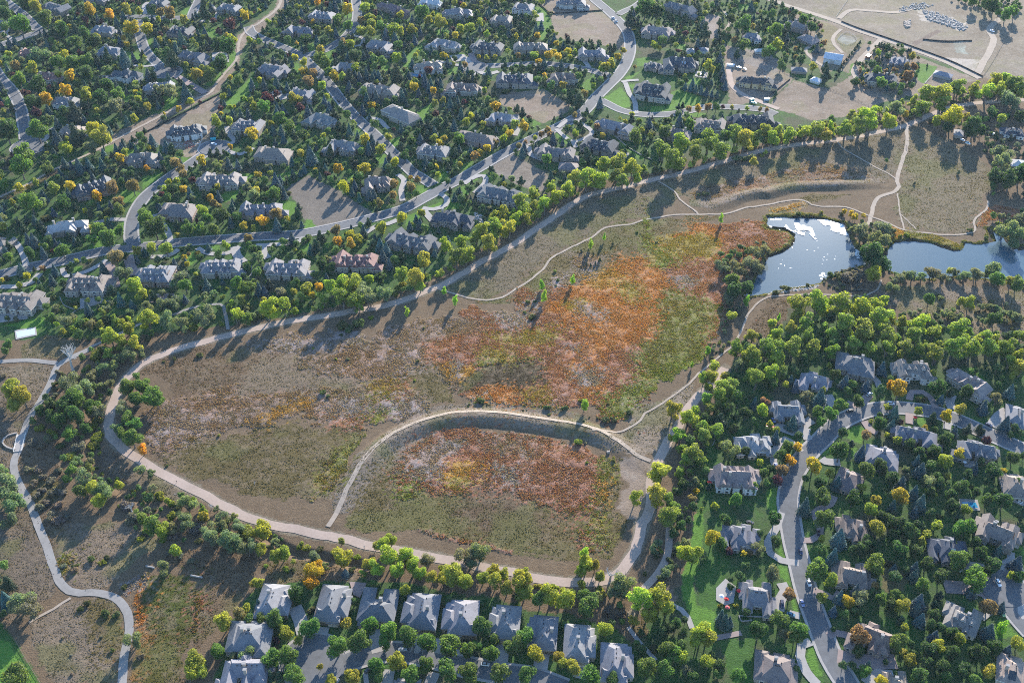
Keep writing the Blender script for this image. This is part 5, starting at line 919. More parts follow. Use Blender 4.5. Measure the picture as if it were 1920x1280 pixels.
'k': '540,470,70t 520,440,50v 1350,170,34t 1470,60,50t 1510,180,90l 1440,270,90l 1500,260,110l 1600,250,80l 1560,380,150k 1480,340,80l 1690,170,110w 1800,100,160k 1680,60,130k 1900,60,140k 1820,290,140k 1640,350,120k 1700,430,120d 1560,580,110p 1480,510,90k 1450,580,90d 1200,520,120c 1250,500,60c 1310,580,120c 1390,600,80c 1420,640,130k 1250,700,110c 1190,720,60l 1440,720,120k 1370,850,150k 1310,880,110k 1420,890,90k 1270,800,80k 1110,960,170c 1080,1170,170c 1170,1190,100k 930,1170,100c 1210,1240,100k 1380,1120,50o 1350,1170,70r 1640,810,140w 1750,810,90d 1830,600,70g 1900,450,80r 1680,1180,110g 1810,1090,80g 1890,980,80g 1100,1000,110c 760,880,50v 560,910,30v 720,470,26b 500,750,60v 550,760,30q 280,550,30b 390,500,60b 270,490,60b 85,515,20b 110,515,14b 640,575,24b 660,580,20b 580,570,16b 880,530,60b 700,585,60b 760,590,60b 540,600,24b 1280,1070,90d 1350,1050,90w 1250,1000,80k 1240,1120,80d 1770,260,80k 1880,200,90k 1750,540,90d 1660,640,80d 1460,440,100k 1540,490,80k 1600,500,90d 1500,120,40b 1570,60,50b 1900,270,100k 1480,1080,50p 1370,1240,70d 960,690,14b 1800,180,90k',
'l': '985,350,145o 930,320,80o 1340,560,100o 225,790,80o 170,890,90o 340,930,130y 130,330,60y 110,960,100r 70,1050,90m 580,300,80s 630,320,70g 500,250,90d 390,420,90s 415,360,60l 290,410,90w 210,340,60s 470,540,100g 370,530,100g 400,600,80g 540,470,100g 680,440,90d 740,330,70s 1130,510,80l 950,540,80s 840,620,100d 930,630,70s 1240,570,90p 1270,340,120d 1370,380,70p 1300,430,60s 1490,380,100d 1450,500,90l 1620,490,80s 1710,430,90w 1240,240,70l 185,610,80s 60,710,80s 150,790,90g 100,850,100d 20,470,50r 230,700,60d 540,820,150d 700,840,90s 730,700,80r 890,700,50l 740,970,130g 850,930,100d 930,1010,110d 1150,960,90s 1000,1060,90s 1330,890,120l 1440,840,90y 1330,740,100d 1590,650,80p 1500,650,80p 1400,670,70s 1640,740,90m 1780,620,90s 1600,900,60d 1700,960,110d 1770,970,60y 1840,860,100d 470,990,90l 520,1060,80s 420,1150,130g 390,1070,100d 710,1090,80l 640,1170,130d 810,1190,100l 1000,1150,130y 1210,1040,110w 1260,1010,90d 1290,1060,100d 1450,1100,120d 1380,1160,100d 780,1260,100l 280,1230,110s 1770,1190,130d 1150,1210,100s 1100,1130,80s 60,80,160k 190,60,140k 330,50,150k 20,250,130c 50,150,110c 1260,90,150k 1400,50,150k 1520,60,140k 1660,40,150k 1800,60,150k 1820,150,100k 1900,180,140c 1880,100,100c 640,30,120k 760,60,110k 900,50,120k 1040,50,110k 1150,60,100k 480,70,120k 30,330,90d 830,180,50w 870,170,50w 1000,90,60l 1560,220,40d 1820,370,80s 1850,640,60d 1900,690,50d 1820,700,50d 100,240,90k 270,120,100d 970,740,80l 1060,760,90d 1140,830,90d 1250,820,100d 660,350,40p 770,600,40v 1000,600,50m 1180,650,60l 1250,660,50g 1730,330,60d 1750,280,60d 1230,710,50p 900,490,60l 1130,430,60b 1170,430,60b 400,300,40l 170,290,50s 1380,1230,100d 1220,1130,90d 1870,1060,70g 1640,1180,90d 1560,1130,80d',
'm': '180,660,140w 230,720,130w 120,720,110w 50,520,110p 40,650,90s 20,390,70g 1000,960,110w 1320,280,80l 1260,300,50q 1350,320,50q 1210,420,100w 1430,360,50q 1680,820,130l 1630,1040,90g 1460,1100,140l 1430,1180,130l 1500,1170,110l 110,1220,160g 1800,760,90r 1850,720,70l 1870,800,70g 1900,530,60l 1850,1060,100w 1780,1080,80w 1730,1100,60v 1130,110,120g 1200,120,120l 1060,190,60v 1100,150,70v 980,60,70q 1000,30,90q 1060,30,100k 1400,80,110w 1480,100,130q 1560,170,100w 1600,210,80w 1720,200,120w 1760,240,100w 1850,140,120v 1850,280,110w 1900,260,100w 1780,100,90w 1700,90,90w 1290,120,90w 1370,30,80w 1650,40,90w 1240,180,80v 1050,1080,70q 560,400,50b 470,400,44q 550,430,60q 680,350,50b 750,380,40v 780,370,40v 800,340,50b 440,50,80q 380,20,80q 500,20,60q 1070,150,60q 1490,210,50b 60,60,100w 470,940,24q 530,1070,24q 540,1210,30q 760,930,30q 840,1030,40b 650,680,50b 600,720,50b 870,760,60b 790,760,60b 1300,180,80q 930,560,50b 1520,30,80l 1620,120,90w',
'n': '40,110,130l 40,280,100l 150,330,100l 200,290,120l 430,440,120o 410,510,120o 460,400,90o 20,530,80l 410,360,110w 640,310,130l 670,450,50s 850,370,100l 960,230,110l 1010,200,90l 900,240,60l 1000,330,150l 1120,340,120c 1180,400,120c 900,430,110c 1050,430,120c 1230,450,100l 1320,480,100l 1400,480,90l 1480,460,150l 1290,360,90w 1570,320,120w 1680,300,110w 1620,370,90w 1560,510,110l 1120,580,90l 1790,510,120l 1880,560,110l 1700,480,100l 1860,470,100l 300,600,110d 140,790,120g 40,800,80g 400,850,140g 230,910,110l 290,640,80g 100,1090,130g 240,1080,130g 290,1210,130g 610,1010,130g 775,960,150g 860,840,110g 1000,900,130g 960,970,110g 1150,920,140g 1290,960,130g 1440,990,150g 1590,1030,110g 1650,1010,80g 1690,850,130g 1760,1050,110g 1900,1020,90g 905,1130,120g 1060,1120,130l 1280,1150,110g 1430,1180,150g 1600,1200,130g 1830,1200,130g 720,1230,120l 480,1160,50l 560,1260,90l 1170,1230,130g 740,660,50g 680,830,80l 1790,960,80g 370,260,60v 330,240,70v 520,400,50w 280,430,40b 590,300,50v 720,430,50b 760,330,50v 480,270,50b 140,850,60g 180,870,70g 20,690,60s 880,530,50g 1440,660,60d 1700,680,50d 150,960,60m 140,1030,50m 320,950,70l 20,1020,70w 110,1220,80p 180,1230,80p 920,1240,70g 1550,880,60g 640,220,50k',
'o': '70,520,150l 280,630,150l 400,650,150l 560,700,150g 210,650,120g 90,600,110l 540,310,80t 560,380,110l 520,430,90l 620,400,90l 660,470,80l 840,540,140w 790,590,100w 960,660,170c 1110,650,170c 1020,760,120c 1160,720,110c 1180,40,140k 1290,300,110l 1360,320,120l 1420,310,80w 1300,220,60w 1500,190,110y 1580,230,80g 1630,290,60m 1850,270,80w 1600,60,80d 1420,900,130l 1390,950,120l 1460,930,120l 1170,1010,130g 1220,1060,120g 1270,1090,110l 1010,1160,140g 1150,1170,110g 1470,1120,100l 1560,1150,90d 1690,1230,100g 1310,1180,90w 700,870,110l 180,1060,110y 350,1080,90l 380,1130,80l 460,1160,110l 90,930,130g 40,1000,120g 110,1210,120g 600,1230,140g 750,1250,100g 390,840,50g 1600,810,90s 1570,780,70s 1630,820,60s 1850,890,120d 1760,750,60d 1150,450,70w 1120,480,60w 1180,410,60w 1190,360,60b 1070,270,60w 1110,280,50v 1080,330,50b 1220,300,60b 1250,250,60w 1000,460,40b 1100,230,50w 1210,150,70d 1270,100,80d 1330,60,50d 1250,40,70d 680,620,60v 660,580,60v 740,620,60w 720,730,70q 820,760,80q 750,780,60q 1290,900,60d 1230,830,80d 1180,860,80d 1130,900,70d 1360,1240,80d 1440,1220,70d 1560,700,40v 1680,700,40v 1640,560,50d 1700,480,60d 1750,400,60d 1640,500,40d 1900,1180,40g 30,720,50v 1790,300,40r 1740,310,50y 1860,160,60d 1550,1210,70g 640,640,70w 540,620,90g 590,640,90g 30,620,60w 100,450,80l',
'p': '535,190,110s 490,330,100s 365,420,150g 480,510,100l 820,120,120l 800,380,130g 840,430,70l 420,50,120g 50,40,90d 60,220,80d 40,460,110w 165,610,100r 90,800,110g 240,880,120g 130,920,100w 200,950,80g 690,920,150r 970,970,130g 750,1150,60s 730,1190,80g 600,660,90y 540,640,70s 490,740,60s 410,640,80l 690,660,110w 850,650,90g 920,690,80d 1010,690,100l 960,620,90g 1150,550,100g 1100,420,70s 1100,470,70s 1030,430,60d 1190,390,100d 1290,480,100d 980,280,100d 1110,280,90d 1060,150,110d 960,80,110d 870,40,90d 960,170,90d 1130,100,80d 1190,160,70l 1260,90,80l 1480,100,130g 1430,370,120g 1490,330,70g 1560,230,90d 1690,390,110d 1600,310,90d 1640,440,80d 1560,500,150g 1490,480,90g 1530,590,70s 1130,680,100s 1120,730,80s 1150,800,80s 1250,770,90d 1230,850,80d 1290,860,70d 1250,930,80s 1660,690,130r 1660,890,100s 1280,1000,110y 1210,1040,110d 1770,860,80t 1590,1040,110d 1540,1060,90d 1700,1000,110d 1880,980,110l 1800,1030,60s 1480,1180,100d 1650,1190,100l 1130,1240,120d 1070,1100,90l 1190,1130,100d 1310,1150,100d 1380,1050,100d 850,1260,90y 210,1170,60d 1870,380,90s 1880,480,80d 1820,470,60l 1430,950,90l 1010,1050,60l 1090,1060,60d 1330,1240,90d 1550,1260,80g 880,1120,40d 560,1150,60d 630,1150,60d 780,600,60d 660,590,70s 1360,470,50d 1730,290,60s 1250,690,50p 600,860,40d 680,1040,80d 490,870,40d 800,560,70r 1900,130,60d 1390,900,80d 1290,620,60p 740,220,90d 700,270,80d 640,280,60d 790,240,60d 650,740,60d 700,740,60d 1000,800,60p',
}
SHOWN = []   # (code, X, Y, R, photo x, photo y)
for pc, s in TT.items():
    for q in s.split():
        kd = q[-1]; x, y, w = map(float, q[:-1].split(',')); gx, gy = px('%s%g,%g' % (pc, x, y)); mp = mpp(gx, gy)
        R = w / 4 * mp / 2 * (1.12 if kd in 'ck' else 1.22 if kd in 'dgpws' else 1.12) * (1.13 if pc in 'mnop' else 1); zc = KIND[kd][4] * KIND[kd][5] * R
        X, Y, _ = P(gx, gy, zc)
        SHOWN.append((kd, X, Y, R))
for gx, gy, w, kd in ((130, 672, 46, 'x'), (1145, 1072, 36, 'x'), (328, 925, 8, 'x'), (245, 950, 20, 'x'), (395, 950, 12, 'x'), (1690, 900, 16, 'x'), (683, 1025, 8, 'x'), (477, 905, 7, 'x')):
    R = w * mpp(gx, gy) / 2; X, Y, _ = P(gx, gy, 1.3 * R); SHOWN.append((kd, X, Y, R))
# ------------------------------------------------------------ fill between them
OPENG = [W(s) for c, s, wb in COVER if c is LAWN and wb == 1.0] + [W(s) for ci, (c, s, wb) in enumerate(COVER[5:40]) if wb != 1.0 and c not in (SOIL, LAWN, DLAWN, MEAD) and not s.startswith(('d0,0', 'd160,100', 'd330,150', 'd540,240')) and ci < 22]
STL = [(w, l) for w, l in STREETS] + [(w, l) for w, l in TRAILS] + [(w, l) for k, w, l in PATHL]
FILL = [  # polygon, spacing, mix, radius range
 ('-80,-70 a0,0 500,-40 1050,-40 1130,0 c760,200 c850,380 c820,520 c640,720 c400,900 g0,-60 f1500,60 f1200,260 f700,400 f0,470 e1000,560 e0,740 -80,560', 8.2, 'ddddddggglllssssssppppppymwwdb', (2.3, 5.0)),
 ('e-60,800 e900,640 f0,520 f800,420 f1300,280 f1700,0 g0,-120 c500,900 c1000,880 c1900,900 d60,960 c1500,1010 c1000,1120 g560,20 g0,260 f1500,520 f1200,760 f600,860 f0,940 e1400,1060 e900,1060 e300,1130 e-60,1200', 7.6, 'dddggllssspppwwwbbv', (2.1, 4.8)),
 ('e300,1160 e800,1080 e1400,1100 e1900,1000 f500,940 f1000,930 f1500,700 g0,360 g500,120 g1000,10 c1400,1180 d0,1020 d500,960 d1000,820 d1500,680 d1920,640 d1920,700 d1400,780 d1000,910 d500,1010 c1800,1200 g900,60 g400,240 g0,480 f1500,760 f1000,970 f400,1080 e1850,1130 e1300,1230 i1100,30 i900,200 i700,60 e500,1260', 6.6, 'kkkcccgwwvbb', (2.2, 5.4)),
 ('c1000,0 c1500,0 1440,0 d200,60 d400,200 d420,380 d200,480 d0,480 c1600,300 c1560,700 c1250,660 c1200,300 c960,300 c860,120', 8.5, 'ddggllppppssmrw', (1.9, 4.4)),
 ('l0,-40 l400,20 l1900,60 l1920,1280 1920,1290 1560,1290 p380,850 p240,400 p160,0 l190,1000 l290,850 l100,1100 o1650,0 k1480,1280 k1480,900 k1600,560 k1500,450 k1700,100 h100,1250', 7.6, 'dddddddgggglllssspppwdb', (2.5, 5.2)),
 ('k1250,700 k1320,500 k1560,180 k1700,60 h60,1200 h250,960 h850,980 h900,1100 h1400,1190 h1900,1260 l1900,120 l200,60 k1700,300 k1600,560 k1480,900 k1420,1150 k1290,1230 k1220,1000', 6.8, 'kkkkkcccddg', (2.8, 6.0)),
 ('n150,540 n700,510 n1700,650 o700,780 o1000,900 o1300,1000 o1500,960 o1560,1280 1200,1290 480,1290 m1600,1290 m1700,900', 7.0, 'gggglldddbs', (2.2, 4.4)),
 ('n0,400 n300,350 n760,420 n900,380 n1300,400 n1700,440 o0,480 o400,560 o900,580 o1150,620 o1100,850 o800,900 o600,780 o0,700 n1700,620 n1100,510 n700,500 n820,440 n300,470', 5.0, 'llllccvvbbggk', (1.8, 4.4)),
 ('i420,300 i560,220 i700,60 i820,100 i800,330 i760,520 i780,780 i720,900 i900,1120 i1200,1130 i1500,1200 m1920,40 n200,120 n200,240 m1900,330 m1500,240 m1200,230 m1000,120 i860,1200 i500,1100 i420,820 i260,680 i240,560', 4.2, 'wwwgggkddvvbbq', (1.5, 4.2)),
 ('o1100,200 o1180,180 o1330,100 o1350,0 k1460,1280 k1400,1000 k1290,1280 o1180,150 o1160,320 o1090,430', 4.5, 'ddkbbbw', (1.3, 2.8)), ('o1180,260 o1300,120 o1330,200 o1230,420 o1130,560 o1080,540', 4.0, 'bbwwvd', (1.2, 2.4)),
 ('o1160,720 o1300,680 o1330,820 o1560,1000 o1560,1280 o1100,1280 o1000,900', 6.0, 'ggddlbbk', (1.6, 3.6)),
 ('h680,380 h920,400 h960,480 h900,600 h920,760 h860,820 h700,760 h700,620 h620,520 h600,430', 5.5, 'wwdqbb', (1.5, 3.4)), ('h400,780 h520,710 h720,700 h860,780 h800,900 h560,910 h420,850', 4.5, 'qqqbw', (1.4, 2.6)),
 ('h900,760 h1500,780 h1920,830 h1920,900 h1400,840 h950,880', 6.5, 'wwwqgb', (1.8, 3.6)), ('h1100,960 h1300,930 h1900,1000 h1920,1240 h1500,1160 h1150,1100', 11.0, 'wwwb', (1.6, 2.8)),
 ('h1680,360 h1920,320 h1920,560 h1800,560 h1700,480', 5.5, 'wwgbd', (1.8, 3.8)), ('d1700,860 d1920,820 d1920,1280 h1920,200 h1680,200 d1650,1200 d1560,1000 d1300,960 d1200,920 d1400,880', 8.0, 'ddgwwppb', (1.8, 4.6)), ('d1350,0 d1850,0 d1900,60 d1850,150 d1700,120', 8.0, 'ddggl', (2, 4.4)),
 ('d760,330 d1060,360 d1130,440 d1100,640 d1000,700 d760,680 d640,640 d700,480', 6.6, 'ddgprrbs', (1.5, 3.0)),
 ('f1500,680 g0,340 g500,90 g1000,-10 c1500,1170 d0,1010 d500,930 d1000,790 d1000,860 d500,980 c1800,1180 g1000,30 g600,120 g300,220 g0,440 f1500,740', 6.6, 'kcckw', (3.0, 5.5)),
 ('m0,0 m150,0 m60,120 m0,100', 5, 'wwd', (2, 4)), ('m-60,450 m60,500 m280,700 m160,800 m-60,900', 6, 'wdd', (2, 4)),
 ('g1540,640 g1900,540 g1920,700 g1780,900 g1700,1100 g1600,1250 g1560,1200 g1620,980 g1580,760', 5.2, 'wwdgb', (1.3, 3.2)), ('k1480,0 k1640,0 k1600,100 k1450,110', 4, 'bvw', (1, 2)),
 ('j1500,465 j1700,455 k0,485 k400,500 k420,515 j1900,490 j1550,480', 5, 'bb', (.7, 1.2)),
]
_c = spline(W('a1790,330 a1770,450 a1640,600 a1570,700 a1400,770 a1150,900 a900,1030 a780,1100 a500,1230 e380,0 e250,80 e0,200'), 6); STL.append((15, _c)); STL.append((13, spline(W('a1790,330 a1900,190 b150,80 b190,0'), 6)))
CELL = 10.0; GRID = {}
def put(X, Y, R): GRID.setdefault((int(X // CELL), int(Y // CELL)), []).append((X, Y, R))
def free(X, Y, R, f=.78):
    i, j = int(X // CELL), int(Y // CELL)
    for a in range(i - 1, i + 2):
        for b in range(j - 1, j + 2):
            for q in GRID.get((a, b), ()):
                if (q[0] - X) ** 2 + (q[1] - Y) ** 2 < (f * (q[2] + R)) ** 2: return False
    return True
for kd, X, Y, R in SHOWN: put(X, Y, R)
hb = np.array(HB)
cand = []
for s, sp, mix, (r0, r1) in FILL:
    pl = W(s); a = np.array(pl); xs = np.arange(a[:, 0].min(), a[:, 0].max(), sp * .72); ys = np.arange(a[:, 1].min(), a[:, 1].max(), sp * .72)
    gx, gy = np.meshgrid(xs, ys); gx = gx.ravel() + RNG.uniform(-.5, .5, gx.size) * sp; gy = gy.ravel() + RNG.uniform(-.5, .5, gy.size) * sp
    m = inpoly(gx, gy, pl); gx, gy = gx[m], gy[m]
    rr = r0 + (r1 - r0) * RNG.rand(len(gx)) ** 1.3; ok = np.ones(len(gx), bool)
    for w, l in STL: ok &= dline(gx, gy, l) > w / 2 + rr * (.75 if w > 7 else .5)
    for c, r in SACS: ok &= np.hypot(gx - c[0], gy - c[1]) > r + rr * .6 + 1.5
    for pg in OPENG: ok &= ~inpoly(gx, gy, pg)
    for pg in POND: ok &= ~inpoly(gx, gy, pg)
    for h in hb:
        dx, dy = gx - h[0], gy - h[1]; u = np.abs(dx * h[2] + dy * h[3]); v = np.abs(-dx * h[3] + dy * h[2])
        fr = (-dx * h[3] + dy * h[2]) < 0       # in front of the facade: keep lower planting only
        ok &= ~((u < h[4] + rr * .7) & (v < h[5] + np.where(fr, rr * 1.9, rr * .7 + 8)))
    for i in np.where(ok)[0]:
        if free(gx[i], gy[i], rr[i], (.68 if sp == 6.6 else .78) if sp in (6.6, 6.8) else .8 if sp < 6 else .84): put(gx[i], gy[i], rr[i]); cand.append((mix[RNG.randint(len(mix))], gx[i], gy[i], rr[i] * (.62 if False else 1)))
allt = [(t, True) for t in SHOWN] + [(t, False) for t in cand]
XY = np.array([(t[0][1], t[0][2]) for t in allt]); TZ = hgt(XY[:, 0], XY[:, 1])
# landmark phrases for labels
MARKS = KEYS + [(1500, 470, 'the near pond'), (1800, 480, 'the far pond'), (900, 790, 'the curved grass bank'), (1560, 345, 'the straight grass bank'), (610, 590, 'the gravel trail bend by the loggia mansions'),
 (1075, 380, 'the sunlit gravel trail stretch'), (260, 850, 'the trail hairpin'), (560, 995, 'the trail fork'), (1090, 1090, 'the trail loop end'), (1220, 960, 'the eastern trail leg'), (100, 1080, 'the concrete path elbow'), (60, 780, 'the footbridge'),
 (310, 1170, 'the olive reed bed'), (1250, 560, 'the orange marsh'), (1000, 690, 'the dark marsh hollow'), (1690, 330, 'the dirt track junction'), (240, 1220, 'the lower concrete path'), (620, 1240, 'the patio-home cul-de-sac'),
 (1480, 1010, 'the long sidewalk street'), (1590, 780, 'the crescent bend'), (240, 430, 'the lower street junction'), (570, 100, 'the upper street fork'), (1170, 60, 'the sweeping upper road'), (1700, 600, 'the cottonwood belt'), (1850, 600, 'the willow rows'), (150, 740, 'the creek thicket'), (1320, 760, 'the eastern cottonwood stand'), (1600, 60, 'the hillside dirt road')]
MK = np.array([(m[0], m[1]) for m in MARKS])
SIZE = ((2.6, 'small'), (4.3, 'medium'), (6.5, 'large'), (99, 'very large'))
recs = []
for (t, shown), z in zip(allt, TZ):
    kd, X, Y, R = t; K = KIND[kd]; gx, gy = proj(X, Y, z + K[4] * R)
    if gx < -70 or gx > 1990 or gy < -60 or gy > 1350: continue
    recs.append(dict(kd=kd, X=X, Y=Y, R=R, z=z, gx=gx, gy=gy, name=K[0], px=2 * R / mpp(gx, gy), shown=shown))
byn = {}
for r in recs: byn.setdefault(r['name'], []).append(r)
MASS = {}
for n, L in byn.items():
    L.sort(key=lambda r: -(r['px'] + (8 if r['shown'] else 0) - (1000 if not (-5 < r['gx'] < 1925 and -5 < r['gy'] < 1285) else 0)))
    MASS[n] = L[290:]; byn[n] = L[:290]
def rel(dx, dy):
    if abs(dx) > abs(dy) * 1.3: return 'east of' if dx > 0 else 'west of'
    return 'in front of' if dy > 0 else 'behind'
ORD = 'first second third fourth fifth sixth seventh eighth ninth tenth eleventh twelfth thirteenth fourteenth fifteenth sixteenth seventeenth eighteenth nineteenth twentieth'.split()
bylab = {}
def short(t, n):
    w = t.split()[:n]
    while w[-1] in 'the of in on at by with and beside behind above below amid between under over to from its their toward inside a before into after near two one long big pale low tall dark grey white'.split(): w.pop()
    return w
for n, L in byn.items():
    for r in L:
        d = np.hypot(MK[:, 0] - r['gx'], (MK[:, 1] - r['gy']) * 1.3); k = int(d.argmin()); mk = MARKS[k][2]
        if not mk.startswith('the '): mk = 'the ' + mk
        sz = next(w for q, w in SIZE if r['R'] < q); K = KIND[r['kd']]
        if K[6] != 'bare grey' and 'young' in K[7]: sz = ''
        r['lab'] = ' '.join(f"{sz} {K[6]} {K[7]} {rel(r['gx'] - MARKS[k][0], r['gy'] - MARKS[k][1])} {mk}".split())
        r['lab'] = ' '.join(short(r['lab'], 16))
        bylab.setdefault(r['lab'], []).append(r)
for lab, L in bylab.items():
    if len(L) > 1:
        L.sort(key=lambda r: r['gx'])
        for i, r in enumerate(L):
            w = short(lab, 13)
            o = ORD[i] + ' from west' if i < 20 else ORD[min(len(L) - 1 - i, 19)] + ' from east'
            r['lab'] = ' '.join(w) + ', ' + o
for n, L in byn.items():
    for r in L:
        K = KIND[r['kd']]; ck = K[2]; R = r['R']; sz = K[5] * random.uniform(.9, 1.1); rot = random.uniform(0, 6.28)
        base = (r['X'], r['Y'], r['z'] - .1); col = tuple(min(1, c * random.uniform(.86, 1.14)) for c in K[3])
        grp = {'cottonwood_tree': 'cottonwoods along the trails', 'shrub': 'shrubs on the open ground', 'willow_tree': 'willows and olives by creek and pond', 'young_poplar': 'young poplars in the meadow', 'dead_tree': 'dead trees'}.get(n, 'trees among the houses')
        if ck == 'x':
            o = obj(n, TRK['x', random.randrange(3)], None, base, rot, (R, R, R)); tag(o, r['lab'], K[1], grp); continue
        v = random.randrange(9 if ck in 'cg' else 5); lod = 2 if r['px'] > 26 else 1 if r['px'] > 13 else 0; S = (R * random.uniform(.88, 1.1), R * random.uniform(.85, 1.15), R * sz)
        if r['px'] > 20 and n != 'shrub':
            o = obj(n, None, None, base, rot); obj('crown', CR[ck, lod, v], o, (0, 0, 0), 0, S, col); obj('trunk', TRK[ck, v], o, (0, 0, 0), 0, S)
        else: o = obj(n, ONE[ck, lod, v], None, base, rot, S, col)
        tag(o, r['lab'], K[1], grp)
def merged(name, L, label, cat, mats):
    VV, FF, CC, MI = [], [], [], []; n0 = 0
    cache = {}
    for r in L:
        K = KIND[r['kd']]; ck = K[2]
        if ck == 'x': continue
        v = random.randrange(4); lod = 1 if r['px'] > 15 else 0
        if (ck, lod, v) not in cache:
            me = ONE[ck, lod, v]; a = np.empty(len(me.vertices) * 3, np.float32); me.vertices.foreach_get('co', a)
            cache[ck, lod, v] = (a.reshape(-1, 3), [tuple(p.vertices) for p in me.polygons], [p.material_index for p in me.polygons])
        A, Fc, mi = cache[ck, lod, v]; t = random.uniform(0, 6.28); c, s = math.cos(t), math.sin(t); R = r['R']
        B = np.column_stack([(A[:, 0] * c - A[:, 1] * s) * R + r['X'], (A[:, 0] * s + A[:, 1] * c) * R + r['Y'], A[:, 2] * R * K[5] + r['z'] - .1])
        VV.append(B); FF += [tuple(i + n0 for i in f) for f in Fc]; MI += mi; n0 += len(B); k = random.uniform(.82, 1.18); CC.append(np.tile([K[3][0] * k, K[3][1] * k, K[3][2] * k, 1], (len(B), 1)))
    if not VV: return
    m = mesh(name, np.vstack(VV), FF, mats, MI); at = m.color_attributes.new('leaf', 'FLOAT_COLOR', 'POINT'); at.data.foreach_set('color', np.vstack(CC).astype(np.float32).ravel())
    o = obj(name, m); o['kind'] = 'stuff'; tag(o, label, None)
mleaf = mat('mass_leaves', attr='leaf', rough=.65, noise=[(.25, .3), (1.3, .35)], trans=.3, spec=.2)
for n, L in MASS.items():
    if L: merged(n.replace('_tree', '') + '_woodland', L, 'remaining ' + n.replace('_', ' ') + 's filling the gaps between houses and thickets', 'woodland', [mleaf, M['bark']])
print('TREES', {n: (len(byn[n]), len(MASS[n])) for n in byn}, 'labels', len(set(r['lab'] for L in byn.values() for r in L)))
# ------------------------------------------------------------ reeds, rushes and dry grass standing on the open space (nobody could count them)
def tufts():
    inc = (np.abs(GX) < 560) & (GY > 300) & (GY < 1150)
    reed = np.where(inc & (GA > .9))[0]; med = np.where(inc & (GA > .2) & (GA < .9))[0]
    R = np.random.RandomState(3); hill = None
    def build(name, idx, n, h, w, label, tint):
        k = idx[R.randint(len(idx), size=n)]; x = GX[k] + R.uniform(-.7, .7, n); y = GY[k] + R.uniform(-.7, .7, n); c = GC[k]
        dn = fbm(x, y, 11, 3, 91) + .35 * vnoise(x + 2 * y, y, 3.5, 92); keep = dn + .25 * R.rand(n) > np.quantile(dn, .12); x, y, c, k = x[keep], y[keep], c[keep], k[keep]; n = len(x)
        z = hgt(x, y) - .15; hh = h * R.uniform(.5, 1.25, n); ww = w * R.uniform(.5, 1.3, n); a = R.uniform(0, 3.14, n)
        jit = R.uniform(.84, 1.2, (n, 1)); swap = R.rand(n); pal = np.array(tint); c = c * jit * 1.28
        sw = swap < .12; c[sw] = c[sw] * .45 + pal[R.randint(len(pal), size=sw.sum())] * .55
        V = []; 
        for q in range(2):
            t = a + q * 1.57; dx, dy = np.cos(t) * ww, np.sin(t) * ww; lx, ly = R.uniform(-.25, .25, n) * hh, R.uniform(-.25, .25, n) * hh
            V.append(np.stack([np.stack([x - dx, y - dy, z], 1), np.stack([x + dx, y + dy, z], 1), np.stack([x + dx * .7 + lx, y + dy * .7 + ly, z + hh], 1), np.stack([x - dx * .8 + lx, y - dy * .8 + ly, z + hh * .85], 1)], 1).reshape(-1, 3))
        V = np.vstack(V); m = mesh(name, V, np.arange(len(V)).reshape(-1, 4), [mat(name, attr='cover', rough=.9, spec=.1, trans=.35)])
        cc = np.repeat(c, 4, 0); cc = np.vstack([cc, cc]); at = m.color_attributes.new('cover', 'FLOAT_COLOR', 'POINT'); at.data.foreach_set('color', np.column_stack([cc, np.ones(len(cc))]).astype(np.float32).ravel())
        o = obj(name, m); o['kind'] = 'stuff'; tag(o, label, None)
    build('marsh_reeds', reed, 300000, .62, .32, 'orange, rust and grey marsh reeds filling the wetland hollows', [(.38, .33, .30), (.16, .10, .05), (.5, .22, .06), (.2, .2, .05), (.45, .40, .36)])
    build('dry_grass', med, 110000, .4, .36, 'olive and straw coloured dry grass of the meadow', [(.3, .25, .16), (.09, .09, .035), (.2, .19, .07)])
tufts()
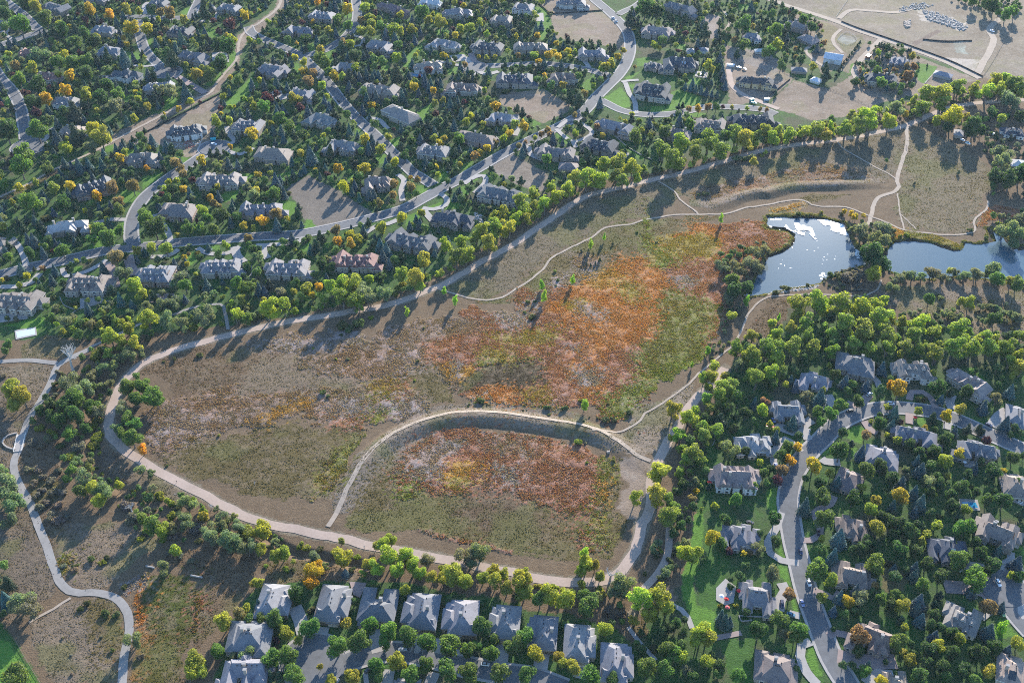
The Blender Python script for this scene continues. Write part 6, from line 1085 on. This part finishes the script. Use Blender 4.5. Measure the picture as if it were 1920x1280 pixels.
# ------------------------------------------------------------ vehicles
def car_parts(kind):
    b = MB(); L, Wd, H = {'car': (4.6, 1.85, .8), 'suv': (4.9, 1.95, .95), 'truck': (5.8, 2.0, .9)}[kind]
    z0 = .38; sec = [(-L / 2, .55), (-L / 2 + .25, .92), (-L * .2, 1.0), (L * .18, 1.0), (L / 2 - .35, .86), (L / 2, .5)]
    V = []; n = len(sec)
    for x, hh in sec:
        w = Wd / 2 * (.86 if abs(x) > L / 2 - .1 else 1); V += [(x, -w, z0), (x, -w, z0 + H * hh * .75), (x, -w * .88, z0 + H * hh), (x, w * .88, z0 + H * hh), (x, w, z0 + H * hh * .75), (x, w, z0)]
    Fc = [(6 * i + k, 6 * i + (k + 1) % 6, 6 * i + 6 + (k + 1) % 6, 6 * i + 6 + k) for i in range(n - 1) for k in range(6)] + [(0, 5, 4, 3, 2, 1), tuple(6 * (n - 1) + k for k in range(6))]
    b.add(V, Fc); body = b.mesh('body', [M['paint']])
    c = MB(); zt = z0 + H - .04; a0, a1, t0, t1 = {'car': (-1.6, 1.15, -1.05, .45), 'suv': (-2.2, 1.2, -1.9, .5), 'truck': (-.5, 1.5, -.3, .9)}[kind]; w0, w1 = Wd * .44, Wd * .36
    hh = {'car': .52, 'suv': .68, 'truck': .68}[kind]
    c.add([(a0, -w0, zt), (a1, -w0, zt), (a1, w0, zt), (a0, w0, zt), (t0, -w1, zt + hh), (t1, -w1, zt + hh), (t1, w1, zt + hh), (t0, w1, zt + hh)], [(0, 1, 5, 4), (1, 2, 6, 5), (2, 3, 7, 6), (3, 0, 4, 7)]); cab = c.mesh('window', [M['glass']])
    r = MB(); r.box(((t0 + t1) / 2, 0, zt + hh), (t1 - t0 + .06, 2 * w1 + .06, .06)); 
    if kind == 'truck': r.box((-1.75, 0, zt - .02), (2.1, Wd * .82, .03))
    roof = r.mesh('roof', [M['paint']])
    w = MB(); w.tube((0, -.12, 0), (0, .12, 0), .34, .34, 14, 0); w.tube((0, -.13, 0), (0, .13, 0), .18, .18, 10, 1); wheel = w.mesh('wheel', [M['rubber'], M['metal']])
    h = MB(); h.box((0, 0, 0), (.1, .34, .16)); lamp = h.mesh('headlight', [M['trim']])
    return body, cab, roof, wheel, lamp, L, Wd
CARP = {k: car_parts(k) for k in ('car', 'suv', 'truck')}
def vehicle(p, dvec, kind, col, label, on=None):
    x, y = px(p); X, Y, _ = P(x, y, .7); a = P(x - dvec[0], y - dvec[1], .7); b = P(x + dvec[0], y + dvec[1], .7); rot = math.atan2(b[1] - a[1], b[0] - a[0])
    body, cab, roof, wheel, lamp, L, Wd = CARP[kind]; r = obj('pickup_truck' if kind == 'truck' else 'parked_car', None, None, (X, Y, hz(X, Y) + .38), rot)
    obj('body', body, r, color=col); obj('window', cab, r); obj('roof', roof, r, color=col)
    for sx in (-1, 1):
        for sy in (-1, 1): obj('wheel', wheel, r, (sx * L * .31, sy * (Wd / 2 - .1), .34))
        obj('headlight', lamp, r, (L / 2 - .03, sx * Wd * .33, .72))
    tag(r, label, 'truck' if kind == 'truck' else 'car', 'vehicles on the streets and drives')
WH, SIL, BLK, BLU, RDC, DKB = (.75, .76, .78), (.42, .45, .48), (.02, .022, .025), (.04, .12, .35), (.55, .03, .02), (.015, .03, .09)
for v in [
 ('l920,467', (10, 1), 'suv', WH, 'white van-like car parked on the outer crescent kerb'), ('l615,522', (10, -3), 'car', BLK, 'black car on the crescent west of the white one'), ('l760,397', (8, -4), 'suv', SIL, 'silver car in the drive behind the crescent kerb'),
 ('l1655,627', (8, 4), 'car', DKB, 'dark blue car on the drive above the east crescent'), ('l40,592', (4, 8), 'car', BLU, 'blue car beside the grey house at the inner bend'), ('l60,935', (3, 8), 'car', BLU, 'blue car on the looping drive by orange trees'),
 ('n1100,1030', (10, 0), 'car', SIL, 'silver car at the kerb below the notched patio home'), ('n1718,1140', (10, 1), 'car', SIL, 'silver hatchback kerbside toward the sunroom home'), ('n842,1182', (8, -6), 'car', BLK, 'black car nosing out of a shaded southern drive'),
 ('p245,292', (2, 8), 'car', DKB, 'dark blue car parked on the long sidewalk street'), ('p305,530', (3, 8), 'suv', WH, 'white car parked by the tan-roofed house'), ('p255,682', (3, 8), 'car', (.2, .24, .42), 'silver-violet car below the white car'),
 ('p105,690', (1, 8), 'suv', DKB, 'navy car nose-down in the curved drive'), ('p172,768', (9, 3), 'car', (.08, .2, .3), 'teal-blue car across the drive mouth'), ('p380,158', (2, 8), 'car', (.05, .02, .03), 'dark maroon car on the brick loop'),
 ('p895,1217', (9, 0), 'truck', SIL, 'grey pickup on the southern court'), ('p1725,532', (4, 7), 'suv', WH, 'white car beside the eastern bulb of road'), ('p1758,758', (4, 8), 'car', (.25, .38, .15), 'pale green car by the lawn corner'),
 ('o1785,76', (9, 2), 'car', BLK, 'black car on the court behind the gabled house'), ('e655,443', (8, -3), 'car', (.65, .08, .02), 'bright orange-red car beside the angled grey house'), ('a1605,1082', (9, 2), 'truck', WH, 'white work truck in the dirt-lot cul-de-sac'),
 ('b1297,1232', (10, 2), 'suv', WH, 'white car before the three-gabled cream house'), ('b620,757', (6, 6), 'car', BLK, 'dark car on the straight street'), ('c760,136', (6, 5), 'truck', WH, 'white truck by the big bare lot'), ('c782,162', (6, 5), 'truck', SIL, 'grey truck behind the white one at the bare lot'),
 ('c915,224', (9, -2), 'truck', (.6, .35, .02), 'yellow construction truck off the upper road'), ('c1700,508', (8, 2), 'truck', WH, 'white truck above the half-built timber house'), ('c1745,520', (8, 3), 'car', SIL, 'silver car above the half-built timber house'),
 ('d1497,1077', (8, 3), 'suv', (.6, .72, .75), 'pale blue van on the dirt edge under dark trees'), ('d1460,1052', (7, 3), 'car', WH, 'white car next to the pale blue van'), ('d1690,1010', (8, 3), 'truck', WH, 'white truck west of the white farmhouse'),
 ('f1445,8', (6, -5), 'car', SIL, 'silver car on the main street rise'), ('b1640,45', (6, 4), 'car', BLU, 'blue car at the far motor court'), ('d1680,235', (7, 3), 'truck', WH, 'white truck on the far earthworks'), ('a95,1168', (6, 2), 'car', (.5, .6, .7), 'pale car in the west cul-de-sac'), ('c1815,775', (8, 2), 'truck', (.1, .45, .4), 'teal truck at the end of the lane'),
]: vehicle(*v)
def boat(p, rot, label):
    x, y = px(p); X, Y, _ = P(x, y, 1.0); r = obj('boat', None, None, (X, Y, hz(X, Y) + .3), rot)
    b = MB(); S = [(-3.2, 1.15, .5, 1.5), (-1, 1.25, .45, 1.5), (1.6, 1.05, .5, 1.6), (3.0, .4, .8, 1.75), (3.5, .03, 1.3, 1.85)]; V = []
    for sx, w, zb, zt in S: V += [(sx, -w, zt), (sx, 0, zb), (sx, w, zt)]
    b.add(V, [(3 * i + k, 3 * i + k + 1, 3 * i + 4 + k, 3 * i + 3 + k) for i in range(4) for k in range(2)] + [(3 * i + 2, 3 * i, 3 * i + 3, 3 * i + 5) for i in range(4)] + [(0, 2, 1)])
    obj('hull', b.mesh('hull', [M['paint']]), r, color=(.6, .03, .02)); c = MB(); c.box((-.4, 0, 1.55), (2.2, 1.5, .35), 0, 0, .8); obj('cover', c.mesh('cover', [M['cloth']]), r, color=(.75, .75, .78))
    t = MB(); t.box((0, 0, .25), (6, .2, .15)); t.tube((-1, -1, .3), (-1, 1, .3), .3, .3, 10); obj('trailer', t.mesh('trailer', [M['metal']]), r); tag(r, label, 'boat')
boat('l22,640', -.35, 'red and white boat on a trailer in the drive by the inner bend')
# ------------------------------------------------------------ people on the trails
def person(p, rot, top, legs, label):
    x, y = px(p); X, Y, _ = P(x, y, 0); z = hz(X, Y) + .14
    j = {'pelvis': (0, 0, .95), 'waist': (0, .01, 1.1), 'chest': (0, 0, 1.32), 'neck': (0, 0, 1.48), 'head': (0, .02, 1.58), 'crown': (0, .01, 1.72), 'sl': (-.19, 0, 1.42), 'el': (-.25, .02, 1.16), 'hl': (-.24, .16, .95), 'sr': (.19, 0, 1.42), 'er': (.25, -.04, 1.16), 'hr': (.25, -.12, .92),
         'tl': (-.1, 0, .9), 'kl': (-.11, .16, .52), 'fl': (-.11, .22, .06), 'ol': (-.11, .34, .03), 'tr': (.1, 0, .9), 'kr': (.11, -.06, .5), 'fr': (.11, -.3, .1), 'or': (.11, -.2, .03)}
    rad = dict(pelvis=.15, waist=.13, chest=.15, neck=.06, head=.095, crown=.07, sl=.07, el=.045, hl=.035, sr=.07, er=.045, hr=.035, tl=.095, kl=.06, fl=.045, ol=.035, tr=.095, kr=.06, fr=.045); rad['or'] = .035
    E = 'pelvis-waist waist-chest chest-neck neck-head head-crown chest-sl sl-el el-hl chest-sr sr-er er-hr pelvis-tl tl-kl kl-fl fl-ol pelvis-tr tr-kr kr-fr fr-or'.split()
    ks = list(j); b = MB()
    me = bpy.data.meshes.new('person'); me.from_pydata([j[k] for k in ks], [tuple(ks.index(q) for q in e.split('-')) for e in E], [])
    o = obj('person', me, None, (X, Y, z), rot); md = o.modifiers.new('skin', 'SKIN'); o.modifiers.new('sub', 'SUBSURF').levels = 1
    for k, s in zip(ks, me.skin_vertices[0].data): s.radius = (rad[k], rad[k]); s.use_root = k == 'pelvis'
    dg = bpy.context.evaluated_depsgraph_get(); m2 = bpy.data.meshes.new_from_object(o.evaluated_get(dg)); o.modifiers.clear(); o.data = m2
    m2.materials.clear(); 
    for c, nm in ((top, 'jacket_cloth'), (legs, 'trouser_cloth')): m2.materials.append(mat(nm, c, .8))
    m2.materials.append(M['skin']); co = [v.co for v in m2.vertices]
    for q in m2.polygons: zc = sum(co[i].z for i in q.vertices) / len(q.vertices); xc = abs(sum(co[i].x for i in q.vertices) / len(q.vertices)); q.material_index = 2 if zc > 1.5 or (xc > .2 and zc < 1.0) else (1 if zc < .98 else 0)
    hb2 = MB(); hb2.ell((0, -.015, 1.70), (.10, .11, .08), 10, 6); obj('hair', hb2.mesh('hair', [M['bark']], True), o); tag(o, label, 'person')
person('i1325,1056', .6, (.03, .03, .035), (.02, .025, .04), 'walker in dark clothes on the beige trail below the marsh')
person('d1036,1105', .1, (.05, .05, .06), (.03, .03, .05), 'walker in dark jacket leading on the narrow dirt track')
person('d1041,1118', .1, (.25, .06, .05), (.05, .06, .1), 'walker in red-brown top following on the dirt track')
# ------------------------------------------------------------ fences, walls, bridge
def fence(s, h, label, rails=2, pmat=None, fabric=None, gap=2.6, closed=False, name='fence', color=None):
    ln = spline(W(s), gap); Z = hgt(np.array([q[0] for q in ln]), np.array([q[1] for q in ln])); pm = pmat or M['wood']
    c = ln[len(ln) // 2]; r = obj(name, None, None, (c[0], c[1], Z[len(ln) // 2])); z0 = Z[len(ln) // 2]
    pb = MB(); pb.box((0, 0, -.3), (.14, .14, h + .35)); pmesh = pb.mesh('post', [pm]); st = max(1, len(ln) // 95)
    for i in range(0, len(ln), st): obj('post', pmesh, r, (ln[i][0] - c[0], ln[i][1] - c[1], Z[i] - z0))
    rb = MB()
    for i in range(len(ln) - 1):
        a, b = ln[i], ln[i + 1]; A = (a[0] - c[0], a[1] - c[1], Z[i] - z0); B = (b[0] - c[0], b[1] - c[1], Z[i + 1] - z0)
        if fabric: rb.add([A, B, (B[0], B[1], B[2] + h), (A[0], A[1], A[2] + h)], [(0, 1, 2, 3)])
        else:
            for k in range(rails): zz = h * (k + 1) / rails - .08; rb.tube((A[0], A[1], A[2] + zz), (B[0], B[1], B[2] + zz), .06, .06, 4)
    obj('fabric' if fabric else 'rail', rb.mesh('rail', [fabric or pm]), r); tag(r, label, 'fence')
BLKF = mat('silt_fabric', (.02, .022, .025), .8)
fence('a1060,1010 a1300,890 a1660,700', 1.3, 'black silt fence along the bare lot of the white mansion', fabric=BLKF); fence('c180,10 c285,108', 1.3, 'black silt fence west of the top dirt lots', fabric=BLKF); fence('c290,108 c480,98 c680,80', 1.3, 'black silt fence between the two top lots', fabric=BLKF)
fence('d550,165 d700,225 d1050,345 d1350,455 d1610,578', 1.4, 'long black silt fence below the hillside earthworks', fabric=BLKF); fence('d1610,578 d1700,440 d1850,170', 1.2, 'thin fence up the far right dirt field', gap=4); fence('d1160,300 d1350,315 d1530,308', 1.3, 'short black fence inside the earthworks', fabric=BLKF)
fence('c1590,330 c1920,470 d190,585', 1.5, 'grey rail fence above the half-built house lot', gap=3.5); fence('d0,730 d165,600', 1.3, 'black fence at the edge of the graded lots', fabric=BLKF); fence('d190,590 d450,670 d880,835', 1.5, 'rail fence along the mown triangular field', gap=3.5); fence('d510,130 d600,0', 1.3, 'pale fence climbing to the top edge', gap=4, pmat=M['palebark'])
fence('m110,950 m170,1060 m240,1180 m310,1290', 1.4, 'weathered post fence beside the bottom-left lawn', gap=2.0); fence('d1175,630 d1265,535', 1.3, 'white rail fence at the bright ranch lawn', pmat=M['trim'])
fence('d530,290 d560,260 d600,245 d650,280 d660,310 d620,335 d560,335 d525,310 d530,290', 1.4, 'oval riding ring fence by the barn', pmat=M['palebark']); fence('f1500,165 f1640,250 f1800,330', 1.6, 'dark fence between the dirt side lot and looped drive', gap=3)
def wallstrip(name, s, h, w, label, m, cat='wall'):
    ln = spline(W(s), 2.5); a, n = offs(ln); z = hgt(a[:, 0], a[:, 1]); c = a[len(a) // 2]; V, Fc = [], []
    for i in range(len(a)):
        for o, zz in ((-w / 2, -.4), (-w / 2, h), (w / 2, h), (w / 2, -.4)): V.append((a[i, 0] + n[i, 0] * o - c[0], a[i, 1] + n[i, 1] * o - c[1], z[i] + zz))
    for i in range(len(a) - 1):
        for k in range(4): Fc.append((4 * i + k, 4 * i + (k + 1) % 4, 4 * i + 4 + (k + 1) % 4, 4 * i + 4 + k))
    Fc += [(0, 3, 2, 1), tuple(4 * (len(a) - 1) + k for k in range(4))]
    o = obj(name, mesh(name, V, Fc, [m]), None, (c[0], c[1], 0)); tag(o, label, cat)
CW = M['concrete']
wallstrip('headwall', 'm1095,405 m1160,418', 1.0, .6, 'pale concrete outlet wall at the top of the reed bed', CW); wallstrip('headwall', 'm1430,475 m1520,492', 1.0, .6, 'longer concrete outlet wall east of the reed bed', CW)
wallstrip('retaining_wall', 'i130,690 i60,710 i20,760 i60,800 i120,815', .9, .9, 'curved boulder wall beside the footbridge', M['stone']); wallstrip('retaining_wall', 'e450,950 e480,1010 e560,1045', .8, .5, 'curved stone garden wall left of the loggia lawn', CW); wallstrip('retaining_wall', 'e520,1110 e560,1060 e650,1010 e770,990 e860,970', .7, .6, 'white stone terrace edge around the dark rear lawn', CW)
wallstrip('retaining_wall', 'e1880,690 e1890,770 e1850,815 e1760,835', .9, .5, 'curved retaining wall east of the three-pyramid mansion', CW); wallstrip('retaining_wall', 'k1500,650 k1520,740 k1500,780', .5, .4, 'short curved garden kerb by the boat house', CW); wallstrip('retaining_wall', 'p-60,680 p-20,780 o1700,780 o1720,820 o1800,810', .8, .4, 'curving pale wall below the red-cushioned terrace', CW)
wallstrip('retaining_wall', 'c770,1020 c860,1100 c960,1160 c1050,1200', .8, .5, 'stepped stone wall under the dark house near cottonwoods', CW); wallstrip('retaining_wall', 'b1800,1030 b1830,1070 b1810,1110', 1.2, .6, 'white terrace wall of the pink-brown house', CW)
def bridge():
    a = P(*px('i165,700')); b = P(*px('i135,830')); X, Y = (a[0] + b[0]) / 2, (a[1] + b[1]) / 2; rot = math.atan2(b[1] - a[1], b[0] - a[0]); L = math.hypot(b[0] - a[0], b[1] - a[1])
    r = obj('footbridge', None, None, (X, Y, hz(X, Y) + .3), rot); d = MB(); d.box((0, 0, 0), (L, 4.9, .3)); obj('deck', d.mesh('deck', [CW]), r)
    for s in (-1, 1):
        g = MB(); g.box((0, s * 2.5, .3), (L, .18, .14)); g.box((0, s * 2.5, 1.2), (L, .12, .12))
        for k in range(9): g.box(((k / 8 - .5) * (L - .2), s * 2.5, .3), (.12, .12, 1.0))
        obj('railing', g.mesh('railing', [M['trim']]), r)
    tag(r, 'concrete footbridge carrying the western path over the creek', 'bridge')
bridge()
# ------------------------------------------------------------ pools, terraces, garden things
def flat(name, s, lift, m, thick=.25):
    pl = W(s); z = hz(*pl[0]) + lift; c = np.mean(pl, 0); n = len(pl)
    V = [(x - c[0], y - c[1], t) for t in (0, -thick) for x, y in pl]; Fc = [tuple(range(n)), tuple(range(2 * n - 1, n - 1, -1))] + [(i, n + i, n + (i + 1) % n, (i + 1) % n) for i in range(n)]
    return mesh(name, V, Fc, [m]), (c[0], c[1], z)
PW = mat('pool_water', (.03, .22, .38), .08, spec=.8); PPW = mat('pale_pool_cover', (.48, .56, .58), .35, [(.4, .08)])
for rim, wat, m, lab in (('b1155,548 b1265,560 b1275,588 b1165,578', 'b1172,558 b1250,566 b1258,580 b1180,572', PW, 'blue lap pool on the white villa terrace'), ('e110,1200 e270,1175 e278,1235 e120,1268', 'e122,1210 e260,1186 e266,1228 e130,1256', PPW, 'pale rectangular pool behind the dormered mansion'),
   ('l1425,1180 l1570,1190 l1590,1270 l1440,1265', 'l1450,1205 l1555,1210 l1575,1250 l1465,1245', PW, 'turquoise pool at the bottom of the crescent woods')):
    a, c = flat('coping', rim, .38, CW, .5); r = obj('swimming_pool', None, None, c); obj('coping', a, r); b, c2 = flat('pool_water', wat, .41, m, .1); obj('pool_water', b, r, (c2[0] - c[0], c2[1] - c[1], .03)); tag(r, lab, 'pool')
PAT = [('e0,1040 e200,1060 e210,1110 e0,1140', 'paved terrace under the dormered mansion'), ('e600,960 e760,950 e800,985 e600,1040', 'white paved terrace below the loggia columns'), ('e1120,930 e1300,920 e1330,960 e1250,1000 e1120,990', 'rose brick patio behind the brick mansion'),
 ('o1530,570 o1600,500 o1680,560 o1660,680 o1600,700 o1530,660', 'octagonal grey terrace with red umbrellas'), ('b110,690 b240,680 b240,740 b160,760', 'pale rock garden court'), ('a1590,400 a1700,390 a1720,470 a1590,470', 'shadowed paved court by the L-shaped house'), ('a620,970 a690,965 a690,1020 a620,1025', 'bright stone patio beside the sandy roof'),
 ('a740,570 a850,560 a870,630 a770,620', 'white balustraded terrace of the white mansion'), ('c170,100 c235,100 c240,165 c180,160', 'white square deck beyond the green strip'), ('c1380,535 c1470,545 c1460,590 c1370,575', 'pool terrace right of the black-roofed estate'), ('k1465,990 k1500,980 k1510,1050 k1480,1080', 'narrow deck along the rosy-grey mansion'),
 ('l1470,890 l1560,900 l1530,950 l1470,940', 'stone patio beside the three-peaked house'), ('n700,520 n830,530 n780,640 n730,620', 'round brick patio between patio homes'), ('l1820,1150 l1920,1170 l1920,1240 l1830,1200', 'sun terrace with white loungers'), ('b1450,420 b1560,410 b1600,450 b1480,470', 'bright half-round motor court'), ('b1000,395 b1090,400 b1050,440 b960,430', 'wide white concrete court'), ('b1600,490 b1720,500 b1660,560 b1590,580', 'white forked concrete court'),
 ('c680,1140 c880,1150 c860,1190 c720,1190', 'paved terrace under the dark slate house'), ('f1310,340 f1380,350 f1440,400 f1340,430', 'grey forecourt of the new slate mansion')]
for s, lab in PAT:
    m, c = flat('patio', s, .33, CW if 'brick' not in lab else M['brickpave'], .6); o = obj('patio', m, None, c); tag(o, lab, 'patio')
def umbrella(p, col, label):
    X, Y, _ = P(*px(p), 2.2); r = obj('patio_umbrella', None, None, (X, Y, hz(X, Y) + .33)); b = MB(); b.tube((0, 0, 0), (0, 0, 2.5), .04, .04, 6); obj('pole', b.mesh('pole', [M['metal']]), r)
    c = MB(); n = 8; c.add([(0, 0, 2.75)] + [(1.35 * math.cos(i * math.pi / 4), 1.35 * math.sin(i * math.pi / 4), 2.2) for i in range(n)], [(0, 1 + i, 1 + (i + 1) % n) for i in range(n)]); obj('canopy', c.mesh('canopy', [M['cloth']]), r, color=col); tag(r, label, 'umbrella')
RC = (.55, .03, .03)
umbrella('k1515,985', RC, 'red umbrella on the narrow deck, northern one'); umbrella('k1482,1055', RC, 'red umbrella at the deck foot, southern one'); umbrella('o1608,652', RC, 'red umbrella on the octagonal terrace'); umbrella('o1572,630', (.75, .75, .75), 'white umbrella on the octagonal terrace')
umbrella('o1700,590', RC, 'red umbrella against the house wall'); umbrella('o1615,715', (.5, .1, .1), 'dark red umbrella on the lower terrace step'); umbrella('p1390,850', (.1, .4, .25), 'green umbrella behind the cream two-storey house'); umbrella('l1475,905', (.7, .7, .7), 'white umbrella on the three-peaked house patio'); umbrella('l1105,572', RC, 'red shade in the crescent front garden')
def lounger(p, label):
    X, Y, _ = P(*px(p), .4); r = obj('sun_lounger', None, None, (X, Y, hz(X, Y) + .33), .5); b = MB(); b.box((0, 0, .3), (1.9, .65, .12)); obj('seat', b.mesh('seat', [M['trim']]), r)
    b = MB(); b.add([(.9, -.32, .42), (.9, .32, .42), (1.4, .32, .85), (1.4, -.32, .85)], [(0, 1, 2, 3)]); obj('backrest', b.mesh('backrest', [M['trim']]), r); b = MB(); [b.box((x, y, 0), (.07, .07, .3)) for x in (-.8, .8) for y in (-.28, .28)]; obj('frame', b.mesh('frame', [M['metal']]), r); tag(r, label, 'lounger', 'white loungers on the sun terrace')
for i, p in enumerate(('l1850,1180', 'l1865,1192', 'l1880,1204', 'l1895,1216')): lounger(p, 'white sun lounger on the terrace of the beige-roofed house')
def box_thing(name, p, sz, rot, m, label, cat, col=None, lid=None):
    X, Y, _ = P(*px(p), sz[2] / 2); r = obj(name, None, None, (X, Y, hz(X, Y) + .1), rot); b = MB(); b.box((0, 0, 0), sz, 0, 0, .94); obj('body', b.mesh('body', [m]), r, color=col); b = MB(); b.box((0, 0, sz[2] + .003), (sz[0] * 1.02, sz[1] * 1.02, .12)); obj('lid', b.mesh('lid', [lid or m]), r, color=col); tag(r, label, cat)
box_thing('utility_cabinet', 'k722,832', (1.9, 1.2, 1.3), .2, M['stone'], 'grey utility cabinet at the foot of the grass bank', 'cabinet'); box_thing('waste_container', 'a1600,1045', (5, 2.4, 2.2), .2, M['paint'], 'turquoise waste container by the dirt-lot cul-de-sac', 'container', (.05, .4, .45)); box_thing('waste_container', 'c1800,750', (4, 2.4, 2), .3, M['paint'], 'teal container by the end of the lane', 'container', (.05, .35, .35))
box_thing('trailer', 'c1640,490', (8, 2.5, 2.4), -.25, M['paint'], 'white site trailer on the graded lot', 'trailer', (.75, .75, .75)); box_thing('trailer', 'c1910,745', (5, 2.4, 2.2), .1, M['paint'], 'white box trailer at the lane end', 'trailer', (.7, .7, .7)); box_thing('garden_shed', 'd750,425', (6, 4, 2.2), 1, M['paint'], 'rust-red shed roof by the ranch drive', 'shed', (.35, .13, .07)); box_thing('hot_tub', 'c1420,560', (6, 4, .9), .2, M['paint'], 'white spa platform by the black-roofed estate', 'hot tub', (.7, .75, .78))
def pile(name, pcs, label, m, seed, n, sz):
    R = random.Random(seed); b = MB(); pl = W(pcs); a = np.array(pl); lo, hi = a.min(0), a.max(0); k = 0
    while k < n:
        x, y = R.uniform(lo[0], hi[0]), R.uniform(lo[1], hi[1])
        if not inpoly(np.array([x]), np.array([y]), pl)[0]: continue
        k += 1; b.box((x, y, hz(x, y) - .1), (R.uniform(.5, 1.6) * sz, R.uniform(.4, 1) * sz, R.uniform(.3, .8) * sz), R.uniform(0, 3.14), 0, R.uniform(.6, 1))
    o = obj(name, b.mesh(name, [m])); o['kind'] = 'stuff'; tag(o, label, None)
pile('rubble', 'd1150,70 d1260,90 d1500,200 d1470,235 d1200,150', 'white broken concrete and pipe dumped across the far earthworks', M['rubble'], 1, 320, 1.8); pile('rubble', 'd960,70 d1060,30 d1160,20 d1250,40 d1150,70 d1000,90', 'grey rubble heaps at the top of the earthworks', M['rubble'], 2, 160, 1.5)
pile('rubble', 'd1020,170 d1060,150 d1070,200 d1030,215', 'single dark boulder heap on the far earthworks', M['stone'], 3, 60, 2.2); pile('debris', 'a1370,1070 a1430,1050 a1460,1100 a1390,1120', 'building debris and bricks in front of the unfinished white mansion', mat('red_debris', (.3, .12, .1), .8), 4, 60, 1.0); pile('debris', 'a1240,1060 a1300,1080 a1500,1060 a1530,1010 a1500,1090 a1300,1110', 'timber offcuts along the unfinished mansion', M['palebark'], 5, 90, .9)
pile('rocks', 'f1640,310 f1720,350 f1700,400 f1640,370', 'landscape boulders east of the new slate mansion', M['palebark'], 6, 120, .9); pile('rocks', 'a980,1040 a1080,1020 a1180,1080 a1000,1090', 'dark rock garden above the brown stone house', M['stone'], 7, 130, 1.0); pile('shoreline_rocks', 'h0,890 h150,858 h400,852 h330,880 h0,930', 'pale rocks along the near pond bank', M['palebark'], 8, 160, .8); pile('shoreline_rocks', 'g1850,860 g1900,800 g1920,850 g1860,900', 'white stones at the west shore of the near pond', M['palebark'], 9, 50, .8)
# white flakes laid over the near pond, water glare put into their colour
def glare(s, seed, n, lab):
    pl = W(s); a = np.array(pl); lo, hi = a.min(0), a.max(0); R = np.random.RandomState(seed); b = MB(); c = a.mean(0)
    for _ in range(n * 3):
        x, y = R.uniform(lo[0], hi[0]), R.uniform(lo[1], hi[1])
        if not inpoly(np.array([x]), np.array([y]), pl)[0] or (n > 30 and fbm(np.array([x]), np.array([y]), 5, 3, 8)[0] < .46): continue
        r = R.uniform(.15, .6); k = R.randint(6, 10); t0 = R.uniform(0, 6)
        b.add([(x + r * R.uniform(.6, 1.3) * math.cos(t0 + 6.28 * i / k), y + r * R.uniform(.5, 1.1) * math.sin(t0 + 6.28 * i / k), WATER_Z + .02 + .00005 * _ ) for i in range(k)], [tuple(range(k))])
    if not b.v: return
    o = obj('pond_glare', b.mesh('pond_glare', [M['glare']])); o['kind'] = 'stuff'; tag(o, lab, None)
glare('h120,375 h220,385 h330,425 h370,520 h340,500 h290,450 h270,480 h200,460 h110,410', 1, 2600, 'large bright patch of painted glare on the near pond'); glare('h370,360 h450,365 h560,400 h600,480 h540,470 h440,420', 2, 2000, 'bright strip of painted glare along the far shore of the near pond')
glare('h20,350 h100,352 h100,370 h20,380', 3, 140, 'thin painted glare at the northwest inlet'); glare('h655,560 h690,570 h690,670 h660,660', 4, 140, 'painted glare flecks beside the wooded dam'); glare('h360,800 h420,750 h440,790 h380,820', 5, 90, 'painted glare by the southern bank'); glare('h60,460 h400,500 h560,660 h250,760 h60,760', 6, 14, 'scattered painted glare specks in mid pond'); glare('h10,400 h80,430 h110,445 h60,425 h10,420', 7, 120, 'painted glare line along the reed spit')
# ------------------------------------------------------------ air between the camera and the far side
hb_ = MB(); hb_.box((0, 4700, -8), (19000, 11000, 500))
hm = bpy.data.materials.new('haze'); hm.use_nodes = True; hm.node_tree.nodes.clear()
ho = hm.node_tree.nodes.new('ShaderNodeOutputMaterial'); hv = hm.node_tree.nodes.new('ShaderNodeVolumePrincipled')
hv.inputs['Color'].default_value = (.62, .80, 1, 1); hv.inputs['Density'].default_value = HAZE; hv.inputs['Anisotropy'].default_value = .15
hm.node_tree.links.new(hv.outputs[0], ho.inputs['Volume'])
hzo = obj('haze', hb_.mesh('haze', [hm])); hzo['kind'] = 'stuff'; hzo['label'] = 'thin blue morning haze over the whole valley'
